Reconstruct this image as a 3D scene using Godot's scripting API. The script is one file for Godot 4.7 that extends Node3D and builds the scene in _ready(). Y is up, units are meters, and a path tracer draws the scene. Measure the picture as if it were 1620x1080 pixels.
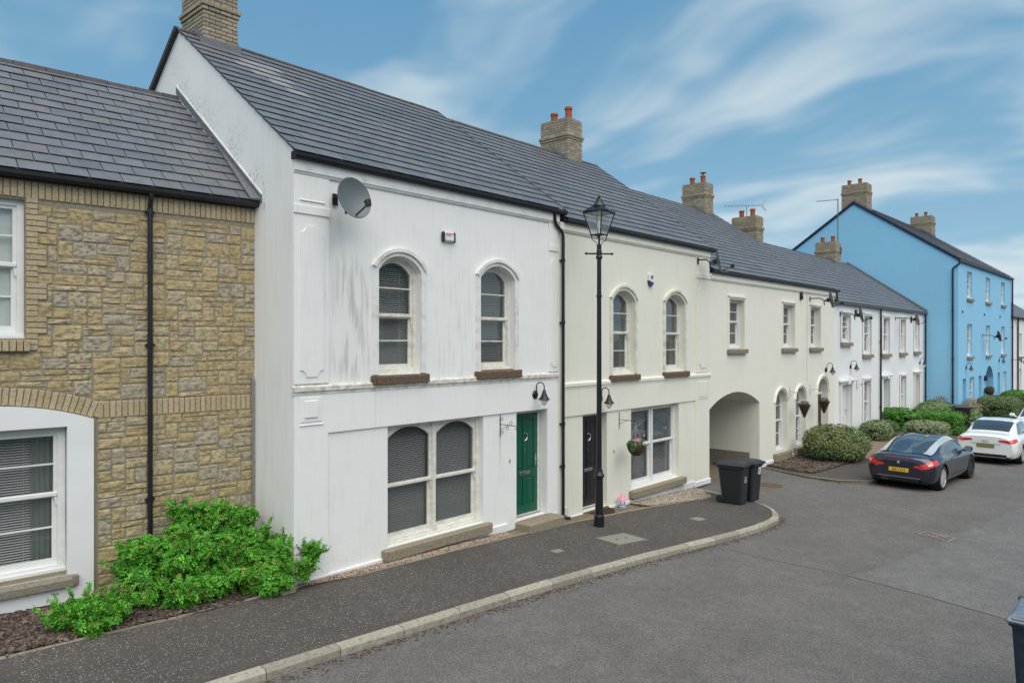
extends Node3D
# A terrace of rendered and stone houses along a street. Street frame: t runs along the facades, n out of them, y up.

const A1 := 47.6754
const A0 := 41.8603
const A6 := 46.3079
var F1: Transform3D   # white and cream terrace
var F0: Transform3D   # stone house
var FB: Transform3D   # blue house
var M := {}
var used := {}
var rng := RandomNumberGenerator.new()

func _ready():
	rng.seed = 7
	F1 = Transform3D(Basis(Vector3.UP, deg_to_rad(A1)), Vector3(-3.21834, 0, -10.38771))
	F0 = Transform3D(Basis(Vector3.UP, deg_to_rad(A0)), Vector3(-4.0464, 0, -11.14184))
	FB = Transform3D(Basis(Vector3.UP, deg_to_rad(A6)), Vector3(23.8158, 0, -37.74055))
	camera_and_light()
	materials()
	ground()
	stone_house()
	white_house()
	cream_house()
	arch_house()
	far_white_houses()
	blue_house()
	pale_far_house()
	facing_houses()
	street_things()
	plants()
	cars()

# ------------------------------------------------------------------ camera, sky, sun
func camera_and_light():
	var cam := Camera3D.new()
	cam.name = "camera"
	cam.position = Vector3(0, 4.0, 0)
	cam.fov = 2.0 * rad_to_deg(atan(540.0 / 1120.0))
	cam.far = 500.0
	add_child(cam)
	cam.current = true
	var sun := DirectionalLight3D.new()
	sun.name = "sun"
	add_child(sun)
	var to_sun := (F1.basis * Vector3(-0.38, 1.4, 0.68)).normalized()
	sun.look_at_from_position(to_sun * 50.0, Vector3.ZERO, Vector3.UP)
	sun.light_energy = 0.5
	sun.light_angular_distance = 80.0
	sun.light_color = Color(1.0, 0.968, 0.92)
	sun.shadow_enabled = true
	var env := Environment.new()
	env.background_mode = Environment.BG_SKY
	env.tonemap_mode = Environment.TONE_MAPPER_LINEAR
	env.tonemap_exposure = 2.52
	env.sdfgi_enabled = true
	env.ssao_enabled = true
	env.ssil_enabled = true
	var sky := Sky.new()
	var sm := PanoramaSkyMaterial.new()
	sm.panorama = ImageTexture.create_from_image(sky_image(2048, 1024))
	sm.energy_multiplier = 1.0
	sky.sky_material = sm
	env.sky = sky
	var we := WorldEnvironment.new()
	we.name = "world_environment"
	we.environment = env
	add_child(we)

func sky_image(w: int, h: int) -> Image:
	# thin streaky cloud over blue, the same all the way round
	var n1 := FastNoiseLite.new(); n1.seed = 5; n1.frequency = 0.55; n1.fractal_octaves = 5; n1.fractal_gain = 0.52
	var n2 := FastNoiseLite.new(); n2.seed = 64; n2.frequency = 0.22; n2.fractal_octaves = 3
	var n3 := FastNoiseLite.new(); n3.seed = 5; n3.frequency = 1.7; n3.fractal_octaves = 4
	var img := Image.create(w, h, false, Image.FORMAT_RGBF)
	img.fill(Color(0.09, 0.088, 0.085))
	var gain := 0.455
	for j in h / 2:
		var lat := (0.5 - (j + 0.5) / h) * PI
		var sy := sin(lat)
		var cy := cos(lat)
		var hz := pow(1.0 - sy, 3.2)
		for i in w:
			var lon := ((i + 0.5) / w - 0.5) * TAU
			var dx := sin(lon) * cy
			var dz := -cos(lon) * cy
			var k := 1.0 / (sy + 0.16)
			var px := dx * k
			var pz := dz * k
			var a := px * 0.80 + pz * 0.60
			var b := -px * 0.60 + pz * 0.80
			var warp := n2.get_noise_2d(px * 0.8 + 31.0, pz * 0.8) * 1.0 + n3.get_noise_2d(px * 0.35, pz * 0.35 + 7.0) * 0.35
			var c := n1.get_noise_2d(a * 0.70 + warp, b * 1.05 + warp * 0.6)
			c += 0.50 * n2.get_noise_2d(a * 0.7, b * 1.3 + 9.0) + 0.52 * n3.get_noise_2d(a * 0.8 + warp * 0.5, b * 1.5 + warp)
			c = smoothstep(-0.34, 0.66, c + 0.10 * hz)
			var blue := Vector3(0.085, 0.250, 0.435).lerp(Vector3(0.34, 0.55, 0.68), hz)
			var white := Vector3(0.49, 0.59, 0.65).lerp(Vector3(0.64, 0.72, 0.75), hz)
			var s := blue.lerp(white, c * 0.92) * gain
			img.set_pixel(i, j, Color(s.x, s.y, s.z))
	return img

# ------------------------------------------------------------------ nodes
func numbered(called: String) -> String:
	if not used.has(called):
		used[called] = 0
		return called
	used[called] += 1
	return "%s_%03d" % [called, used[called]]

func tag(o: Node, label: String, category: String, group := ""):
	o.set_meta("label", label)
	o.set_meta("category", category)
	if group != "":
		o.set_meta("group", group)

func thing(called: String, label: String, category: String, at := Transform3D.IDENTITY, group := "") -> Node3D:
	var o := Node3D.new()
	o.name = numbered(called)
	add_child(o)
	o.transform = at
	tag(o, label, category, group)
	return o

func new_st() -> SurfaceTool:
	var st := SurfaceTool.new()
	st.begin(Mesh.PRIMITIVE_TRIANGLES)
	return st

func put(called: String, mesh: Mesh, mat: Material, parent: Node, at := Transform3D.IDENTITY) -> MeshInstance3D:
	var o := MeshInstance3D.new()
	o.name = numbered(called) if parent == self else called
	o.mesh = mesh
	if mat:
		o.material_override = mat
	o.transform = at
	parent.add_child(o, true)
	return o

func part(called: String, st: SurfaceTool, mat: Material, parent: Node, at := Transform3D.IDENTITY) -> MeshInstance3D:
	return put(called, st.commit(), mat, parent, at)

func structure(o: Node):
	o.set_meta("kind", "structure")
	return o

# ------------------------------------------------------------------ shapes
func tri(st: SurfaceTool, a: Vector3, b: Vector3, c: Vector3):   # anticlockwise seen from the front
	var n := (b - a).cross(c - a)
	if n.length_squared() < 1e-18:
		return
	n = n.normalized()
	for v in [a, c, b]:
		st.set_normal(n)
		st.add_vertex(v)

func quad(st: SurfaceTool, a: Vector3, b: Vector3, c: Vector3, d: Vector3):
	tri(st, a, b, c)
	tri(st, a, c, d)

func smooth_quad(st: SurfaceTool, p: Array, n: Array):
	for k in [0, 2, 1, 0, 3, 2]:
		st.set_normal(n[k])
		st.add_vertex(p[k])

func box(st: SurfaceTool, lo: Vector3, hi: Vector3, xf := Transform3D.IDENTITY):
	var p := []
	for k in 8:
		p.append(xf * Vector3(hi.x if k & 1 else lo.x, hi.y if k & 2 else lo.y, hi.z if k & 4 else lo.z))
	quad(st, p[4], p[5], p[7], p[6])
	quad(st, p[1], p[0], p[2], p[3])
	quad(st, p[5], p[1], p[3], p[7])
	quad(st, p[0], p[4], p[6], p[2])
	quad(st, p[6], p[7], p[3], p[2])
	quad(st, p[0], p[1], p[5], p[4])

func bevel_box(st: SurfaceTool, lo: Vector3, hi: Vector3, b: float, xf := Transform3D.IDENTITY):
	# a box with chamfered edges
	var c := (lo + hi) * 0.5
	var e := (hi - lo) * 0.5
	b = minf(b, minf(e.x, minf(e.y, e.z)) * 0.95)
	var corner := func(sx, sy, sz, ax): # the point of a corner lying on the face across axis ax
		var q := Vector3(e.x - b, e.y - b, e.z - b)
		q[ax] = e[ax]
		return xf * (c + Vector3(q.x * sx, q.y * sy, q.z * sz))
	for ax in 3:
		var u := (ax + 1) % 3
		var v := (ax + 2) % 3
		for s in [-1, 1]:
			var q := []
			for d in [[-1, -1], [1, -1], [1, 1], [-1, 1]]:
				var g := Vector3.ZERO
				g[ax] = s; g[u] = d[0]; g[v] = d[1]
				q.append(corner.call(g.x, g.y, g.z, ax))
			if s > 0:
				quad(st, q[0], q[1], q[2], q[3])
			else:
				quad(st, q[3], q[2], q[1], q[0])
		for su in [-1, 1]:   # edges along ax
			for sv in [-1, 1]:
				var q := []
				for d in [[-1, u], [1, u], [1, v], [-1, v]]:
					var g := Vector3.ZERO
					g[ax] = d[0]; g[u] = su; g[v] = sv
					q.append(corner.call(g.x, g.y, g.z, d[1]))
				if su * sv > 0:
					quad(st, q[3], q[2], q[1], q[0])
				else:
					quad(st, q[0], q[1], q[2], q[3])
	for sx in [-1, 1]:
		for sy in [-1, 1]:
			for sz in [-1, 1]:
				var a = corner.call(sx, sy, sz, 0)
				var bb = corner.call(sx, sy, sz, 1)
				var cc = corner.call(sx, sy, sz, 2)
				if sx * sy * sz > 0:
					tri(st, a, bb, cc)
				else:
					tri(st, a, cc, bb)

func tube(st: SurfaceTool, pts: Array, r, sides := 8, caps := true):
	var count := pts.size()
	var side := Vector3.ZERO
	var rings := []
	var norms := []
	for k in count:
		var dir: Vector3 = (pts[mini(k + 1, count - 1)] - pts[maxi(k - 1, 0)]).normalized()
		if k == 0:
			side = dir.cross(Vector3.UP if absf(dir.y) < 0.9 else Vector3.RIGHT).normalized()
		side = (side - dir * side.dot(dir)).normalized()
		var up := dir.cross(side)
		var rr: float = r[k] if r is Array else r
		var ring := []
		var nr := []
		for s in sides:
			var a := TAU * s / sides
			var nn := side * cos(a) + up * sin(a)
			nr.append(nn)
			ring.append(pts[k] + nn * rr)
		rings.append(ring)
		norms.append(nr)
	for k in count - 1:
		for s in sides:
			var e := (s + 1) % sides
			smooth_quad(st, [rings[k][s], rings[k][e], rings[k + 1][e], rings[k + 1][s]], [norms[k][s], norms[k][e], norms[k + 1][e], norms[k + 1][s]])
	if caps:
		for s in sides:
			var e := (s + 1) % sides
			tri(st, pts[0], rings[0][e], rings[0][s])
			tri(st, pts[count - 1], rings[count - 1][s], rings[count - 1][e])

func lathe(st: SurfaceTool, prof: Array, sides := 16, xf := Transform3D.IDENTITY, turn := 0.0):
	# prof: Vector2(radius, height) from bottom to top, turned round y; every length of the profile keeps its own edge
	for k in prof.size() - 1:
		var p: Vector2 = prof[k]
		var q: Vector2 = prof[k + 1]
		var d := q - p
		if d.length() < 1e-6:
			continue
		var out := Vector2(d.y, -d.x).normalized()
		for s in sides:
			var a := TAU * s / sides + turn
			var b := TAU * (s + 1) / sides + turn
			var na := xf.basis * Vector3(cos(a) * out.x, out.y, sin(a) * out.x)
			var nb := xf.basis * Vector3(cos(b) * out.x, out.y, sin(b) * out.x)
			var P := func(v: Vector2, g: float): return xf * Vector3(cos(g) * v.x, v.y, sin(g) * v.x)
			smooth_quad(st, [P.call(p, b), P.call(p, a), P.call(q, a), P.call(q, b)], [nb.normalized(), na.normalized(), na.normalized(), nb.normalized()])

func prism(st: SurfaceTool, poly: PackedVector2Array, z0: float, z1: float, xf := Transform3D.IDENTITY):
	# poly anticlockwise in x, y; z1 > z0 is the front
	var ix := Geometry2D.triangulate_polygon(poly)
	var V := func(k: int, z: float): return xf * Vector3(poly[k].x, poly[k].y, z)
	for k in range(0, ix.size(), 3):
		var a := poly[ix[k]]; var b := poly[ix[k + 1]]; var c := poly[ix[k + 2]]
		var flip := (b - a).cross(c - a) < 0.0
		var i1 := ix[k + 2] if flip else ix[k + 1]
		var i2 := ix[k + 1] if flip else ix[k + 2]
		tri(st, V.call(ix[k], z1), V.call(i1, z1), V.call(i2, z1))
		tri(st, V.call(ix[k], z0), V.call(i2, z0), V.call(i1, z0))
	for k in poly.size():
		var e := (k + 1) % poly.size()
		quad(st, V.call(k, z0), V.call(e, z0), V.call(e, z1), V.call(k, z1))

func ring(st: SurfaceTool, o: Array, i: Array, z0: float, z1: float, closed := true):
	# the band between two outlines (Vector2, anticlockwise), z1 is the front
	var n := o.size()
	var V := func(p: Vector2, z: float): return Vector3(p.x, p.y, z)
	for k in (n if closed else n - 1):
		var e := (k + 1) % n
		quad(st, V.call(o[k], z1), V.call(o[e], z1), V.call(i[e], z1), V.call(i[k], z1))
		quad(st, V.call(o[e], z0), V.call(o[k], z0), V.call(i[k], z0), V.call(i[e], z0))
		quad(st, V.call(o[k], z0), V.call(o[e], z0), V.call(o[e], z1), V.call(o[k], z1))
		quad(st, V.call(i[e], z0), V.call(i[k], z0), V.call(i[k], z1), V.call(i[e], z1))
	if not closed:
		quad(st, V.call(o[0], z0), V.call(o[0], z1), V.call(i[0], z1), V.call(i[0], z0))
		quad(st, V.call(o[n - 1], z1), V.call(o[n - 1], z0), V.call(i[n - 1], z0), V.call(i[n - 1], z1))

func arch_y(x: float, x0: float, x1: float, ys: float, rise: float) -> float:
	if rise < 0.001:
		return ys
	var w := (x1 - x0) * 0.5
	var R := (w * w + rise * rise) / (2.0 * rise)
	var d := x - (x0 + x1) * 0.5
	return ys + rise - R + sqrt(maxf(0.0, R * R - d * d))

func outline(x0: float, x1: float, y0: float, ys: float, rise: float, steps := 12) -> Array:
	# anticlockwise from the foot on the low-x side: along the foot, up, over the head, down
	var p := [Vector2(x0, y0), Vector2(x1, y0)]
	if rise < 0.001:
		p.append(Vector2(x1, ys)); p.append(Vector2(x0, ys))
	else:
		for k in steps + 1:
			var x := lerpf(x1, x0, float(k) / steps)
			p.append(Vector2(x, arch_y(x, x0, x1, ys, rise)))
	return p

func shrunk(x0: float, x1: float, y0: float, ys: float, rise: float, w: float, foot := -1.0) -> Array:
	# the same outline with w taken off all round (foot: off the bottom)
	var f := w if foot < 0.0 else foot
	if rise < 0.001:
		return outline(x0 + w, x1 - w, y0 + f, ys - w, 0.0)
	var r2 := maxf(0.02, rise * (x1 - x0 - 2 * w) / (x1 - x0))
	return outline(x0 + w, x1 - w, y0 + f, ys + rise - w - r2, r2)

# ------------------------------------------------------------------ materials
func srgb(r: float, g: float, b: float) -> Color:   # real-world (linear) base colour
	return Color(r, g, b).linear_to_srgb()

func noise_tex(sd: int, freq: float, oct: int, ramp: Array, size := 512, type := FastNoiseLite.TYPE_SIMPLEX_SMOOTH, nrm := 0.0) -> NoiseTexture2D:
	var n := FastNoiseLite.new()
	n.seed = sd; n.frequency = freq; n.fractal_octaves = oct; n.noise_type = type
	var t := NoiseTexture2D.new()
	t.width = size; t.height = size; t.seamless = true; t.seamless_blend_skirt = 0.25
	t.noise = n
	if nrm > 0.0:
		t.as_normal_map = true
		t.bump_strength = nrm
	elif ramp:
		var g := Gradient.new()
		g.offsets = PackedFloat32Array(ramp.map(func(x): return x[0]))
		g.colors = PackedColorArray(ramp.map(func(x): return x[1]))
		t.color_ramp = g
	return t

func plain(c: Color, rough := 0.6, metal := 0.0) -> StandardMaterial3D:
	var m := StandardMaterial3D.new()
	m.albedo_color = c
	m.roughness = rough
	m.metallic = metal
	return m

func textured(c: Color, tex: Texture2D, scale: Vector3, rough := 0.9, world := true) -> StandardMaterial3D:
	var m := plain(c, rough)
	m.albedo_texture = tex
	m.uv1_triplanar = true
	m.uv1_world_triplanar = world
	m.uv1_scale = scale
	return m

func bump(m: StandardMaterial3D, tex: Texture2D, cm: float):
	m.heightmap_enabled = true
	m.heightmap_texture = tex
	m.heightmap_scale = cm

func grey(v: float, a := 1.0) -> Color:
	return Color(v, v, v, a)

func noise_bytes(sd: int, freq: float, oct: int, w: int, h: int, squash := 1) -> PackedByteArray:
	var n := FastNoiseLite.new()
	n.seed = sd; n.frequency = freq; n.fractal_octaves = oct
	var im := n.get_seamless_image(w, maxi(16, h / squash), false, false, 0.2)
	if squash > 1:
		im.resize(w, h, Image.INTERPOLATE_CUBIC)
	im.convert(Image.FORMAT_L8)
	return im.get_data()

func render_tex(base: Color, grime: Color, sd: int, amount: float, size: int, stains = null) -> ImageTexture:
	# painted render: faint trowel mottling, rain streaks of dirt, and stains where the photograph shows them (x, y in 0..1, y up)
	var a := noise_bytes(sd, 0.06, 3, size, size, 10)
	var b := noise_bytes(sd + 1, 0.012, 3, size, size)
	var c := noise_bytes(sd + 2, 0.14, 2, size, size)
	var out := PackedByteArray()
	out.resize(size * size * 3)
	var bb := [base.r * 255.0, base.g * 255.0, base.b * 255.0]
	var gg := [grime.r * 255.0, grime.g * 255.0, grime.b * 255.0]
	for j in size:
		for i in size:
			var k := j * size + i
			var sa := a[k] / 255.0
			var sb := b[k] / 255.0
			var sc := c[k] / 255.0
			var g := amount * (0.9 * maxf(0.0, sa - 0.50) * (0.35 + sb) + 0.5 * maxf(0.0, sb - 0.45) + 0.22 * (sc - 0.5))
			var rust := 0.0
			if stains != null:
				var s: Vector2 = stains.call((i + 0.5) / size, 1.0 - (j + 0.5) / size, sa, sb, sc)
				g += s.x
				rust = s.y
			g = clampf(g, 0.0, 0.9)
			var q := k * 3
			out[q] = int(clampf(lerpf(bb[0], gg[0], g) * (1.0 - 0.25 * rust), 0, 255))
			out[q + 1] = int(clampf(lerpf(bb[1], gg[1], g) * (1.0 - 0.42 * rust), 0, 255))
			out[q + 2] = int(clampf(lerpf(bb[2], gg[2], g) * (1.0 - 0.60 * rust), 0, 255))
	return ImageTexture.create_from_image(Image.create_from_data(size, size, false, Image.FORMAT_RGB8, out))

func front_stains(x: float, y: float, sa: float, sb: float, sc: float) -> Vector2:
	# white house front: the picture covers 0..6.6 m along and 0.2..6.8 m up
	var t := x * 6.6
	var h := 0.2 + y * 6.6
	var g := 0.0
	var rust := 0.0
	if h > 3.25:   # streaked dirt beside the big upper window
		var zone := exp(-pow((t - 1.05) / 0.34, 2.0)) * smoothstep(3.2, 3.7, h) * (1.0 - smoothstep(5.0, 5.55, h))
		g += zone * (1.5 * maxf(0.0, sa - 0.42) + 0.10)
		g += 0.5 * maxf(0.0, sa - 0.5) * exp(-pow((t - 3.3) / 0.5, 2.0)) * (1.0 - smoothstep(4.7, 5.6, h))
		var wet := exp(-pow((t - 0.72) / 0.11, 2.0)) * (1.0 - smoothstep(5.85, 6.05, h)) * smoothstep(4.6, 5.9, h)
		g += wet * (0.25 + 0.6 * maxf(0.0, sa - 0.4))
		g += 0.5 * exp(-pow((t - 6.18) / 0.12, 2.0)) * (0.2 + maxf(0.0, sa - 0.35))
		g += 0.9 * maxf(0.0, sc - 0.35) * (1.0 - smoothstep(3.25, 3.40, h)) * (0.4 + sb)
	else:
		g += 0.35 * maxf(0.0, sc - 0.3) * (1.0 - smoothstep(0.5, 0.85, h)) * sb
		var line := exp(-pow((t - 4.437 - 0.008 * (sb - 0.5)) / 0.010, 2.0)) * (1.0 - smoothstep(2.12, 2.2, h)) * smoothstep(1.45, 2.2, h)
		rust = line * 0.8
		g += line * 0.35
		g += 0.28 * exp(-pow((t - 1.47) / 0.012, 2.0)) * smoothstep(2.62, 2.7, h) * (0.3 + sb)
	return Vector2(g, rust)

func gable_stains(x: float, y: float, sa: float, sb: float, sc: float) -> Vector2:
	# black mould along the lead flashing on the gable: 0 .. -8 m back, 0 .. 10 m up (x already mirrored by the mapping)
	var back := x * 8.0
	var h := y * 10.0
	var f := 6.12 + (back - 0.966) / 3.04 * 2.40     # the line of the flashing
	var up := h - f
	var g := 0.0
	if up > 0.0 and up < 1.0 and back > 0.8 and back < 4.3:
		var spot := maxf(0.0, sc - 0.52) * 3.2 * maxf(0.0, sb - 0.36) * 2.4
		g += spot * exp(-up * 3.2) * 1.1
		g += 0.5 * exp(-up * 9.0) * maxf(0.0, sb - 0.3)
	g += 0.10 * maxf(0.0, sa - 0.5) * smoothstep(0.0, 0.5, 1.0 - absf(back - 0.4))
	return Vector2(g, 0.0)

func speckle_tex(sd: int, size: int, dark: float, spread: float, chips: int, chip_v: float, tint: Vector3) -> ImageTexture:
	# tarmac: fine aggregate of uneven tone with pale chips in it
	var r := RandomNumberGenerator.new()
	r.seed = sd
	var b := noise_bytes(sd, 0.02, 3, size, size)
	var out := PackedByteArray()
	out.resize(size * size * 3)
	for k in size * size:
		var v := dark * (1.0 + spread * (r.randf() - 0.5) + 0.13 * (b[k] / 255.0 - 0.5))
		out[k * 3] = int(clampf(v * tint.x * 255.0, 0, 255))
		out[k * 3 + 1] = int(clampf(v * tint.y * 255.0, 0, 255))
		out[k * 3 + 2] = int(clampf(v * tint.z * 255.0, 0, 255))
	for c in chips:
		var i := r.randi_range(1, size - 3)
		var j := r.randi_range(1, size - 3)
		var v := int(255.0 * chip_v * r.randf_range(0.6, 1.0))
		for q in [[0, 0], [1, 0], [0, 1], [1, 1]].slice(0, r.randi_range(1, 4)):
			var k: int = ((j + q[1]) * size + i + q[0]) * 3
			out[k] = v; out[k + 1] = v; out[k + 2] = int(v * 0.97)
	return ImageTexture.create_from_image(Image.create_from_data(size, size, false, Image.FORMAT_RGB8, out))

func rect_tex(m: StandardMaterial3D, w: float, h: float, off: Vector3):
	# one picture laid over w by h metres of a surface, in the thing's own axes
	m.uv1_triplanar = true
	m.uv1_world_triplanar = false
	m.uv1_scale = Vector3(1.0 / w, 1.0 / h, 1.0 / w)
	m.uv1_offset = off

func materials():
	var fine := noise_tex(3, 0.08, 4, [], 512)
	var rough_n := noise_tex(4, 0.03, 5, [], 512)
	M.fine = fine
	# --- renders
	var white := srgb(0.80, 0.80, 0.79)
	var front := plain(Color.WHITE, 0.85)
	front.albedo_texture = render_tex(white, srgb(0.42, 0.42, 0.39), 40, 0.22, 1024, front_stains)
	rect_tex(front, 6.6, 6.6, Vector3(0, -6.8 / 6.6, 0))
	bump(front, fine, 0.06)
	M.white_front = front
	var gab := plain(Color.WHITE, 0.85)
	gab.albedo_texture = render_tex(white, srgb(0.13, 0.13, 0.12), 50, 0.07, 768, gable_stains)
	rect_tex(gab, 8.0, 10.0, Vector3(0, -1.0, 0))
	M.white_gable = gab
	var make := func(base: Color, grime: Color, sd: int, amount: float):
		var m := plain(Color.WHITE, 0.86)
		m.albedo_texture = render_tex(base, grime, sd, amount, 512)
		rect_tex(m, 5.3, 5.3, Vector3.ZERO)
		return m
	M.cream = make.call(srgb(0.765, 0.75, 0.655), srgb(0.36, 0.36, 0.28), 60, 0.20)
	M.cream3 = make.call(srgb(0.785, 0.76, 0.675), srgb(0.40, 0.38, 0.31), 64, 0.16)
	M.ice = make.call(srgb(0.80, 0.80, 0.80), srgb(0.46, 0.46, 0.45), 68, 0.14)
	M.blue = make.call(srgb(0.265, 0.56, 0.79), srgb(0.19, 0.44, 0.65), 72, 0.35)
	M.far_pale = make.call(srgb(0.80, 0.80, 0.79), srgb(0.46, 0.46, 0.44), 76, 0.4)
	M.white_paint = textured(srgb(0.80, 0.81, 0.82), noise_tex(81, 0.01, 3, [[0.0, grey(0.93)], [1.0, grey(1.0)]], 256), Vector3(0.4, 0.4, 0.4), 0.75)
	M.white_trim = textured(srgb(0.80, 0.80, 0.79), noise_tex(141, 0.02, 4, [[0.0, Color(0.80, 0.79, 0.76)], [0.45, grey(0.96)], [1.0, grey(1.0)]], 256), Vector3(0.7, 0.7, 0.7), 0.85)
	M.white_ledge = textured(srgb(0.76, 0.755, 0.73), noise_tex(142, 0.03, 5, [[0.0, Color(0.66, 0.64, 0.58)], [0.40, Color(0.84, 0.82, 0.77)], [0.60, grey(0.96)], [1.0, grey(1.0)]], 512), Vector3(0.5, 0.5, 0.5), 0.9)
	M.cream_trim = textured(srgb(0.765, 0.75, 0.655), noise_tex(143, 0.02, 4, [[0.0, Color(0.80, 0.79, 0.74)], [0.45, grey(0.96)], [1.0, grey(1.0)]], 256), Vector3(0.7, 0.7, 0.7), 0.86)
	M.inside = plain(srgb(0.60, 0.58, 0.53), 0.9)
	# --- joinery, metal, glass
	M.upvc = textured(srgb(0.78, 0.785, 0.78), noise_tex(82, 0.02, 3, [[0.0, grey(0.94)], [1.0, grey(1.0)]], 256), Vector3(0.9, 0.9, 0.9), 0.35)
	M.upvc_worn = textured(srgb(0.74, 0.73, 0.68), noise_tex(83, 0.03, 4, [[0.0, Color(0.84, 0.82, 0.76)], [0.6, grey(1.0)], [1.0, grey(1.0)]], 256), Vector3(0.9, 0.9, 0.9), 0.45)
	M.black_plastic = textured(srgb(0.016, 0.015, 0.018), noise_tex(84, 0.02, 3, [[0.0, grey(0.7)], [1.0, grey(1.0)]], 256), Vector3(1, 1, 1), 0.38)
	M.iron = textured(srgb(0.014, 0.015, 0.019), noise_tex(85, 0.03, 4, [[0.0, grey(0.6)], [1.0, grey(1.0)]], 256), Vector3(2, 2, 2), 0.36)
	M.grey_metal = plain(srgb(0.12, 0.14, 0.15), 0.5, 0.1)
	M.chrome = plain(Color(0.80, 0.80, 0.80), 0.18, 1.0)
	M.galv = plain(srgb(0.30, 0.31, 0.32), 0.5, 0.6)
	M.lead = textured(srgb(0.17, 0.18, 0.20), noise_tex(86, 0.04, 4, [[0.0, grey(0.7)], [1.0, grey(1.15)]], 256), Vector3(1.5, 1.5, 1.5), 0.6)
	var g := plain(Color(0.22, 0.28, 0.27, 0.14), 0.02)
	g.transparency = BaseMaterial3D.TRANSPARENCY_ALPHA
	g.metallic_specular = 1.0
	M.glass = g
	var lg := plain(Color(0.85, 0.88, 0.88, 0.16), 0.06)
	lg.transparency = BaseMaterial3D.TRANSPARENCY_ALPHA
	M.lamp_glass = lg
	M.blind = plain(srgb(0.70, 0.73, 0.72), 0.5)
	M.blind_dark = plain(srgb(0.44, 0.46, 0.46), 0.5)
	M.blind_pale = plain(srgb(0.80, 0.88, 0.86), 0.8)
	M.curtain = plain(srgb(0.20, 0.23, 0.22), 0.9)
	M.globe = plain(srgb(0.80, 0.78, 0.70), 0.15)
	M.wicker = textured(srgb(0.085, 0.045, 0.028), noise_tex(88, 0.08, 3, [[0.0, grey(0.5)], [1.0, grey(1.2)]], 256), Vector3(3, 3, 3), 0.9)
	M.dark_glass = plain(srgb(0.03, 0.035, 0.04), 0.08)
	M.navy = plain(srgb(0.012, 0.018, 0.055), 0.4)
	M.blue_door = plain(srgb(0.10, 0.28, 0.46), 0.5)
	M.twig = plain(srgb(0.055, 0.035, 0.022), 0.9)
	M.rubber = plain(srgb(0.014, 0.014, 0.015), 0.85)
	M.bin = textured(srgb(0.020, 0.022, 0.027), noise_tex(131, 0.02, 4, [[0.0, grey(0.75)], [1.0, grey(1.15)]], 256), Vector3(1.5, 1.5, 1.5), 0.42)
	M.bin_blue = textured(srgb(0.018, 0.030, 0.050), noise_tex(132, 0.02, 4, [[0.0, grey(0.75)], [1.0, grey(1.15)]], 256), Vector3(1.5, 1.5, 1.5), 0.42)
	M.bin_lid = textured(srgb(0.15, 0.18, 0.225), noise_tex(133, 0.02, 4, [[0.0, grey(0.75)], [1.0, grey(1.15)]], 256), Vector3(1.5, 1.5, 1.5), 0.40)
	M.galv_dull = textured(srgb(0.15, 0.145, 0.13), noise_tex(134, 0.04, 4, [[0.0, grey(0.6)], [1.0, grey(1.2)]], 256), Vector3(2, 2, 2), 0.8)
	M.chalk_white = plain(srgb(0.28, 0.235, 0.235), 1.0)
	var paint := func(c: Color, metal: float, rough: float):
		var m := plain(c, rough, metal)
		m.clearcoat_enabled = true
		m.clearcoat = 1.0
		m.clearcoat_roughness = 0.03
		return m
	M.coupe_paint = paint.call(srgb(0.040, 0.044, 0.064), 0.7, 0.28)
	M.white_car = paint.call(srgb(0.78, 0.79, 0.80), 0.0, 0.4)
	M.silver = paint.call(srgb(0.66, 0.67, 0.68), 0.5, 0.3)
	M.car_black = plain(srgb(0.012, 0.012, 0.014), 0.4)
	M.car_glass = paint.call(srgb(0.025, 0.03, 0.033), 0.0, 0.03)
	M.car_glass.metallic_specular = 1.0
	M.grey_trim = plain(srgb(0.16, 0.16, 0.17), 0.4, 0.3)
	M.alloy = plain(srgb(0.55, 0.55, 0.56), 0.35, 0.3)
	M.alloy_dark = plain(srgb(0.045, 0.045, 0.048), 0.4, 0.5)
	M.tail_red = paint.call(srgb(0.62, 0.03, 0.022), 0.0, 0.25)
	M.tail_dull = paint.call(srgb(0.22, 0.02, 0.03), 0.0, 0.3)
	M.tail_clear = paint.call(srgb(0.75, 0.62, 0.60), 0.0, 0.2)
	M.plate_yellow = plain(srgb(0.62, 0.40, 0.03), 0.5)
	M.plate_dull = plain(srgb(0.19, 0.16, 0.035), 0.6)
	M.rope = plain(srgb(0.5, 0.5, 0.47), 0.8)
	# --- doors
	var grain := noise_tex(87, 0.03, 4, [[0.0, grey(0.86)], [1.0, grey(1.0)]], 256)
	M.green_door = textured(srgb(0.004, 0.105, 0.060), grain, Vector3(6, 0.8, 6), 0.32, false)
	M.black_door = textured(srgb(0.018, 0.018, 0.022), grain, Vector3(6, 0.8, 6), 0.34, false)
	M.brown_door = textured(srgb(0.035, 0.027, 0.025), grain, Vector3(6, 0.8, 6), 0.4, false)
	M.pink_door = textured(srgb(0.72, 0.30, 0.31), grain, Vector3(6, 0.8, 6), 0.4, false)
	M.red_paint = plain(srgb(0.55, 0.06, 0.06), 0.45)
	M.grey_door = textured(srgb(0.30, 0.31, 0.33), grain, Vector3(6, 0.8, 6), 0.4, false)
	# --- stone, brick, slate
	M.stone = []
	var stones := [[0.475, 0.395, 0.245], [0.46, 0.375, 0.220], [0.49, 0.42, 0.285], [0.455, 0.40, 0.30], [0.475, 0.385, 0.235], [0.43, 0.39, 0.32]]
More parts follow.
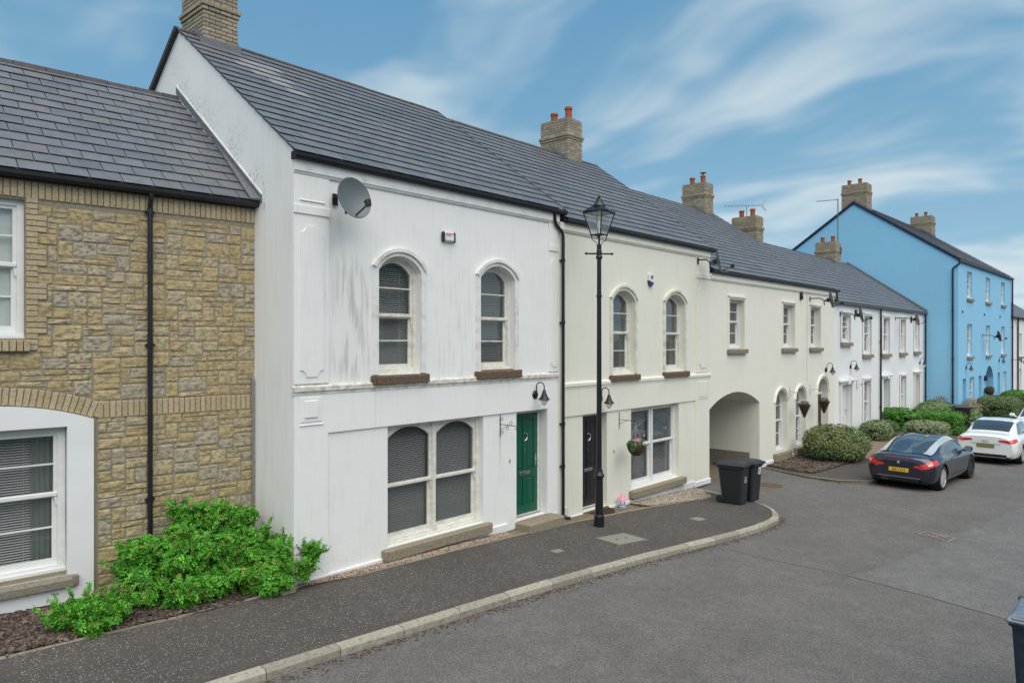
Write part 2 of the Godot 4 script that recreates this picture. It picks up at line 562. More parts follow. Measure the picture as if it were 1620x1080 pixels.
	for k in stones.size():
		var c: Array = stones[k]
		var m := textured(srgb(c[0], c[1], c[2]), noise_tex(90 + k, 0.022, 5, [[0.0, Color(0.58, 0.57, 0.60)], [0.36, Color(0.76, 0.75, 0.76)], [0.52, Color(0.97, 0.95, 0.90)], [1.0, Color(1.0, 0.98, 0.90)]], 512), Vector3(1.3, 1.3, 1.3), 0.95)
		bump(m, rough_n, 0.7)
		M.stone.append(m)
	M.mortar = textured(srgb(0.34, 0.295, 0.215), noise_tex(97, 0.05, 4, [[0.0, grey(0.7)], [1.0, grey(1.05)]], 256), Vector3(2, 2, 2), 0.95)
	M.brick = []
	for c in [[0.45, 0.365, 0.225], [0.42, 0.335, 0.205], [0.47, 0.39, 0.255], [0.46, 0.36, 0.24]]:
		M.brick.append(textured(srgb(c[0], c[1], c[2]), noise_tex(98, 0.05, 4, [[0.0, grey(0.72)], [0.5, grey(0.98)], [1.0, grey(1.1)]], 256), Vector3(1.8, 1.8, 1.8), 0.92))
	M.chim = []
	for c in [[0.375, 0.315, 0.225], [0.33, 0.275, 0.20], [0.41, 0.35, 0.26], [0.30, 0.26, 0.20]]:
		M.chim.append(textured(srgb(c[0], c[1], c[2]), noise_tex(99, 0.05, 4, [[0.0, grey(0.62)], [0.5, grey(0.98)], [1.0, grey(1.1)]], 256), Vector3(2.2, 2.2, 2.2), 0.92))
	M.chim_mortar = plain(srgb(0.085, 0.075, 0.06), 0.95)
	M.clay = textured(srgb(0.40, 0.115, 0.045), noise_tex(101, 0.05, 3, [[0.0, grey(0.65)], [1.0, grey(1.1)]], 256), Vector3(2, 2, 2), 0.8)
	M.slate = []
	var st := noise_tex(102, 0.012, 4, [[0.0, Color(0.80, 0.80, 0.81)], [0.5, Color(0.95, 0.95, 0.95)], [1.0, Color(1.0, 1.0, 1.0)]], 512)
	for c in [[0.128, 0.140, 0.162], [0.115, 0.126, 0.148], [0.142, 0.153, 0.172], [0.128, 0.134, 0.152], [0.108, 0.120, 0.139], [0.142, 0.145, 0.156]]:
		var m := textured(srgb(c[0], c[1], c[2]), st, Vector3(0.8, 0.8, 0.8), 0.52)
		bump(m, fine, 0.12)
		M.slate.append(m)
	M.slate_worn = textured(srgb(0.24, 0.24, 0.25), st, Vector3(0.8, 0.8, 0.8), 0.6)
	M.under = M.slate[1]
	M.ridge = textured(srgb(0.088, 0.070, 0.058), noise_tex(104, 0.03, 4, [[0.0, grey(0.6)], [0.6, grey(1.0)], [1.0, Color(1.3, 1.2, 1.0)]], 256), Vector3(1.2, 1.2, 1.2), 0.85)
	M.ridge_slate = textured(srgb(0.062, 0.055, 0.060), noise_tex(105, 0.03, 4, [[0.0, grey(0.7)], [1.0, grey(1.1)]], 256), Vector3(1.2, 1.2, 1.2), 0.8)
	var sill_t := noise_tex(106, 0.03, 5, [[0.0, Color(0.62, 0.62, 0.60)], [0.45, Color(0.88, 0.88, 0.86)], [1.0, Color(1.0, 0.99, 0.97)]], 512)
	M.sill_brown = textured(srgb(0.20, 0.155, 0.12), noise_tex(144, 0.035, 5, [[0.0, Color(0.38, 0.36, 0.34)], [0.42, Color(0.66, 0.63, 0.60)], [0.58, Color(0.95, 0.86, 0.78)], [1.0, Color(1.0, 1.0, 0.98)]], 512), Vector3(1.6, 1.6, 1.6), 0.95)
	bump(M.sill_brown, rough_n, 0.6)
	M.sill_stone = textured(srgb(0.33, 0.285, 0.215), sill_t, Vector3(1.1, 1.1, 1.1), 0.95)
	M.sill_grey = textured(srgb(0.28, 0.25, 0.205), sill_t, Vector3(1.1, 1.1, 1.1), 0.95)
	M.concrete = textured(srgb(0.26, 0.215, 0.15), sill_t, Vector3(0.8, 0.8, 0.8), 0.95)
	# --- ground
	var patch := noise_tex(110, 0.006, 4, [[0.0, grey(0.80)], [0.5, grey(0.95)], [1.0, grey(1.10)]], 512)
	var tar := func(tex: Texture2D, per_m: float, tone: Color, sd: int):
		var m := textured(tone, tex, Vector3.ONE * per_m, 0.92)
		m.detail_enabled = true
		m.detail_albedo = noise_tex(sd, 0.008, 4, [[0.0, grey(0.91)], [0.5, grey(0.97)], [1.0, grey(1.03)]], 512)
		m.detail_blend_mode = BaseMaterial3D.BLEND_MODE_MUL
		m.detail_uv_layer = BaseMaterial3D.DETAIL_UV_2
		m.uv2_triplanar = true
		m.uv2_world_triplanar = true
		m.uv2_scale = Vector3.ONE * 0.13
		bump(m, fine, 0.25)
		return m
	M.road = tar.call(speckle_tex(120, 1024, 0.372, 0.75, 3600, 0.58, Vector3(1.02, 0.985, 0.97)), 0.14, Color.WHITE, 111)
	M.road2 = tar.call(speckle_tex(121, 1024, 0.398, 0.75, 2600, 0.58, Vector3(1.01, 0.985, 0.98)), 0.14, Color.WHITE, 112)
	M.pave = tar.call(speckle_tex(122, 1024, 0.280, 0.60, 12000, 0.68, Vector3(1.05, 0.975, 0.93)), 0.16, Color.WHITE, 113)
	M.joint = plain(srgb(0.118, 0.113, 0.106), 0.95)
	M.joint_pale = plain(srgb(0.150, 0.145, 0.138), 0.95)
	M.kerb = textured(srgb(0.40, 0.375, 0.32), sill_t, Vector3(0.9, 0.9, 0.9), 0.95)
	M.edging = textured(srgb(0.33, 0.29, 0.225), sill_t, Vector3(0.9, 0.9, 0.9), 0.95)
	M.soil = textured(srgb(0.045, 0.034, 0.027), noise_tex(115, 0.03, 5, [[0.0, grey(0.5)], [1.0, grey(1.3)]], 512), Vector3.ONE * 0.9, 1.0)
	M.slab = textured(srgb(0.23, 0.175, 0.12), sill_t, Vector3(0.6, 0.6, 0.6), 0.95)
	M.cover = textured(srgb(0.27, 0.26, 0.23), sill_t, Vector3(1.6, 1.6, 1.6), 0.95)
	M.rust_cover = textured(srgb(0.13, 0.085, 0.055), sill_t, Vector3(1.6, 1.6, 1.6), 0.9)
	M.chalk = plain(srgb(0.27, 0.175, 0.17), 1.0)

# ------------------------------------------------------------------ ground
const FALL := [[-30.0, 0.80], [-8.0, 0.62], [-3.0, 0.52], [0.0, 0.41], [3.0, 0.35], [6.0, 0.24], [9.0, 0.10], [12.0, 0.0], [16.0, -0.02], [25.0, -0.04], [45.0, -0.10], [120.0, -0.3]]

func fall(t: float) -> float:   # height of the pavement along the street
	for k in FALL.size() - 1:
		if t < FALL[k + 1][0]:
			var u := clampf((t - FALL[k][0]) / (FALL[k + 1][0] - FALL[k][0]), 0.0, 1.0)
			return lerpf(FALL[k][1], FALL[k + 1][1], u)
	return FALL[-1][1]

func pave_y(t: float, n: float) -> float:
	return fall(t) - 0.015 * clampf(n, 0.0, 3.2)

func road_y(t: float, n: float) -> float:
	return fall(t) - 0.03 - 0.040 * clampf(n, 0.0, 3.2)

func sheet(poly: PackedVector2Array, h: Callable, lift: float, step: float, st: SurfaceTool):
	# a ground sheet over a polygon in street (t, n): cut into cells so that it follows the fall
	var lo := poly[0]
	var hi := poly[0]
	for p in poly:
		lo = lo.min(p); hi = hi.max(p)
	var cells := []
	var t := floorf(lo.x / step) * step
	while t < hi.x:
		var row := floorf(lo.y / 1.6) * 1.6
		while row < hi.y:
			var top := row + 1.6 if row < 3.1 else hi.y + 1.0
			if row < -1.7:
				top = minf(-1.6, hi.y + 1.0)
			cells.append(PackedVector2Array([Vector2(t, row), Vector2(t + step, row), Vector2(t + step, top), Vector2(t, top)]))
			row = top
		t += step
	for cell in cells:
		for piece in Geometry2D.intersect_polygons(poly, cell):
			var ix := Geometry2D.triangulate_polygon(piece)
			for k in range(0, ix.size(), 3):
				var v := []
				for q in 3:
					var p: Vector2 = piece[ix[k + q]]
					v.append(F1 * Vector3(p.x, h.call(p.x, p.y) + lift, p.y))
				if (v[1] - v[0]).cross(v[2] - v[0]).y < 0.0:
					tri(st, v[0], v[2], v[1])
				else:
					tri(st, v[0], v[1], v[2])

# the kerb's road edge in (t, n)
const KERB := [[-40.0, 0.9], [-20.0, 1.65], [-8.0, 2.08], [-4.0, 2.20], [-1.5, 2.28], [0.0, 2.34], [2.5, 2.52], [5.0, 2.72], [7.5, 2.98], [9.0, 3.10], [9.9, 3.10], [10.6, 2.98], [11.2, 2.72], [11.6, 2.36], [11.85, 1.95], [12.0, 1.5], [12.1, 0.8], [12.2, 0.05]]

func kerb_curve() -> Curve2D:
	var c := Curve2D.new()
	for k in KERB.size():
		var p := Vector2(KERB[k][0], KERB[k][1])
		var a := Vector2(KERB[maxi(k - 1, 0)][0], KERB[maxi(k - 1, 0)][1])
		var b := Vector2(KERB[mini(k + 1, KERB.size() - 1)][0], KERB[mini(k + 1, KERB.size() - 1)][1])
		var d := (b - a).normalized()
		c.add_point(p, -d * (p - a).length() * 0.33, d * (b - p).length() * 0.33)
	return c

func kerb_stones(parent: Node3D, c: Curve2D, s0: float, s1: float, length: float, width: float, up0: float, up1: float, h: Callable, mats: Array):
	# precast kerbs laid end to end: splayed outer edge, open joints between them
	var s := s0
	var k := 0
	while s < s1 - 0.1:
		var e := minf(s + length, s1)
		var a := c.sample_baked(s + 0.006)
		var b := c.sample_baked(e - 0.006)
		var d := (b - a).normalized()
		var inw := Vector2(d.y, -d.x)
		var st := new_st()
		var pts := []
		for p in [a, b]:
			var up: float = lerpf(up0, up1, clampf((s - s0) / (s1 - s0), 0, 1))
			var y: float = h.call(p.x, p.y) + rng.randf_range(-0.004, 0.004)
			var q: Vector2 = p + inw * width
			pts.append([Vector3(p.x, y - 0.25, p.y), Vector3(p.x, y + up - 0.035, p.y), Vector3(p.x + inw.x * 0.03, y + up, p.y + inw.y * 0.03), Vector3(q.x, y + up, q.y), Vector3(q.x, y - 0.25, q.y)])
		for j in 5:
			var f := (j + 1) % 5
			quad(st, F1 * pts[0][j], F1 * pts[1][j], F1 * pts[1][f], F1 * pts[0][f])
		for j in 3:
			tri(st, F1 * pts[0][0], F1 * pts[0][j + 1], F1 * pts[0][j + 2])
			tri(st, F1 * pts[1][0], F1 * pts[1][j + 2], F1 * pts[1][j + 1])
		part("kerb_stone", st, mats[k % mats.size()], parent)
		s = e
		k += 1

func ground():
	# the land reaches the horizon
	var st := new_st()
	var land := PackedVector2Array([Vector2(-140, -180), Vector2(260, -180), Vector2(260, 120), Vector2(-140, 120)])
	sheet(land, func(t, _n): return fall(t) - 0.35, 0.0, 20.0, st)
	structure(part("ground", st, M.soil, self))
	st = new_st()
	sheet(PackedVector2Array([Vector2(-40, -0.3), Vector2(70, -0.3), Vector2(70, 14.5), Vector2(-40, 14.5)]), road_y, 0.0, 1.0, st)
	structure(part("road", st, M.road, self))
	# the later strip of tarmac across the mouth of the street, a shade paler, with its sealed joints
	st = new_st()
	var newer := PackedVector2Array([Vector2(7.23, 5.45), Vector2(7.87, 5.68), Vector2(9.9, 5.93), Vector2(12.84, 6.31), Vector2(15.5, 6.75), Vector2(26.0, 8.4), Vector2(40.0, 9.6), Vector2(40.0, 14.4), Vector2(4.6, 14.4), Vector2(6.74, 7.54), Vector2(6.96, 6.78)])
	sheet(newer, road_y, 0.004, 1.0, st)
	structure(part("road_patch", st, M.road2, self))
	for line in [[Vector2(7.22, 5.46), Vector2(7.87, 5.68), Vector2(9.9, 5.93), Vector2(12.84, 6.31), Vector2(15.5, 6.75), Vector2(26.0, 8.4)], [Vector2(7.33, 3.3), Vector2(7.2, 3.95), Vector2(7.21, 5.5), Vector2(6.96, 6.78), Vector2(6.74, 7.54), Vector2(6.0, 10.0)]]:
		st = new_st()
		for k in line.size() - 1:
			var a: Vector2 = line[k]
			var b: Vector2 = line[k + 1]
			var w := Vector2(-(b - a).normalized().y, (b - a).normalized().x) * 0.009
			sheet(PackedVector2Array([a - w, b - w, b + w, a + w]), road_y, 0.0075, 1.0, st)
		structure(part("road_joint", st, M.joint if line[0].y > 5.0 else M.joint_pale, self))
	# pavement in front of the near houses
	var c := kerb_curve()
	var inner := PackedVector2Array()
	var s := 0.0
	while s < c.get_baked_length():
		var a := c.sample_baked(s)
		var d := (c.sample_baked(s + 0.05) - a).normalized()
		inner.append(a + Vector2(d.y, -d.x) * 0.138)
		s += 0.35
	inner.append(Vector2(12.05, -0.3)); inner.append(Vector2(0.0, -0.3)); inner.append(Vector2(-0.5, -1.6)); inner.append(Vector2(-40, -5.8))
	st = new_st()
	sheet(inner, pave_y, 0.0, 0.5, st)
	structure(part("pavement", st, M.pave, self))
	var kerb := Node3D.new()
	kerb.name = "kerb"
	add_child(kerb)
	structure(kerb)
	var total := c.get_baked_length()
	var start := 0.0
	while c.sample_baked(start).x < -9.0:
		start += 0.05
	var bend := start
	while c.sample_baked(bend).x < 9.2:
		bend += 0.05
	var tones := []
	for k in 5:
		var m: StandardMaterial3D = M.kerb.duplicate()
		m.albedo_color = srgb(0.40, 0.375, 0.32) * [1.0, 0.96, 1.05, 0.92, 1.02][k]
		tones.append(m)
	kerb_stones(kerb, c, start, bend, 0.915, 0.14, 0.11, 0.11, road_y, tones)
	kerb_stones(kerb, c, bend, total, 0.46, 0.14, 0.11, 0.03, road_y, tones)
	# flush edging of the second pavement, beyond the drive through the arch
	var e2 := Curve2D.new()
	for p in [[70.0, 5.2], [40.0, 4.5], [28.0, 4.05], [21.0, 3.75], [18.2, 3.45], [16.9, 3.2], [16.35, 2.75], [16.2, 2.2], [16.25, 1.5], [16.45, 0.9], [16.62, 0.05]]:
		e2.add_point(Vector2(p[0], p[1]))
	var inner2 := PackedVector2Array()
	s = 0.0
	while s < e2.get_baked_length():
		inner2.append(e2.sample_baked(s))
		s += 0.5
	inner2.append(Vector2(16.7, -0.3)); inner2.append(Vector2(70, -0.3))
	st = new_st()
	sheet(inner2, pave_y, -0.012, 1.0, st)
	structure(part("far_pavement", st, M.pave, self))
	var edging := Node3D.new()
	edging.name = "edging"
	add_child(edging)
	structure(edging)
	var near := 0.0
	while e2.sample_baked(near).x > 45.0:
		near += 0.1
	var rev := Curve2D.new()
	var pts := e2.get_baked_points()
	for k in pts.size():
		if pts[k].x < 45.0:
			rev.add_point(pts[k])
	kerb_stones(edging, rev, 0.0, rev.get_baked_length(), 0.9, -0.06, 0.02, 0.02, func(t, n): return pave_y(t, n) - 0.03, [M.edging])
	# drive under the arch
	st = new_st()
	sheet(PackedVector2Array([Vector2(12.2, -9.0), Vector2(17.2, -9.0), Vector2(17.2, -0.28), Vector2(12.2, -0.28)]), func(t, _n): return fall(t) - 0.028, 0.0, 1.0, st)
	structure(part("drive", st, M.slab, self))
	# brown slabs at the doors, beds, strips
	st = new_st()
	sheet(PackedVector2Array([Vector2(4.55, -0.02), Vector2(9.1, -0.02), Vector2(9.1, 0.55), Vector2(8.6, 0.50), Vector2(6.0, 0.36), Vector2(4.55, 0.33)]), pave_y, 0.004, 0.5, st)
	structure(part("door_path", st, M.slab, self))
	st = new_st()
	sheet(PackedVector2Array([Vector2(20.9, -0.1), Vector2(28.2, -0.1), Vector2(28.2, 1.0), Vector2(25.0, 1.9), Vector2(20.9, 2.2)]), pave_y, -0.006, 1.0, st)
	structure(part("front_path", st, M.slab, self))
	var strip := func(called: String, poly: Array, m: Material, lift: float):
		var q := new_st()
		sheet(PackedVector2Array(poly), pave_y, lift, 0.5, q)
		return structure(part(called, q, m, self))
	strip.call("planting_bed", [Vector2(-8.0, -1.95), Vector2(0.0, -1.12), Vector2(0.0, 0.09), Vector2(-0.45, 0.10), Vector2(-1.3, 0.15), Vector2(-2.0, 0.12), Vector2(-2.9, 0.06), Vector2(-3.5, 0.04), Vector2(-8.0, -0.2)], M.soil, 0.012)
	strip.call("gravel_bed", [Vector2(0.0, 0.0), Vector2(4.55, 0.0), Vector2(4.55, 0.33), Vector2(2.8, 0.30), Vector2(1.0, 0.27), Vector2(0.0, 0.16)], M.soil, 0.006)
	strip.call("gravel_bed", [Vector2(8.85, 0.0), Vector2(12.0, 0.0), Vector2(12.0, 0.25), Vector2(11.4, 0.95), Vector2(10.5, 0.86), Vector2(9.1, 0.56), Vector2(8.85, 0.4)], M.soil, 0.006)
	strip.call("shrub_bed", [Vector2(17.0, 0.0), Vector2(21.0, 0.0), Vector2(21.0, 1.9), Vector2(18.4, 1.75), Vector2(16.75, 1.6), Vector2(16.7, 0.9)], M.soil, 0.004)
	# narrow concrete edging along the beds
	var lip := Node3D.new()
	lip.name = "bed_edging"
	add_child(lip)
	structure(lip)
	var ec := Curve2D.new()
	for p in [[-8.0, -0.18], [-3.5, 0.06], [-2.9, 0.08], [-2.0, 0.14], [-1.3, 0.17], [-0.45, 0.12], [0.0, 0.13], [1.0, 0.29], [2.8, 0.32], [4.55, 0.35], [6.0, 0.38], [8.6, 0.52], [9.1, 0.58], [10.5, 0.88], [11.4, 0.97]]:
		ec.add_point(Vector2(p[0], p[1]))
	kerb_stones(lip, ec, 0.0, ec.get_baked_length(), 0.9, 0.045, 0.018, 0.018, pave_y, [M.edging])
	pebbles("reddish pebbles in the narrow strip under the white house window", "gravel", [Vector2(0.05, 0.02), Vector2(4.5, 0.02), Vector2(4.5, 0.31), Vector2(2.8, 0.28), Vector2(1.0, 0.25), Vector2(0.05, 0.14)], 5200, 0.010, [[0.30, 0.20, 0.14], [0.38, 0.29, 0.22], [0.22, 0.13, 0.09], [0.42, 0.36, 0.30], [0.16, 0.13, 0.11]], 0.02)
	pebbles("buff pebbles between the cream house window and the pavement", "gravel", [Vector2(8.95, 0.02), Vector2(12.0, 0.02), Vector2(12.0, 0.25), Vector2(11.38, 0.92), Vector2(10.5, 0.83), Vector2(9.1, 0.53)], 7000, 0.012, [[0.30, 0.25, 0.18], [0.40, 0.35, 0.27], [0.22, 0.18, 0.13], [0.46, 0.42, 0.36], [0.17, 0.15, 0.12]], 0.02)
	pebbles("dark bark mulch in the bed before the stone house", "bark_chips", [Vector2(-6.0, -1.72), Vector2(-0.02, -1.10), Vector2(-0.02, 0.05), Vector2(-1.3, 0.11), Vector2(-2.0, 0.08), Vector2(-2.9, 0.02), Vector2(-3.5, 0.0), Vector2(-6.0, -0.15)], 15000, 0.020, [[0.060, 0.042, 0.032], [0.10, 0.075, 0.060], [0.035, 0.025, 0.020], [0.16, 0.13, 0.11], [0.08, 0.05, 0.035]], 0.022, true)
	pebbles("brown bark mulch round the rounded shrub by the arch", "bark_chips", [Vector2(17.0, 0.05), Vector2(21.0, 0.05), Vector2(21.0, 1.85), Vector2(18.4, 1.7), Vector2(16.8, 1.55)], 6000, 0.024, [[0.080, 0.055, 0.040], [0.12, 0.09, 0.07], [0.05, 0.035, 0.028], [0.17, 0.14, 0.12]], 0.016, true)

func pebbles(label: String, called: String, poly: Array, count: int, r: float, tones: Array, lift: float, flat := false):
	var st := new_st()
	if flat:
		bevel_box(st, Vector3(-1.5, -0.16, -0.5), Vector3(1.5, 0.16, 0.5), 0.12)
	else:
		lathe(st, [Vector2(0.0, -0.6), Vector2(0.75, -0.35), Vector2(1.0, 0.0), Vector2(0.7, 0.42), Vector2(0.0, 0.6)], 6)
	var mat := plain(Color.WHITE, 0.95)
	mat.vertex_color_use_as_albedo = true
	var mesh := st.commit()
	mesh.surface_set_material(0, mat)
	var mm := MultiMesh.new()
	mm.transform_format = MultiMesh.TRANSFORM_3D
	mm.use_colors = true
	mm.mesh = mesh
	mm.instance_count = count
	var pp := PackedVector2Array(poly)
	var lo := pp[0]
	var hi := pp[0]
	for p in pp:
		lo = lo.min(p); hi = hi.max(p)
	for k in count:
		var p := Vector2.ZERO
		while true:
			p = Vector2(rng.randf_range(lo.x, hi.x), rng.randf_range(lo.y, hi.y))
			if Geometry2D.is_point_in_polygon(p, pp):
				break
		var s := r * rng.randf_range(0.6, 1.5)
		var b := Basis.from_euler(Vector3(rng.randf_range(-0.4, 0.4), rng.randf() * TAU, rng.randf_range(-0.4, 0.4))).scaled_local(Vector3(s * rng.randf_range(0.8, 1.4), s, s))
		mm.set_instance_transform(k, Transform3D(b, F1 * Vector3(p.x, pave_y(p.x, p.y) + lift + rng.randf() * r * 0.6, p.y)))
		var c: Array = tones[rng.randi() % tones.size()]
		var v := rng.randf_range(0.8, 1.2)
		mm.set_instance_color(k, Color(c[0] * v, c[1] * v, c[2] * v))
	var o := MultiMeshInstance3D.new()
	o.name = numbered(called)
	o.multimesh = mm
	o.set_meta("kind", "stuff")
	tag(o, label, "gravel" if called == "gravel" else "mulch")
	add_child(o)

# ------------------------------------------------------------------ house parts (local x = t - h.x)
func house(called: String, label: String, category: String, frame: Transform3D, t0: float, group := "") -> Dictionary:
	return {"n": thing(called, label, category, frame * Transform3D(Basis.IDENTITY, Vector3(t0, 0, 0)), group), "x": t0, "f": frame}

func hbox(h: Dictionary, called: String, mat: Material, t0: float, t1: float, y0: float, y1: float, n0: float, n1: float, parent = null, bev := 0.0) -> MeshInstance3D:
	var st := new_st()
	if bev > 0.0:
		bevel_box(st, Vector3(t0 - h.x, y0, n0), Vector3(t1 - h.x, y1, n1), bev)
	else:
		box(st, Vector3(t0 - h.x, y0, n0), Vector3(t1 - h.x, y1, n1))
	return part(called, st, mat, parent if parent else h.n)

func xsec(st: SurfaceTool, poly: Array, x0: float, x1: float):
	# a section given as (n, y), drawn out along x
	prism(st, PackedVector2Array(poly), -x1, -x0, Transform3D(Basis(Vector3(0, 0, 1), Vector3(0, 1, 0), Vector3(-1, 0, 0)), Vector3.ZERO))

func open(t0: float, t1: float, y0: float, ys: float, rise := 0.0) -> Dictionary:
	return {"t0": t0, "t1": t1, "y0": y0, "ys": ys, "rise": rise}

func front_wall(h: Dictionary, t0: float, t1: float, y0: float, y1: float, holes: Array, thick: float, mat: Material, n := 0.0, called := "wall", foot = null):
	# a wall with openings: solid strips between the openings, and the reveals through its thickness
	var st := new_st()
	var xs := [t0, t1]
	for o in holes:
		var steps := 14 if o.rise > 0.001 else 1
		for k in steps + 1:
			xs.append(lerpf(o.t0, o.t1, float(k) / steps))
	xs.sort()
	for k in xs.size() - 1:
		var a: float = xs[k]
		var b: float = xs[k + 1]
		if b - a < 1e-5:
			continue
		var mid := (a + b) * 0.5
		var inside := holes.filter(func(o): return o.t0 < mid and o.t1 > mid)
		inside.sort_custom(func(p, q): return p.y0 < q.y0)
		var la: float = foot.call(a) if foot != null else y0
		var lb: float = foot.call(b) if foot != null else y0
		for o in inside + [null]:
			var ha := y1
			var hb := y1
			if o != null:
				ha = o.y0
				hb = o.y0
			if ha > la + 1e-4 or hb > lb + 1e-4:
				for z in [n, n - thick]:
					var p := [Vector3(a - h.x, la, z), Vector3(b - h.x, lb, z), Vector3(b - h.x, hb, z), Vector3(a - h.x, ha, z)]
					if z == n:
						quad(st, p[0], p[1], p[2], p[3])
					else:
						quad(st, p[3], p[2], p[1], p[0])
			if o != null:
				la = arch_y(a, o.t0, o.t1, o.ys, o.rise)
				lb = arch_y(b, o.t0, o.t1, o.ys, o.rise)
	for o in holes:
		var pts := outline(o.t0 - h.x, o.t1 - h.x, o.y0, o.ys, o.rise, 14)
		for k in pts.size():
			var p: Vector2 = pts[k]
			var q: Vector2 = pts[(k + 1) % pts.size()]
			quad(st, Vector3(p.x, p.y, n), Vector3(q.x, q.y, n), Vector3(q.x, q.y, n - thick), Vector3(p.x, p.y, n - thick))
	quad(st, Vector3(t0 - h.x, y1, n), Vector3(t1 - h.x, y1, n), Vector3(t1 - h.x, y1, n - thick), Vector3(t0 - h.x, y1, n - thick))
	for s in [[t0, -1], [t1, 1]]:
		var x: float = s[0] - h.x
		var p := [Vector3(x, y0, n - thick), Vector3(x, y0, n), Vector3(x, y1, n), Vector3(x, y1, n - thick)]
		if s[1] < 0:
			quad(st, p[0], p[1], p[2], p[3])
		else:
			quad(st, p[3], p[2], p[1], p[0])
	return part(called, st, mat, h.n)

func shell(h: Dictionary, t0: float, t1: float, y0: float, eave: float, ridge_n: float, ridge_y: float, mat: Material, side_mat: Material, thick := 0.22, skip_left := false):
	# gable walls, back wall, ground and upper floor: the rooms behind the windows are closed
	var back := ridge_n * 2.0
	for s in [[t0, t0 + thick, "gable_wall"], [t1 - thick, t1, "gable_wall"]]:
		if skip_left and s[0] == t0:
			continue
		var st := new_st()
		xsec(st, [Vector2(-0.30, y0), Vector2(-0.30, eave + 0.2), Vector2(ridge_n, ridge_y - 0.06), Vector2(back, eave), Vector2(back, y0)], s[0] + 0.004 - h.x, s[1] - 0.004 - h.x)
		part(s[2], st, side_mat, h.n)
	hbox(h, "rear_wall", mat, t0 + 0.004, t1 - 0.004, y0, eave, back - 0.2, back)
	hbox(h, "room_floor", M.inside, t0 + thick, t1 - thick, y0 - 0.05, y0 + 0.02, back, -0.3)
	hbox(h, "room_floor", M.inside, t0 + thick, t1 - thick, (y0 + eave) * 0.5 - 0.30, (y0 + eave) * 0.5 - 0.05, back, -0.3)
	hbox(h, "room_ceiling", M.inside, t0 + thick, t1 - thick, eave - 0.35, eave - 0.25, back, -0.3)
	hbox(h, "room_partition", M.inside, t0 + thick, t1 - thick, y0 + 0.02, eave - 0.35, -3.6, -3.5)

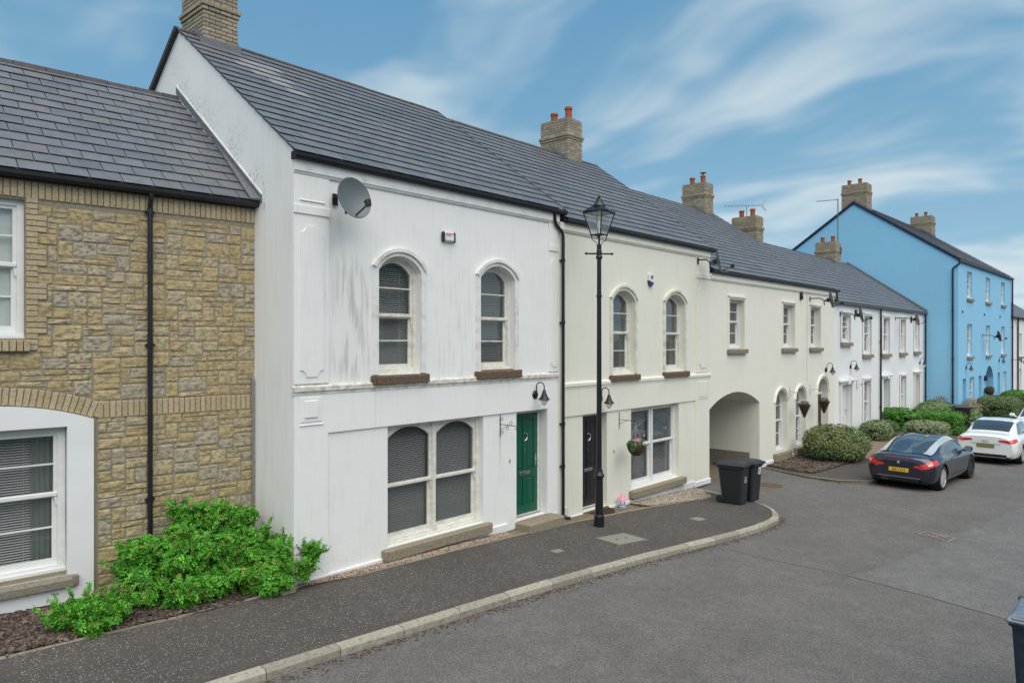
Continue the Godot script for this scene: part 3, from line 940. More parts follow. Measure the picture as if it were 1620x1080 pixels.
func window(h: Dictionary, o: Dictionary, recess: float, opt := {}) -> Node3D:
	# a sash window: frame, two sashes with horns, bars, panes and a blind
	var w := Node3D.new()
	w.name = "window"
	h.n.add_child(w, true)
	if opt.has("label"):
		w.set_meta("label", opt.label)
	var m: Material = opt.get("mat", M.upvc)
	var fw: float = opt.get("frame", 0.06)
	var lights: int = opt.get("lights", 1)      # how many sashes side by side
	var bars: bool = opt.get("bars", true)
	var x0: float = o.t0 - h.x
	var x1: float = o.t1 - h.x
	var zf := -recess
	var st := new_st()
	ring(st, outline(x0, x1, o.y0, o.ys, o.rise), shrunk(x0, x1, o.y0, o.ys, o.rise, fw, 0.075), zf - 0.10, zf)
	box(st, Vector3(x0 - 0.0, o.y0, zf), Vector3(x1, o.y0 + 0.035, zf + 0.05))
	part("frame", st, m, w)
	var top: float = o.ys + o.rise
	var inx0 := x0 + fw
	var inx1 := x1 - fw
	var lw := (inx1 - inx0 - 0.075 * (lights - 1)) / lights
	var foot: float = o.y0 + 0.075
	var mid: float = opt.get("meet", (foot + top) * 0.5)
	for k in lights:
		var a := inx0 + k * (lw + 0.075)
		var b := a + lw
		if k > 0:
			st = new_st()
			box(st, Vector3(a - 0.075, foot - 0.02, zf - 0.09), Vector3(a, top - fw + 0.01, zf + 0.012))
			part("mullion", st, m, w)
		var head: float = opt.get("head_rise", 0.0)          # arched glass inside a square head
		var sys: float = o.ys - fw
		var srise := 0.0
		if o.rise > 0.001:
			srise = maxf(0.02, o.rise * (x1 - x0 - 2 * fw) / (x1 - x0))
			sys = o.ys + o.rise - fw - srise
		var sw := 0.045
		# upper sash
		st = new_st()
		if head > 0.0:
			var i := shrunk(a, b, mid, sys - head + sw, head, sw, 0.05)
			var q := [Vector2(a, mid), Vector2(b, mid)]
			for j in 13:
				q.append(Vector2(lerpf(b, a, j / 12.0), sys))
			ring(st, q, i, zf - 0.07, zf - 0.025)
		else:
			ring(st, outline(a, b, mid, sys, srise), shrunk(a, b, mid, sys, srise, sw, 0.05), zf - 0.07, zf - 0.025)
		part("upper_sash", st, m, w)
		# lower sash, set back, with the thick meeting rail and its horns
		st = new_st()
		ring(st, outline(a, b, foot, mid + 0.03, 0.0), shrunk(a, b, foot, mid + 0.03, 0.0, sw + 0.012, 0.085), zf - 0.10, zf - 0.062)
		part("lower_sash", st, m, w)
		st = new_st()
		bevel_box(st, Vector3(a, mid - 0.01, zf - 0.075), Vector3(b, mid + 0.048, zf - 0.008), 0.008)
		for s in [-1, 1]:
			var hx := a if s < 0 else b
			var poly := [Vector2(hx, mid), Vector2(hx, mid - 0.13), Vector2(hx - s * 0.02, mid - 0.12), Vector2(hx - s * 0.03, mid - 0.06), Vector2(hx - s * 0.045, mid)]
			if s < 0:
				poly.reverse()
			poly.reverse()
			prism(st, PackedVector2Array(poly), zf - 0.07, zf - 0.027)
		part("meeting_rail", st, m, w)
		# panes and bars
		var cuts := []
		var y_lo := foot + 0.085
		var y_hi := mid - 0.01
		var u_lo := mid + 0.048
		var u_hi: float = sys + srise - sw
		if bars:
			cuts = [[y_lo, (y_lo + y_hi) * 0.5, zf - 0.082, false], [(y_lo + y_hi) * 0.5, y_hi, zf - 0.082, false], [u_lo, (u_lo + u_hi) * 0.5, zf - 0.05, false], [(u_lo + u_hi) * 0.5, u_hi, zf - 0.05, true]]
			for yz in [[(y_lo + y_hi) * 0.5, zf - 0.082], [(u_lo + u_hi) * 0.5, zf - 0.05]]:
				st = new_st()
				box(st, Vector3(a + 0.04, yz[0] - 0.011, yz[1] - 0.012), Vector3(b - 0.04, yz[0] + 0.011, yz[1] + 0.016))
				part("glazing_bar", st, m, w)
		else:
			cuts = [[y_lo, y_hi, zf - 0.082, false], [u_lo, u_hi, zf - 0.05, true]]
		for c in cuts:
			st = new_st()
			var g0 := a + 0.04
			var g1 := b - 0.04
			var pane: Array
			if c[3] and (srise > 0.0 or head > 0.0):
				pane = outline(g0, g1, c[0], (sys - head) if head > 0.0 else sys - sw * 0.5, head if head > 0.0 else srise, 10)
			else:
				pane = outline(g0, g1, c[0], c[1], 0.0)
			prism(st, PackedVector2Array(pane), c[2] - 0.003, c[2] + 0.003)
			part("pane", st, M.glass, w)
		# blind
		var kind: String = opt.get("blind", "slats")
		var bm: Material = opt.get("blind_mat", M.blind)
		if kind == "slats":
			st = new_st()
			var y := foot + 0.04
			var tilt: float = opt.get("tilt", 0.5)
			while y < top - 0.02:
				box(st, Vector3(a + 0.02, -0.0008, -0.0125), Vector3(b - 0.02, 0.0008, 0.0125), Transform3D(Basis(Vector3.RIGHT, tilt), Vector3(0, y, zf - 0.17)))
				y += opt.get("pitch", 0.034)
			for s in [0.22, 0.78]:
				var lx := lerpf(a, b, s)
				box(st, Vector3(lx - 0.003, foot + 0.03, zf - 0.157), Vector3(lx + 0.003, top - 0.03, zf - 0.155))
			box(st, Vector3(a + 0.02, foot, zf - 0.185), Vector3(b - 0.02, foot + 0.02, zf - 0.155))
			part("blind", st, bm, w)
		elif kind == "roller":
			st = new_st()
			box(st, Vector3(a + 0.01, lerpf(foot, top, opt.get("down", 0.0)), zf - 0.118), Vector3(b - 0.01, top, zf - 0.114))
			part("blind", st, bm, w)
		elif kind == "curtains":
			for s in [[a, a + lw * 0.30], [b - lw * 0.30, b]]:
				st = new_st()
				var folds := 9
				for f in folds * 4:
					var xa := lerpf(s[0], s[1], float(f) / (folds * 4))
					var xb := lerpf(s[0], s[1], float(f + 1) / (folds * 4))
					var za := zf - 0.20 + 0.02 * sin(TAU * f / 4.0)
					var zb := zf - 0.20 + 0.02 * sin(TAU * (f + 1) / 4.0)
					quad(st, Vector3(xa, foot, za), Vector3(xb, foot, zb), Vector3(xb, top, zb), Vector3(xa, top, za))
				part("curtain", st, bm, w)
		if opt.get("curtain_edge", false) and k == lights - 1:
			st = new_st()
			for f in 16:
				var xa := lerpf(b - 0.28, b - 0.03, f / 16.0)
				var xb := lerpf(b - 0.28, b - 0.03, (f + 1) / 16.0)
				quad(st, Vector3(xa, foot, zf - 0.145 + 0.008 * sin(f * 1.57)), Vector3(xb, foot, zf - 0.145 + 0.008 * sin((f + 1) * 1.57)), Vector3(xb, top, zf - 0.145 + 0.008 * sin((f + 1) * 1.57)), Vector3(xa, top, zf - 0.145 + 0.008 * sin(f * 1.57)))
			part("curtain", st, M.curtain, w)
	return w

func moulding(h: Dictionary, o: Dictionary, mat: Material, w := 0.095, called := "window_moulding"):
	# a stepped band round the opening, open at the foot
	var st := new_st()
	for s in [[0.0, w, 0.030], [w * 0.5, w * 1.25, 0.018]]:
		var a := shrunk(o.t0 - h.x, o.t1 - h.x, o.y0, o.ys, o.rise, -s[1], 0.0)
		var b := shrunk(o.t0 - h.x, o.t1 - h.x, o.y0, o.ys, o.rise, -s[0] - 0.0005, 0.0)
		ring(st, a.slice(1) + [a[0]], b.slice(1) + [b[0]], -0.01, s[2], false)
	# the hood: a bolder bead over the head only
	var hood := shrunk(o.t0 - h.x, o.t1 - h.x, o.y0, o.ys, o.rise, -w * 1.32, 0.0).slice(2)
	var hin := shrunk(o.t0 - h.x, o.t1 - h.x, o.y0, o.ys, o.rise, -w * 0.72, 0.0).slice(2)
	ring(st, hood, hin, -0.012, 0.065, false)
	return part(called, st, mat, h.n)

func sill(h: Dictionary, t0: float, t1: float, y0: float, y1: float, out: float, mat: Material, depth := 0.12):
	var st := new_st()
	var x0: float = t0 - h.x
	var x1: float = t1 - h.x
	# weathered top: slopes outward between the stooled ends
	xsec(st, [Vector2(-depth, y0), Vector2(out, y0), Vector2(out, y1 - 0.022), Vector2(-0.01, y1 + 0.004), Vector2(-depth, y1 + 0.02)], x0 + 0.05, x1 - 0.05)
	bevel_box(st, Vector3(x0, y0, 0.001), Vector3(x0 + 0.05, y1, out + 0.002), 0.010)
	bevel_box(st, Vector3(x1 - 0.05, y0, 0.001), Vector3(x1, y1, out + 0.002), 0.010)
	return part("window_sill", st, mat, h.n)

var slate_mesh: ArrayMesh

func roof_slope(h: Dictionary, t0: float, t1: float, e: Vector2, r: Vector2, singles: bool, gauge := 0.29, sw := 0.42, worn = null):
	# e and r: (n, y) of the eave and the ridge. The deck is the part, its slates lie on it.
	var d := (r - e)
	var run := d.length()
	var u := d / run
	var nrm := Vector2(u.y, -u.x)            # out of the roof
	var st := new_st()
	var back := Vector2(2.0 * r.x - e.x, e.y)
	var low := Vector2(0.0, -0.05)
	xsec(st, [e - nrm * 0.012, r - nrm * 0.012, r - nrm * 0.06 + low, e - nrm * 0.055], t0 + 0.075 - h.x, t1 - 0.075 - h.x)
	xsec(st, [r - nrm * 0.004, back, back + low, r - nrm * 0.06 + low], t0 + 0.075 - h.x, t1 - 0.075 - h.x)
	var roof := part("roof", st, M.under, h.n)
	if slate_mesh == null:
		var q := new_st()
		bevel_box(q, Vector3(-0.5, 0.0, 0.0), Vector3(0.5, 0.385, 0.009), 0.002)
		slate_mesh = q.commit()
	var courses := int(ceil(run / gauge))
	var joined := []
	for k in M.slate.size():
		joined.append(new_st())
	var xb := Vector3(1, 0, 0)
	var yb := Vector3(0, u.y, u.x)
	var zb := xb.cross(yb)
	for c in courses:
		var s := c * gauge
		var x := t0 - (sw * 0.5 if c % 2 else 0.0)
		while x < t1 - 0.01:
			var a := maxf(x, t0)
			var b := minf(x + sw, t1)
			x += sw
			if b - a < 0.03:
				continue
			var keep := minf(1.0, (run - s) / 0.385)
			var basis := Basis(xb * (b - a - 0.010), yb * keep, zb) * Basis(Vector3(1, 0, 0), -0.072 + rng.randf_range(-0.006, 0.004)) * Basis(Vector3(0, 0, 1), rng.randf_range(-0.003, 0.003))
			var p := e + u * (s + rng.randf_range(-0.004, 0.004)) + nrm * (0.033 + rng.randf_range(0.0, 0.003))
			var xf := Transform3D(basis, Vector3((a + b) * 0.5 - h.x, p.y, p.x))
			var mk: int = [0, 0, 0, 1, 1, 2, 2, 3, 3, 4, 5][rng.randi() % 11]
			var mat: Material = M.slate[mk]
			if worn != null and worn.call((a + b) * 0.5, s):
				mat = M.slate_worn
			if singles:
				put("slate", slate_mesh, mat, roof, xf)
			else:
				joined[mk].append_from(slate_mesh, 0, xf)
	if not singles:
		for k in joined.size():
			var o := part("slates", joined[k], M.slate[k], roof)
			o.set_meta("kind", "stuff")
	return roof

func ridge_tiles(h: Dictionary, t0: float, t1: float, rn: float, ry: float, mat: Material, angle := 0.64, singles := true, parent = null):
	var st := new_st()
	var o := []
	var i := []
	var c := [[-0.145, -0.145 * tan(angle) + 0.0], [-0.05, 0.0], [0.0, 0.018], [0.05, 0.0], [0.145, -0.145 * tan(angle)]]
	for p in c:
		o.append(Vector2(p[0], p[1] + 0.045))
		i.append(Vector2(p[0], p[1] + 0.022))
	var poly := PackedVector2Array()
	for p in i:
		poly.append(p)
	o.reverse()
	for p in o:
		poly.append(p)
	xsec(st, poly, 0.0, 1.0)
	var mesh := st.commit()
	var all := new_st()
	var x := t0
	while x < t1 - 0.02:
		var l := minf(0.45, t1 - x)
		var xf := Transform3D(Basis(Vector3(l - 0.012, 0, 0), Vector3(0, 1, 0), Vector3(0, 0, 1)), Vector3(x - h.x, ry + rng.randf_range(-0.006, 0.006), rn))
		if singles:
			put("ridge_tile", mesh, mat, parent if parent else h.n, xf)
		else:
			all.append_from(mesh, 0, xf)
		x += l
	if not singles:
		part("ridge_tiles", all, mat, parent if parent else h.n)

func gutter(h: Dictionary, t0: float, t1: float, y: float, n := 0.075, mat = null):
	# ogee gutter on a fascia; y is its underside
	var st := new_st()
	var p := [Vector2(n - 0.055, y), Vector2(n + 0.035, y), Vector2(n + 0.062, y + 0.035), Vector2(n + 0.065, y + 0.085), Vector2(n + 0.056, y + 0.085), Vector2(n + 0.052, y + 0.04), Vector2(n + 0.028, y + 0.010), Vector2(n - 0.045, y + 0.010), Vector2(n - 0.045, y + 0.085), Vector2(n - 0.055, y + 0.085)]
	xsec(st, p, t0 - h.x, t1 - h.x)
	for x in [t0, t1 - 0.006]:
		xsec(st, [Vector2(n - 0.06, y - 0.004), Vector2(n + 0.04, y - 0.004), Vector2(n + 0.067, y + 0.033), Vector2(n + 0.07, y + 0.09), Vector2(n - 0.06, y + 0.09)], x - h.x - 0.002, x - h.x + 0.008)
	var x := t0 + 1.7
	while x < t1:
		xsec(st, [Vector2(n - 0.058, y - 0.004), Vector2(n + 0.038, y - 0.004), Vector2(n + 0.066, y + 0.033), Vector2(n + 0.069, y + 0.087), Vector2(n - 0.058, y + 0.087)], x - h.x, x - h.x + 0.09)
		x += 2.4
	part("gutter", st, mat if mat else M.black_plastic, h.n)
	hbox(h, "fascia", M.black_plastic, t0, t1, y - 0.01, y + 0.10, 0.0, n - 0.058)

func downpipe(h: Dictionary, t: float, pts: Array, n: float, clips: Array, r := 0.034, mat = null, shoe := false):
	var st := new_st()
	var p := pts.map(func(v): return Vector3(v.x - h.x, v.y, v.z))
	tube(st, p, r, 10)
	for y in clips:
		box(st, Vector3(t - h.x - 0.062, y - 0.014, 0.0), Vector3(t - h.x + 0.062, y + 0.014, n + 0.012))
		tube(st, [Vector3(t - h.x, y - 0.035, n), Vector3(t - h.x, y + 0.045, n)], r + 0.007, 10)
	part("downpipe", st, mat if mat else M.black_plastic, h.n)

func chimney(h: Dictionary, t0: float, t1: float, n0: float, n1: float, y0: float, y1: float, singles: bool, slope: Vector2, eave_y: float, pots: Array, band := 0.42):
	# bricks laid course by course round a mortar core, an oversailing band below the head, lead at the foot
	var core := hbox(h, "chimney", M.chim_mortar, t0 + 0.012, t1 - 0.012, y0, y1 - 0.01, n0 + 0.012, n1 - 0.012)
	var ch := 0.075
	var joined := []
	for k in M.chim.size():
		joined.append(new_st())
	var rows := int((y1 - y0) / ch)
	var bmesh := {}
	var lay := func(lo: Vector3, hi: Vector3, single: bool):
		var k: int = rng.randi() % M.chim.size()
		if single:
			var size := hi - lo
			var key := "%.3f %.3f %.3f" % [size.x, size.y, size.z]
			if not bmesh.has(key):
				var q := new_st()
				bevel_box(q, -size * 0.5, size * 0.5, 0.006)
				bmesh[key] = q.commit()
			put("brick", bmesh[key], M.chim[k], core, Transform3D(Basis.IDENTITY, (lo + hi) * 0.5))
		else:
			box(joined[k], lo, hi)
	for r in rows:
		var top := y1 - r * ch
		var out := 0.0
		var from_top := r * ch
		if from_top >= band - 0.001 and from_top < band + ch * 0.99:
			out = 0.045
		elif from_top >= band + ch - 0.001 and from_top < band + 2 * ch - 0.01:
			out = 0.022
		var a0: float = t0 - h.x - out
		var a1: float = t1 - h.x + out
		var b0 := n0 - out
		var b1 := n1 + out
		var lo := top - ch + 0.011
		var hi := top
		# front and back runs
		for face in [[b1 - 0.1, b1, true], [b0, b0 + 0.1, false]]:
			var x := a0 - (0.1125 if r % 2 else 0.0)
			while x < a1 - 0.01:
				var xa := maxf(x, a0)
				var xe := minf(x + 0.225, a1)
				if xe - xa > 0.03:
					lay.call(Vector3(xa + (0.0055 if xa > a0 else 0.0), lo, face[0]), Vector3(xe - (0.0055 if xe < a1 else 0.0), hi, face[1]), singles and face[2])
				x += 0.225
		for face in [[a0, a0 + 0.1, true], [a1 - 0.1, a1, false]]:
			var z := b0 + 0.1 + (0.0 if r % 2 else -0.1125)
			while z < b1 - 0.105:
				var za := maxf(z, b0 + 0.105)
				var ze := minf(z + 0.225, b1 - 0.105)
				if ze - za > 0.03:
					lay.call(Vector3(face[0], lo, za + 0.0055), Vector3(face[1], hi, ze - 0.0055), singles and face[2])
				z += 0.225
	var mat_k := 0
	for q in joined:
		var o := part("bricks", q, M.chim[mat_k], core)
		o.set_meta("kind", "stuff")
		mat_k += 1
	# lead: an apron in front, steps up the side
	var ytop := func(n: float): return eave_y + (slope.y - eave_y) * clampf(-n / -slope.x, 0.0, 1.0)
	var fy: float = ytop.call(n1)
	hbox(h, "lead_apron", M.lead, t0 - 0.06, t1 + 0.06, fy - 0.02, fy + 0.13, n1 - 0.02, n1 + 0.012, core)
	var z := n1 + 0.01
	while z > maxf(n0, slope.x):
		var y: float = ytop.call(z)
		hbox(h, "lead_step", M.lead, t0 - 0.012, t0 + 0.004, y - 0.05, y + 0.20, z - 0.125, z - 0.004, core)
		hbox(h, "lead_step", M.lead, t1 - 0.004, t1 + 0.012, y - 0.05, y + 0.20, z - 0.125, z - 0.004, core)
		z -= 0.125
	hbox(h, "flaunching", M.sill_grey, t0 + 0.03, t1 - 0.03, y1 - 0.005, y1 + 0.035, n0 + 0.03, n1 - 0.03, core)
	for p in pots:
		var st := new_st()
		lathe(st, [Vector2(0.105, 0.0), Vector2(0.10, p[2] * 0.78), Vector2(0.12, p[2] * 0.80), Vector2(0.12, p[2] * 0.93), Vector2(0.108, p[2]), Vector2(0.085, p[2]), Vector2(0.085, 0.1)], 16)
		if p.size() > 3:
			lathe(st, [Vector2(0.03, p[2]), Vector2(0.03, p[2] + 0.10), Vector2(0.15, p[2] + 0.11), Vector2(0.02, p[2] + 0.17)], 14)
		part("chimney_pot", st, M.clay, core, Transform3D(Basis.IDENTITY, Vector3(p[0] - h.x, y1 + 0.02, p[1])))
	return core

func panel_door(h: Dictionary, t0: float, t1: float, y0: float, y1: float, recess: float, mat: Material, label := "", extras := 0) -> Node3D:
	var d := Node3D.new()
	d.name = "door"
	h.n.add_child(d, true)
	if label != "":
		d.set_meta("label", label)
	var x0: float = t0 - h.x
	var x1: float = t1 - h.x
	var z := -recess
	var st := new_st()
	ring(st, outline(x0, x1, y0, y1, 0.0), shrunk(x0, x1, y0, y1, 0.0, 0.05, 0.045), z - 0.08, z)
	part("frame", st, M.upvc_worn if extras & 8 else M.upvc, d)
	var a := x0 + 0.05
	var b := x1 - 0.05
	var lo := y0 + 0.045
	var hi := y1 - 0.05
	var w := b - a
	st = new_st()
	box(st, Vector3(a, lo, z - 0.06), Vector3(b, hi, z - 0.034))
	var stile := 0.115
	var cols := [[a, a + stile], [(a + b) * 0.5 - 0.055, (a + b) * 0.5 + 0.055], [b - stile, b]]
	for c in cols:
		box(st, Vector3(c[0], lo, z - 0.04), Vector3(c[1], hi, z - 0.018))
	var H := hi - lo
	var rails := [[lo, lo + 0.19], [lo + H * 0.36, lo + H * 0.36 + 0.17], [hi - 0.12, hi]]
	for r in rails:
		for c in [[a + stile, (a + b) * 0.5 - 0.055], [(a + b) * 0.5 + 0.055, b - stile]]:
			box(st, Vector3(c[0], r[0], z - 0.04), Vector3(c[1], r[1], z - 0.0185))
	part("leaf", st, mat, d)
	for k in 2:
		for c in [[a + stile, (a + b) * 0.5 - 0.055], [(a + b) * 0.5 + 0.055, b - stile]]:
			st = new_st()
			bevel_box(st, Vector3(c[0] + 0.022, rails[k][1] + 0.025, z - 0.045), Vector3(c[1] - 0.022, rails[k + 1][0] - 0.025, z - 0.021), 0.011)
			part("panel", st, mat, d)
	st = new_st()
	bevel_box(st, Vector3(x0, y0, z - 0.08), Vector3(x1, y0 + 0.03, z + 0.025), 0.006)
	part("threshold", st, M.galv, d)
	if extras & 1:
		st = new_st()
		bevel_box(st, Vector3((a + b) * 0.5 - 0.155, rails[1][0] + 0.05, z - 0.018), Vector3((a + b) * 0.5 + 0.155, rails[1][0] + 0.125, z - 0.004), 0.006)
		part("letter_plate", st, M.chrome, d)
	if extras & 2:
		st = new_st()
		bevel_box(st, Vector3(b - 0.075, lo + H * 0.46, z - 0.018), Vector3(b - 0.045, lo + H * 0.46 + 0.24, z - 0.006), 0.004)
		tube(st, [Vector3(b - 0.06, lo + H * 0.46 + 0.14, z - 0.006), Vector3(b - 0.06, lo + H * 0.46 + 0.14, z + 0.05), Vector3(b - 0.175, lo + H * 0.46 + 0.14, z + 0.05)], 0.0095, 8)
		part("handle", st, M.chrome, d)
	if extras & 4:
		var cx := (a + b) * 0.5
		var ky := lo + H * 0.80
		st = new_st()
		# a curled knocker: boss, bowed loop and striker
		lathe(st, [Vector2(0.0, -0.006), Vector2(0.028, 0.0), Vector2(0.02, 0.022), Vector2(0.0, 0.026)], 12, Transform3D(Basis(Vector3.RIGHT, PI / 2), Vector3(cx - 0.012, ky, z - 0.02)))
		tube(st, [Vector3(cx - 0.012, ky, z + 0.0), Vector3(cx + 0.045, ky - 0.005, z + 0.006), Vector3(cx + 0.052, ky - 0.06, z + 0.008), Vector3(cx + 0.03, ky - 0.13, z + 0.006), Vector3(cx - 0.012, ky - 0.155, z + 0.0)], [0.013, 0.016, 0.014, 0.016, 0.02], 8)
		lathe(st, [Vector2(0.0, -0.006), Vector2(0.026, 0.0), Vector2(0.018, 0.02), Vector2(0.0, 0.024)], 12, Transform3D(Basis(Vector3.RIGHT, PI / 2), Vector3(cx - 0.012, ky - 0.155, z - 0.02)))
		part("knocker", st, M.chrome, d)
		var tm := TextMesh.new()
		tm.text = "8"
		tm.font_size = 18
		tm.pixel_size = 0.006
		tm.depth = 0.006
		put("number", tm, M.chrome, d, Transform3D(Basis.IDENTITY, Vector3(cx - 0.01, ky - 0.34, z - 0.012)))
		st = new_st()
		lathe(st, [Vector2(0.0, -0.004), Vector2(0.012, 0.0), Vector2(0.008, 0.01), Vector2(0.0, 0.012)], 10, Transform3D(Basis(Vector3.RIGHT, PI / 2), Vector3(cx - 0.012, ky - 0.235, z - 0.02)))
		part("peephole", st, M.chrome, d)
	return d

# things fixed to walls
func on_wall(frame: Transform3D, t: float, y: float, n := 0.0) -> Transform3D:
	return frame * Transform3D(Basis.IDENTITY, Vector3(t, y, n))

func wall_lamp(at: Transform3D, label: String, size := 1.0, bulb := true):
	var o := thing("wall_lamp", label, "wall lamp", at.scaled_local(Vector3.ONE * size), "swan neck wall lamps")
	var st := new_st()
	lathe(st, [Vector2(0.0, 0.0), Vector2(0.085, 0.0), Vector2(0.085, 0.012), Vector2(0.065, 0.03), Vector2(0.035, 0.04), Vector2(0.0, 0.045)], 18, Transform3D(Basis(Vector3.RIGHT, PI / 2), Vector3.ZERO))
	part("back_plate", st, M.iron, o)
	st = new_st()
	var arm := [Vector3(0, 0, 0.03), Vector3(0, 0.06, 0.045)]
	for k in 11:
		var a := PI - PI * k / 10.0
		arm.append(Vector3(0, 0.17 + 0.085 * sin(a), 0.145 + 0.10 * cos(a)))
	arm.append(Vector3(0, 0.10, 0.245))
	tube(st, arm, 0.0115, 8)
	tube(st, [Vector3(0, -0.09, 0.035), Vector3(0, 0.06, 0.045)], 0.013, 8)
	part("arm", st, M.iron, o)
	st = new_st()
	lathe(st, [Vector2(0.095, -0.085), Vector2(0.118, -0.092), Vector2(0.12, -0.086), Vector2(0.07, -0.03), Vector2(0.045, 0.04), Vector2(0.026, 0.105), Vector2(0.0, 0.115)], 20, Transform3D(Basis.IDENTITY, Vector3(0, 0, 0.245)))
	part("shade", st, M.iron, o)
	if bulb:
		st = new_st()
		lathe(st, [Vector2(0.0, -0.215), Vector2(0.012, -0.205), Vector2(0.03, -0.19), Vector2(0.06, -0.16), Vector2(0.078, -0.12), Vector2(0.08, -0.085), Vector2(0.0, -0.082)], 18, Transform3D(Basis.IDENTITY, Vector3(0, 0, 0.245)))
		part("glass_globe", st, M.globe, o)
	return o

func dish(at: Transform3D, look: Vector3, label: String, face: Material, arm_len := 0.25):
	# look: which way the dish points, in the wall's axes
	var o := thing("satellite_dish", label, "satellite dish", at, "satellite dishes on the house fronts")
	var c := Vector3(0.18, 0.02, arm_len)
	var st := new_st()
	bevel_box(st, Vector3(-0.05, -0.09, 0.0), Vector3(0.05, 0.09, 0.012), 0.004)
	part("wall_plate", st, M.black_plastic, o)
	st = new_st()
	tube(st, [Vector3(0, 0.02, 0.0), Vector3(0.0, 0.02, arm_len * 0.6), Vector3(0.02, 0.0, arm_len * 0.8), Vector3(0.05, -0.06, arm_len * 0.95), Vector3(0.05, -0.24, arm_len)], 0.019, 8)
	part("mast", st, M.black_plastic, o)
	var z := look.normalized()
	var x := Vector3.UP.cross(z).normalized()
	var y := z.cross(x)
	var centre := Vector3(0.05, -0.08, arm_len) + z * 0.17
	var b := Basis(x, y, z)
	st = new_st()
	var prof := []
	for k in 9:
		var r := 0.30 * k / 8.0
		prof.append(Vector2(r, 0.075 * pow(k / 8.0, 2.0)))
	prof.append(Vector2(0.308, 0.072))
	for k in 8:
		var r := 0.30 * (7 - k) / 8.0
		prof.append(Vector2(r, 0.075 * pow((7 - k) / 8.0, 2.0) - 0.006))
	prof.reverse()
	lathe(st, prof, 30, Transform3D(b * Basis(Vector3.RIGHT, PI / 2) * Basis.from_scale(Vector3(0.95, 1, 1.06)), centre))
	part("reflector", st, face, o)
	st = new_st()
	box(st, Vector3(-0.06, -0.07, -0.10), Vector3(0.06, 0.07, -0.002), Transform3D(b, centre))
	tube(st, [centre - z * 0.05, Vector3(0.05, -0.08, arm_len)], 0.03, 8)
	part("bracket", st, M.black_plastic, o)
	st = new_st()
	var foot := centre - y * 0.27 + z * 0.05
	var tip := centre - y * 0.22 + z * 0.40
	tube(st, [foot - z * 0.05, foot, tip], 0.014, 8)
	part("feed_arm", st, M.black_plastic, o)
	st = new_st()
	bevel_box(st, Vector3(-0.035, -0.06, -0.05), Vector3(0.035, 0.05, 0.035), 0.012, Transform3D(b, tip + y * 0.02))
	tube(st, [tip + y * 0.02, tip + y * 0.055 - z * 0.07], 0.028, 10)
	part("receiver", st, M.black_plastic, o)
	st = new_st()
	tube(st, [tip, tip - y * 0.10 - z * 0.06, foot - y * 0.05 + z * 0.12, foot], 0.004, 5)
	part("cable", st, M.rope, o)
	return o

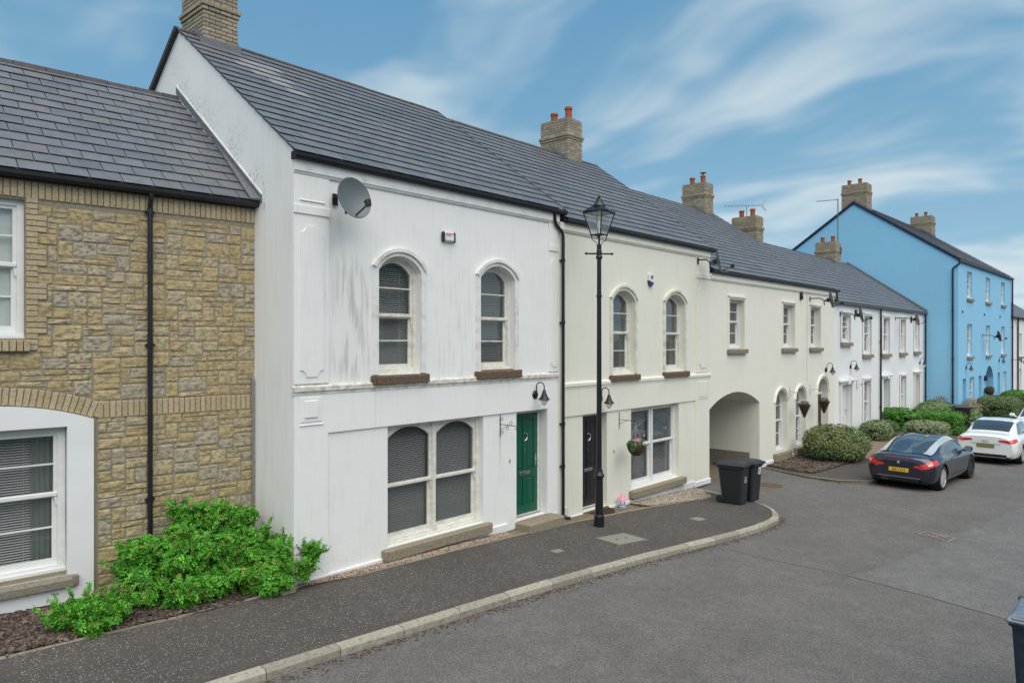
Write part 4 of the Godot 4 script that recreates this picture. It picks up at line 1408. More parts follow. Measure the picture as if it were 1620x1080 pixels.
# ------------------------------------------------------------------ the houses
func stone_house():
	var h := house("stone_house", "buff squared rubble stone house with black downpipe beside the white gabled house", "house", F0, 0.0)
	var L := -5.4
	var uw := open(-4.25, -3.01, 4.04, 5.83)
	var lw := open(-4.36, -2.547, 0.94, 2.87)
	front_wall(h, L, 0.06, -0.2, 6.10, [uw, lw], 0.3, M.mortar, -0.022)
	# --- bands that the stones stop at
	var soldier := func(t: float) -> float:       # top of the white surround's arch
		return arch_y(t, -4.66, -2.237, 2.95, 0.23)
	# bricks: eaves course, band, arch over the window, quoins, sill
	var meshes := []
	for k in 3:
		var q := new_st()
		bevel_box(q, Vector3(-0.5, -0.5, -0.5), Vector3(0.5, 0.5, 0.5), 0.05)
		meshes.append(q.commit())
	var brick := func(c: Vector2, w: float, hh: float, turn: float, out := 0.0, called := "brick"):
		var b := Basis(Vector3(0, 0, 1), turn).scaled_local(Vector3(w, hh, 0.09))
		put(called, meshes[rng.randi() % 3], M.brick[rng.randi() % M.brick.size()], h.n, Transform3D(b, Vector3(c.x, c.y, -0.045 + out + rng.randf_range(-0.003, 0.002))))
	var x := 0.0
	while x > L:
		brick.call(Vector2(x - 0.034, 5.965), 0.066, 0.215, 0.0)
		x -= 0.0755
	x = 0.0
	while x > -2.18:
		brick.call(Vector2(x - 0.034, 3.06), 0.066, 0.225, 0.0)
		x -= 0.0755
	var a0 := -2.19
	for k in 34:
		var t := a0 - k * 0.0725
		if t < -4.75:
			break
		var y: float = soldier.call(clampf(t, -4.66, -2.237))
		var lean := (t + 3.45) / 3.3
		brick.call(Vector2(t + lean * 0.11 - 0.02, y + 0.125), 0.064, 0.225, -lean)
	var row := 0
	var y := 3.92
	while y < 5.84:
		var long := int(row / 3) % 2 == 1
		var wid := 0.23 if long else 0.135
		brick.call(Vector2(-3.0 + wid * 0.5, y), wid - 0.008, 0.064, 0.0)
		y += 0.0735
		row += 1
	for k in 17:
		brick.call(Vector2(-2.995 - k * 0.0755, 3.945), 0.066, 0.14, 0.0, 0.055)
	# --- squared rubble: a grid of cells, filled with stones one to three cells high
	var cw := 0.058
	var chh := 0.0745
	var cols := int((0.02 - L) / cw)
	var rows := int((5.85 - 0.2) / chh)
	var taken := {}
	var blocked := func(t: float, yy: float) -> bool:
		if yy > 5.80:
			return true
		if t < -2.205 and t > -4.70 and yy < soldier.call(clampf(t, -4.66, -2.237)) + 0.26:
			return true
		if yy > 2.925 and yy < 3.185 and t > -2.25:
			return true
		if t > -4.35 and t < -2.99 + 0.005 and yy > 3.86:
			return true
		if t < -2.75 and t >= -2.99 and yy > 3.88:
			var r := int((yy - 3.883) / 0.0735)
			return t < (-2.765 if int(r / 3) % 2 == 1 else -2.86)
		return false
	var spots := []
	for j in rows:
		for i in cols:
			var cx := 0.02 - (i + 0.5) * cw
			var cy := 0.2 + (j + 0.5) * chh
			if taken.has(Vector2i(i, j)) or blocked.call(cx, cy):
				continue
			var hh: int = [1, 1, 1, 2, 2, 2, 3, 3][rng.randi() % 8]
			var ww: int = [rng.randi_range(3, 7), rng.randi_range(3, 7), rng.randi_range(3, 6)][hh - 1]
			var ok_w := 0
			for q in ww:
				if i + q >= cols or taken.has(Vector2i(i + q, j)) or blocked.call(0.02 - (i + q + 0.5) * cw, cy):
					break
				ok_w += 1
			if ok_w == ww - 1 or ok_w < 1:
				pass
			var nxt := i + ok_w
			if nxt < cols and not taken.has(Vector2i(nxt, j)) and ok_w == ww:
				# do not leave a sliver beside it
				var left := 0
				while left < 3 and nxt + left < cols and not taken.has(Vector2i(nxt + left, j)) and not blocked.call(0.02 - (nxt + left + 0.5) * cw, cy):
					left += 1
				if left < 2:
					ok_w += left
			var ok_h := 1
			while ok_h < hh:
				var free := true
				for q in ok_w:
					if taken.has(Vector2i(i + q, j + ok_h)) or blocked.call(0.02 - (i + q + 0.5) * cw, cy + ok_h * chh):
						free = false
				if not free:
					break
				ok_h += 1
			for q in ok_w:
				for r in ok_h:
					taken[Vector2i(i + q, j + r)] = true
			spots.append(Rect2(0.02 - (i + ok_w) * cw, 0.2 + j * chh, ok_w * cw, ok_h * chh))
	var rocks := []
	for k in 12:
		rocks.append(rock_face(200 + k))
	spots.sort_custom(func(p, q): return (p.get_area() + (1.0 if p.position.x > -3.5 else 0.0)) > (q.get_area() + (1.0 if q.position.x > -3.5 else 0.0)))
	var rest := []
	for k in M.stone.size():
		rest.append(new_st())
	for k in spots.size():
		var r: Rect2 = spots[k]
		var g := 0.0075
		var c := r.get_center()
		var b := Basis.from_scale(Vector3(r.size.x - 2 * g, r.size.y - 2 * g, rng.randf_range(0.8, 1.25)))
		if rng.randf() < 0.5:
			b = b * Basis(Vector3(0, 0, 1), PI)
		var xf := Transform3D(b, Vector3(c.x, c.y, -0.028))
		var mk: int = rng.randi() % M.stone.size()
		if r.size.y < 0.08:
			mk = [0, 2, 4, 2, 1, 3][rng.randi() % 6]
		if k < 300:
			put("stone", rocks[rng.randi() % 12], M.stone[mk], h.n, xf)
		else:
			rest[mk].append_from(rocks[rng.randi() % 12], 0, xf)
	for k in rest.size():
		var o := part("stones", rest[k], M.stone[k], h.n)
		o.set_meta("kind", "stuff")
	# --- upper window, white frame
	window(h, uw, 0.10, {"frame": 0.075, "blind": "roller", "blind_mat": M.blind_pale})
	# --- lower window in its white painted surround
	var st := new_st()
	var sur_o := outline(-4.66, -2.237, 0.30, 2.95, 0.23, 14)
	var o2 := [Vector2(-4.66, 0.30), Vector2(-2.237, 0.30)] + sur_o.slice(2)
	var i2 := [Vector2(-4.36, 0.90), Vector2(-2.547, 0.90)]
	for k in 15:
		i2.append(Vector2(lerpf(-2.547, -4.36, k / 14.0), 2.87))
	ring(st, o2, i2, -0.14, 0.035)
	part("window_surround", st, M.white_paint, h.n)
	window(h, lw, 0.12, {"frame": 0.085, "blind": "slats", "blind_mat": M.blind, "curtain_edge": true})
	st = new_st()
	xsec(st, [Vector2(-0.12, 0.76), Vector2(0.115, 0.76), Vector2(0.115, 0.85), Vector2(0.03, 0.90), Vector2(-0.12, 0.92)], -4.48, -2.48)
	bevel_box(st, Vector3(-2.50, 0.76, 0.036), Vector3(-2.425, 0.895, 0.117), 0.012)
	part("window_sill", st, M.sill_grey, h.n)
	# --- roof
	roof_slope(h, L - 0.1, 0.10, Vector2(0.13, 6.17), Vector2(-2.93, 8.50), true, 0.277, 0.40)
	ridge_tiles(h, L - 0.1, 0.0, -2.93, 8.49, M.ridge_slate)
	gutter(h, L - 0.1, 0.10, 6.095, 0.085)
	shell(h, L, 0.0, 0.3, 6.0, -2.93, 8.5, M.inside, M.inside)
	# lead against the white gable
	st = new_st()
	var d := Vector2(-2.93, 8.50) - Vector2(0.16, 6.15)
	var nn := Vector2(d.y, -d.x).normalized()
	xsec(st, [Vector2(0.16, 6.15) + nn * 0.045, Vector2(-2.93, 8.50) + nn * 0.045, Vector2(-2.93, 8.50) + nn * 0.075, Vector2(0.16, 6.15) + nn * 0.075], -0.15, 0.10)
	part("lead_flashing", st, M.lead, h.n)
	# downpipe with its swan neck, and the grey conduit in the corner
	downpipe(h, -1.535, [Vector3(-1.535, 6.10, 0.10), Vector3(-1.535, 6.02, 0.10), Vector3(-1.535, 5.93, 0.055), Vector3(-1.535, 5.86, 0.05), Vector3(-1.535, 0.4, 0.05)], 0.05, [5.84, 3.95, 1.75])
	st = new_st()
	tube(st, [Vector3(-0.045, 3.40, 0.022), Vector3(-0.045, 0.3, 0.022)], 0.017, 8)
	tube(st, [Vector3(-0.045, 3.42, -0.02), Vector3(-0.045, 3.42, 0.022), Vector3(-0.045, 3.40, 0.022)], 0.019, 8)
	part("conduit", st, M.galv, h.n)

func rock_face(sd: int) -> ArrayMesh:
	# a pitched stone of unit size: rounded edge, uneven face
	var r := RandomNumberGenerator.new()
	r.seed = sd
	var st := new_st()
	var g := []
	for j in 5:
		var line := []
		for i in 5:
			var u: float = [0.0, 0.07, 0.5, 0.93, 1.0][i] - 0.5
			var v: float = [0.0, 0.11, 0.5, 0.89, 1.0][j] - 0.5
			var rim := i == 0 or j == 0 or i == 4 or j == 4
			if i > 0 and i < 4:
				u += r.randf_range(-0.03, 0.03)
			if j > 0 and j < 4:
				v += r.randf_range(-0.04, 0.04)
			if (i == 0 or i == 4) and (j == 0 or j == 4):
				u *= 0.95
				v *= 0.92
			line.append(Vector3(u, v, (0.006 if rim else 0.016 + r.randf_range(-0.004, 0.008))))
		g.append(line)
	for j in 4:
		for i in 4:
			quad(st, g[j][i], g[j][i + 1], g[j + 1][i + 1], g[j + 1][i])
	for k in 4:
		for e in [[g[0][k], g[0][k + 1]], [g[4][k + 1], g[4][k]], [g[k][4], g[k + 1][4]], [g[k + 1][0], g[k][0]]]:
			quad(st, Vector3(e[0].x, e[0].y, -0.02), Vector3(e[1].x, e[1].y, -0.02), e[1], e[0])
	return st.commit()

func pilaster_panel(h: Dictionary, t0: float, t1: float, y0: float, y1: float, n: float, mat: Material):
	# a raised strip with scooped lower and upper corners
	var st := new_st()
	var r := minf(0.11, (t1 - t0) * 0.26)
	var p := PackedVector2Array()
	var x0: float = t0 - h.x
	var x1: float = t1 - h.x
	for c in [[x0, y0, 0], [x1, y0, 1], [x1, y1, 2], [x0, y1, 3]]:
		for k in 5:
			var a: float = PI * 0.5 * k / 4.0
			match c[2]:
				0: p.append(Vector2(c[0], c[1]) + Vector2(r * sin(a), r * cos(a)))
				1: p.append(Vector2(c[0], c[1]) + Vector2(-r * cos(a), r * sin(a)))
				2: p.append(Vector2(c[0], c[1]) + Vector2(-r * sin(a), -r * cos(a)))
				3: p.append(Vector2(c[0], c[1]) + Vector2(r * cos(a), -r * sin(a)))
	prism(st, p, n, n + 0.016)
	part("pilaster_panel", st, mat, h.n)

func string_course(h: Dictionary, t0: float, t1: float, y: float, mat: Material):
	# y: underside of the lower bead
	var st := new_st()
	xsec(st, [Vector2(0.0, y), Vector2(0.038, y), Vector2(0.038, y + 0.035), Vector2(0.044, y + 0.04), Vector2(0.044, y + 0.048), Vector2(0.060, y + 0.052), Vector2(0.060, y + 0.115), Vector2(0.035, y + 0.135), Vector2(0.0, y + 0.145)], t0 - h.x, t1 - h.x)
	part("string_course", st, mat, h.n)

func cornice(h: Dictionary, t0: float, t1: float, y: float, mat: Material):
	# y: top, under the gutter
	var st := new_st()
	xsec(st, [Vector2(0.0, y - 0.20), Vector2(0.028, y - 0.20), Vector2(0.04, y - 0.165), Vector2(0.055, y - 0.16), Vector2(0.055, y - 0.003), Vector2(0.0, y - 0.003)], t0 - h.x, t1 - h.x)
	part("cornice", st, mat, h.n)

func white_house():
	var h := house("white_house", "tall white rendered house with green front door and a bare gable over the stone house", "house", F1, 0.0)
	var n: Node3D = h.n
	var w1 := open(1.535, 2.435, 3.46, 5.18, 0.245)
	var w2 := open(3.885, 4.845, 3.44, 5.20, 0.245)
	var gw := open(1.732, 3.974, 0.60, 2.606)
	var dr := open(4.91, 5.832, 0.44, 2.60)
	front_wall(h, 0.0, 6.22, 0.30, 6.68, [w1, w2, gw, dr], 0.32, M.white_front)
	# the raised frieze and piers round the recessed ground floor
	var st := new_st()
	box(st, Vector3(0.0, 2.609, 0.0), Vector3(6.17, 3.205, 0.03))
	part("frieze", st, M.white_front, n)
	hbox(h, "pier", M.white_front, 0.0, 0.578, 0.36, 2.6095, 0.0, 0.0302)
	hbox(h, "pier", M.white_front, 5.835, 6.17, 0.36, 2.6095, 0.0, 0.0302)
	hbox(h, "pier_panel", M.white_front, 0.10, 0.46, 2.80, 3.17, 0.03, 0.042, null, 0.008)
	hbox(h, "pier_panel", M.white_front, 0.165, 0.395, 2.86, 3.12, 0.042, 0.062, null, 0.01)
	hbox(h, "pier_panel", M.white_front, 0.09, 0.49, 2.745, 2.765, 0.03, 0.046, null, 0.006)
	hbox(h, "plinth", M.white_paint, 0.0, 4.62, 0.30, 0.462, 0.0, 0.040, null, 0.012)
	hbox(h, "plinth", M.white_paint, 5.84, 6.17, 0.20, 0.42, 0.0, 0.040, null, 0.012)
	string_course(h, -0.02, 6.19, 3.207, M.white_ledge)
	cornice(h, 0.0, 6.22, 6.68, M.white_trim)
	# upper pilasters
	hbox(h, "pilaster", M.white_front, 0.0, 0.60, 3.37, 6.47, 0.0, 0.026)
	hbox(h, "pilaster", M.white_front, 5.90, 6.20, 3.37, 6.47, 0.0, 0.026)
	hbox(h, "pilaster_cap", M.white_front, -0.008, 0.61, 5.89, 6.02, 0.026, 0.045, null, 0.006)
	hbox(h, "pilaster_cap", M.white_front, 5.89, 6.205, 5.89, 6.02, 0.026, 0.045, null, 0.006)
	hbox(h, "pilaster_band", M.white_front, 0.09, 0.52, 6.085, 6.105, 0.026, 0.043, null, 0.006)
	pilaster_panel(h, 0.10, 0.50, 3.47, 5.72, 0.026, M.white_front)
	pilaster_panel(h, 5.95, 6.19, 3.47, 5.72, 0.026, M.white_front)
	# windows
	window(h, w1, 0.13, {"mat": M.upvc_worn, "frame": 0.055, "meet": 4.42})
	window(h, w2, 0.13, {"mat": M.upvc_worn, "frame": 0.055, "meet": 4.42, "blind_mat": M.blind_dark})
	for w in [w1, w2]:
		moulding(h, w, M.white_trim)
		sill(h, w.t0 - 0.15, w.t1 + 0.13, 3.305, 3.445, 0.105, M.sill_brown)
	window(h, gw, 0.13, {"lights": 2, "bars": false, "head_rise": 0.20, "frame": 0.065, "meet": 1.56, "blind_mat": M.blind_dark, "mat": M.upvc_worn})
	sill(h, 1.60, 4.105, 0.415, 0.585, 0.13, M.sill_stone)
	# door
	panel_door(h, 4.93, 5.815, 0.44, 2.585, 0.17, M.green_door, "green panelled front door with chrome knocker", 15)
	st = new_st()
	bevel_box(st, Vector3(4.87, 0.14, 0.002), Vector3(5.96, 0.435, 0.40), 0.02)
	box(st, Vector3(4.915, 0.14, -0.25), Vector3(5.828, 0.434, 0.003))
	part("door_step", st, M.sill_stone, n)
	hbox(h, "bell_push", M.sill_grey, 4.70, 4.725, 1.62, 1.69, 0.0, 0.012)
	# gable
	st = new_st()
	xsec(st, [Vector2(-0.001, 0.30), Vector2(-0.001, 6.825), Vector2(-3.95, 9.705), Vector2(-7.90, 6.825), Vector2(-7.90, 0.30)], -0.002, 0.25)
	part("gable_wall", st, M.white_gable, n)
	shell(h, 0.0, 6.25, 0.35, 6.6, -3.95, 9.65, M.white_paint, M.white_paint, 0.22, true)
	# roof
	roof_slope(h, -0.05, 6.30, Vector2(0.13, 6.755), Vector2(-3.95, 9.735), true, 0.29, 0.43, func(t, s): return t > 0.8 and t < 1.5 and s > 3.4 - (t - 0.8) * 1.6 and s < 4.2)
	ridge_tiles(h, -0.06, 0.29, -3.95, 9.715, M.ridge)
	ridge_tiles(h, 0.96, 6.32, -3.95, 9.715, M.ridge)
	st = new_st()
	xsec(st, [Vector2(-3.97, 9.70), Vector2(-8.08, 6.66), Vector2(-8.08, 6.78), Vector2(-3.97, 9.80)], -0.085, -0.003)
	part("verge_board", st, M.ridge_slate, n)
	st = new_st()
	xsec(st, [Vector2(-3.93, 9.735), Vector2(0.14, 6.765), Vector2(0.14, 6.80), Vector2(-3.93, 9.77)], 6.27, 6.32)
	part("verge_trim", st, M.ridge_slate, n)
	gutter(h, -0.03, 6.36, 6.68, 0.09)
	# the lead cover strip and the rendered bead above it, along the lower roof
	for q in [[0.03, 0.17, -0.014, "lead_cover", M.lead], [0.17, 0.195, -0.022, "render_bead", M.white_trim]]:
		st = new_st()
		xsec(st, [Vector2(-0.90, 6.11 + q[0]), Vector2(-0.90, 6.11 + q[1]), Vector2(-4.06, 8.55 + q[1]), Vector2(-4.06, 8.55 + q[0])], q[2], -0.003)
		part(q[3], st, q[4], n)
	chimney(h, 0.29, 0.955, -4.53, -3.60, 9.25, 10.72, true, Vector2(-3.95, 9.75), 6.80, [[0.62, -4.35, 0.30], [0.62, -3.85, 0.36]])
	# downpipe between the houses
	downpipe(h, 6.33, [Vector3(6.02, 6.70, 0.085), Vector3(6.02, 6.56, 0.085), Vector3(6.06, 6.46, 0.075), Vector3(6.27, 6.33, 0.065), Vector3(6.33, 6.24, 0.06), Vector3(6.33, 0.32, 0.06), Vector3(6.35, 0.27, 0.10), Vector3(6.40, 0.26, 0.20)], 0.06, [5.72, 4.4, 2.25, 1.35])
	# fixed to the wall
	dish(on_wall(F1, 0.70, 6.18, 0.03), Vector3(-0.04, 0.22, 0.96), "grey satellite dish high on the white house beside its gable corner", M.grey_metal, 0.22)
	var al := thing("alarm_box", "white alarm box with black ends and red lettering on the white house", "alarm box", on_wall(F1, 3.06, 5.86))
	st = new_st()
	bevel_box(st, Vector3(-0.11, -0.085, 0.0), Vector3(0.12, 0.085, 0.075), 0.025)
	part("casing", st, M.upvc, al)
	for s in [[-0.155, -0.105], [0.115, 0.145]]:
		st = new_st()
		bevel_box(st, Vector3(s[0], -0.095, 0.0), Vector3(s[1], 0.09, 0.078), 0.02)
		part("end_cap", st, M.black_plastic, al)
	for k in 2:
		st = new_st()
		for q in 6:
			var bx := -0.09 + q * 0.031
			if k == 1 and q > 3:
				continue
			ring(st, [Vector2(bx, 0.012 + (1 - k) * 0.032), Vector2(bx + 0.023, 0.012 + (1 - k) * 0.032), Vector2(bx + 0.023, 0.036 + (1 - k) * 0.032), Vector2(bx, 0.036 + (1 - k) * 0.032)], [Vector2(bx + 0.007, 0.019 + (1 - k) * 0.032), Vector2(bx + 0.016, 0.019 + (1 - k) * 0.032), Vector2(bx + 0.016, 0.029 + (1 - k) * 0.032), Vector2(bx + 0.007, 0.029 + (1 - k) * 0.032)], 0.074, 0.077)
		part("lettering", st, M.red_paint, al)
	wall_lamp(on_wall(F1, 5.44, 2.92, 0.03), "swan neck wall lamp over the green door")
	var br := thing("hanging_bracket", "empty scrolled black iron bracket beside the green door", "bracket", on_wall(F1, 4.437, 2.16), "hanging basket brackets")
	iron_bracket(br, 0.42, 0.44, true)

func iron_bracket(br: Node3D, high: float, reach: float, scroll: bool, mat: Material = null):
	var m: Material = mat if mat else M.iron
	var st := new_st()
	bevel_box(st, Vector3(-0.011, 0.0, 0.0), Vector3(0.011, high, 0.009), 0.003)
	part("back_bar", st, m, br)
	st = new_st()
	tube(st, [Vector3(0, high * 0.58, 0.01), Vector3(0, high * 0.56, reach)], 0.007, 6)
	var brace := []
	for k in 9:
		var u := k / 8.0
		brace.append(Vector3(0, high * (0.30 + 0.27 * sin(u * PI * 0.5)), reach * 0.62 * u + 0.01))
	tube(st, brace, 0.005, 6)
	part("arm", st, m, br)
	if scroll:
		for c in [[high * 0.82, 0.045, 0.04], [high * 0.22, 0.05, 0.042], [high * 0.66, reach * 0.62, 0.05], [high * 0.44, reach * 0.42, 0.045], [high * 0.46, reach * 0.95, 0.04]]:
			st = new_st()
			var pts := []
			for k in 15:
				var a := k * 0.5
				var r: float = c[2] * (1.0 - k * 0.05)
				pts.append(Vector3(0, c[0] + r * cos(a), c[1] + r * sin(a)))
			tube(st, pts, 0.0045, 5)
			part("scroll", st, m, br)

func cream_house():
	var h := house("cream_house", "cream rendered house with black front door and hanging flower basket", "house", F1, 6.22)
	var n: Node3D = h.n
	var w1 := open(8.25, 9.20, 3.22, 4.97, 0.245)
	var w2 := open(10.65, 11.66, 3.22, 4.99, 0.245)
	var gw := open(9.05, 11.36, 0.42, 2.38)
	var dr := open(7.10, 8.03, 0.22, 2.38)
	front_wall(h, 6.22, 13.06, 0.02, 6.54, [w1, w2, gw, dr], 0.32, M.cream)
	hbox(h, "frieze", M.cream, 6.38, 13.04, 2.385, 2.985, 0.0, 0.03)
	hbox(h, "pier", M.cream, 12.22, 13.04, 0.04, 2.3855, 0.0, 0.0302)
	hbox(h, "plinth", M.white_paint, 6.38, 7.08, 0.05, 0.22, 0.0, 0.036, null, 0.01)
	hbox(h, "plinth", M.white_paint, 8.05, 12.2, 0.02, 0.19, 0.0, 0.036, null, 0.01)
	hbox(h, "plinth", M.white_paint, 12.18, 13.08, 0.0, 0.15, 0.0, 0.06, null, 0.012)
	string_course(h, 6.38, 13.10, 2.975, M.cream)
	cornice(h, 6.24, 13.06, 6.54, M.cream)
	hbox(h, "pilaster", M.cream, 12.28, 13.06, 3.14, 6.33, 0.0, 0.026)
	hbox(h, "pilaster_cap", M.cream, 12.27, 13.07, 5.75, 5.88, 0.026, 0.045, null, 0.006)
	pilaster_panel(h, 12.42, 12.94, 3.26, 5.55, 0.026, M.cream)
	hbox(h, "pier_panel", M.cream, 12.42, 12.94, 2.46, 2.89, 0.03, 0.045, null, 0.008)
	hbox(h, "pier_panel", M.cream, 12.40, 12.96, 2.415, 2.435, 0.03, 0.045, null, 0.006)
	window(h, w1, 0.13, {"mat": M.upvc_worn, "frame": 0.055, "meet": 4.19, "blind_mat": M.blind_dark})
	window(h, w2, 0.13, {"mat": M.upvc_worn, "frame": 0.055, "meet": 4.19, "blind_mat": M.blind_dark})
	for w in [w1, w2]:
		moulding(h, w, M.cream_trim)
		sill(h, w.t0 - 0.14, w.t1 + 0.13, 3.07, 3.205, 0.105, M.sill_brown)
	window(h, gw, 0.13, {"lights": 2, "bars": false, "frame": 0.065, "meet": 1.42, "blind_mat": M.blind_dark})
	sill(h, 8.95, 11.55, 0.235, 0.405, 0.14, M.sill_stone)
	panel_door(h, 7.12, 8.01, 0.22, 2.36, 0.17, M.black_door, "black panelled front door behind the street lamp", 5)
	hbox(h, "door_step", M.slab, 7.09, 8.04, 0.04, 0.217, -0.25, 0.05)
	hbox(h, "bell_push", M.sill_grey, 8.30, 8.325, 1.40, 1.47, 0.0, 0.012)
	hbox(h, "vent", M.upvc_worn, 6.44, 6.54, 0.28, 0.44, 0.0, 0.02)
	roof_slope(h, 6.28, 13.12, Vector2(0.13, 6.60), Vector2(-3.95, 9.63), true, 0.29, 0.43)
	ridge_tiles(h, 6.34, 11.0, -3.95, 9.61, M.ridge)
	ridge_tiles(h, 11.72, 13.14, -3.95, 9.61, M.ridge)
	var st := new_st()
	xsec(st, [Vector2(-3.93, 9.63), Vector2(0.14, 6.61), Vector2(0.14, 6.64), Vector2(-3.93, 9.66)], 13.10 - 6.22, 13.14 - 6.22)
	part("verge_trim", st, M.ridge_slate, n)
	gutter(h, 6.37, 13.30, 6.53, 0.09)
	shell(h, 6.26, 13.06, 0.1, 6.45, -3.95, 9.55, M.cream, M.cream)
	chimney(h, 11.02, 11.72, -4.50, -3.45, 9.0, 10.60, false, Vector2(-3.95, 9.63), 6.64, [[11.37, -4.25, 0.34], [11.37, -3.70, 0.42]])
	wall_lamp(on_wall(F1, 7.72, 2.70, 0.03), "swan neck wall lamp over the black door, partly behind the street lamp")
	dish(on_wall(F1, 12.36, 6.22, 0.03), Vector3(0.48, 0.2, 0.87), "dark grey satellite dish at the eaves end of the cream house", M.grey_metal, 0.34)
	var al := thing("alarm_box", "white and navy wedge alarm box over the cream house windows", "alarm box", on_wall(F1, 9.90, 5.54))
	st = new_st()
	prism(st, PackedVector2Array([Vector2(-0.12, -0.02), Vector2(0.11, -0.07), Vector2(0.11, 0.13), Vector2(-0.12, 0.13)]), 0.0, 0.06)
	part("casing", st, M.upvc, al)
	st = new_st()
	prism(st, PackedVector2Array([Vector2(-0.12, -0.022), Vector2(-0.06, -0.15), Vector2(0.0, -0.17), Vector2(0.08, -0.12), Vector2(0.11, -0.072)]), 0.0, 0.058)
	part("strobe", st, plain(srgb(0.015, 0.02, 0.13), 0.25), al)
	st = new_st()
	prism(st, PackedVector2Array([Vector2(-0.045, 0.10), Vector2(0.0, 0.0), Vector2(0.03, 0.06), Vector2(0.06, 0.0), Vector2(0.07, 0.10)]), 0.059, 0.062)
	part("emblem", st, plain(srgb(0.02, 0.03, 0.05), 0.4), al)
	var br := thing("hanging_bracket", "black iron bracket with a small horse figure, holding the flower basket", "bracket", on_wall(F1, 8.535, 1.93), "hanging basket brackets")
	iron_bracket(br, 0.40, 0.47, false)
	st = new_st()
	# a galloping horse in flat iron
	var hp := PackedVector2Array([Vector2(-0.12, 0.04), Vector2(-0.09, 0.07), Vector2(-0.02, 0.075), Vector2(0.04, 0.085), Vector2(0.08, 0.13), Vector2(0.10, 0.12), Vector2(0.135, 0.085), Vector2(0.12, 0.075), Vector2(0.085, 0.085), Vector2(0.065, 0.05), Vector2(0.11, 0.0), Vector2(0.10, -0.01), Vector2(0.045, 0.03), Vector2(-0.03, 0.03), Vector2(-0.09, -0.015), Vector2(-0.10, 0.0), Vector2(-0.07, 0.04), Vector2(-0.15, 0.09), Vector2(-0.16, 0.07)])
	prism(st, hp, -0.003, 0.003, Transform3D(Basis(Vector3(0, 0, 1), Vector3(0, 1, 0), Vector3(-1, 0, 0)), Vector3(0, 0.25, 0.20)))
	part("horse_figure", st, M.iron, br)

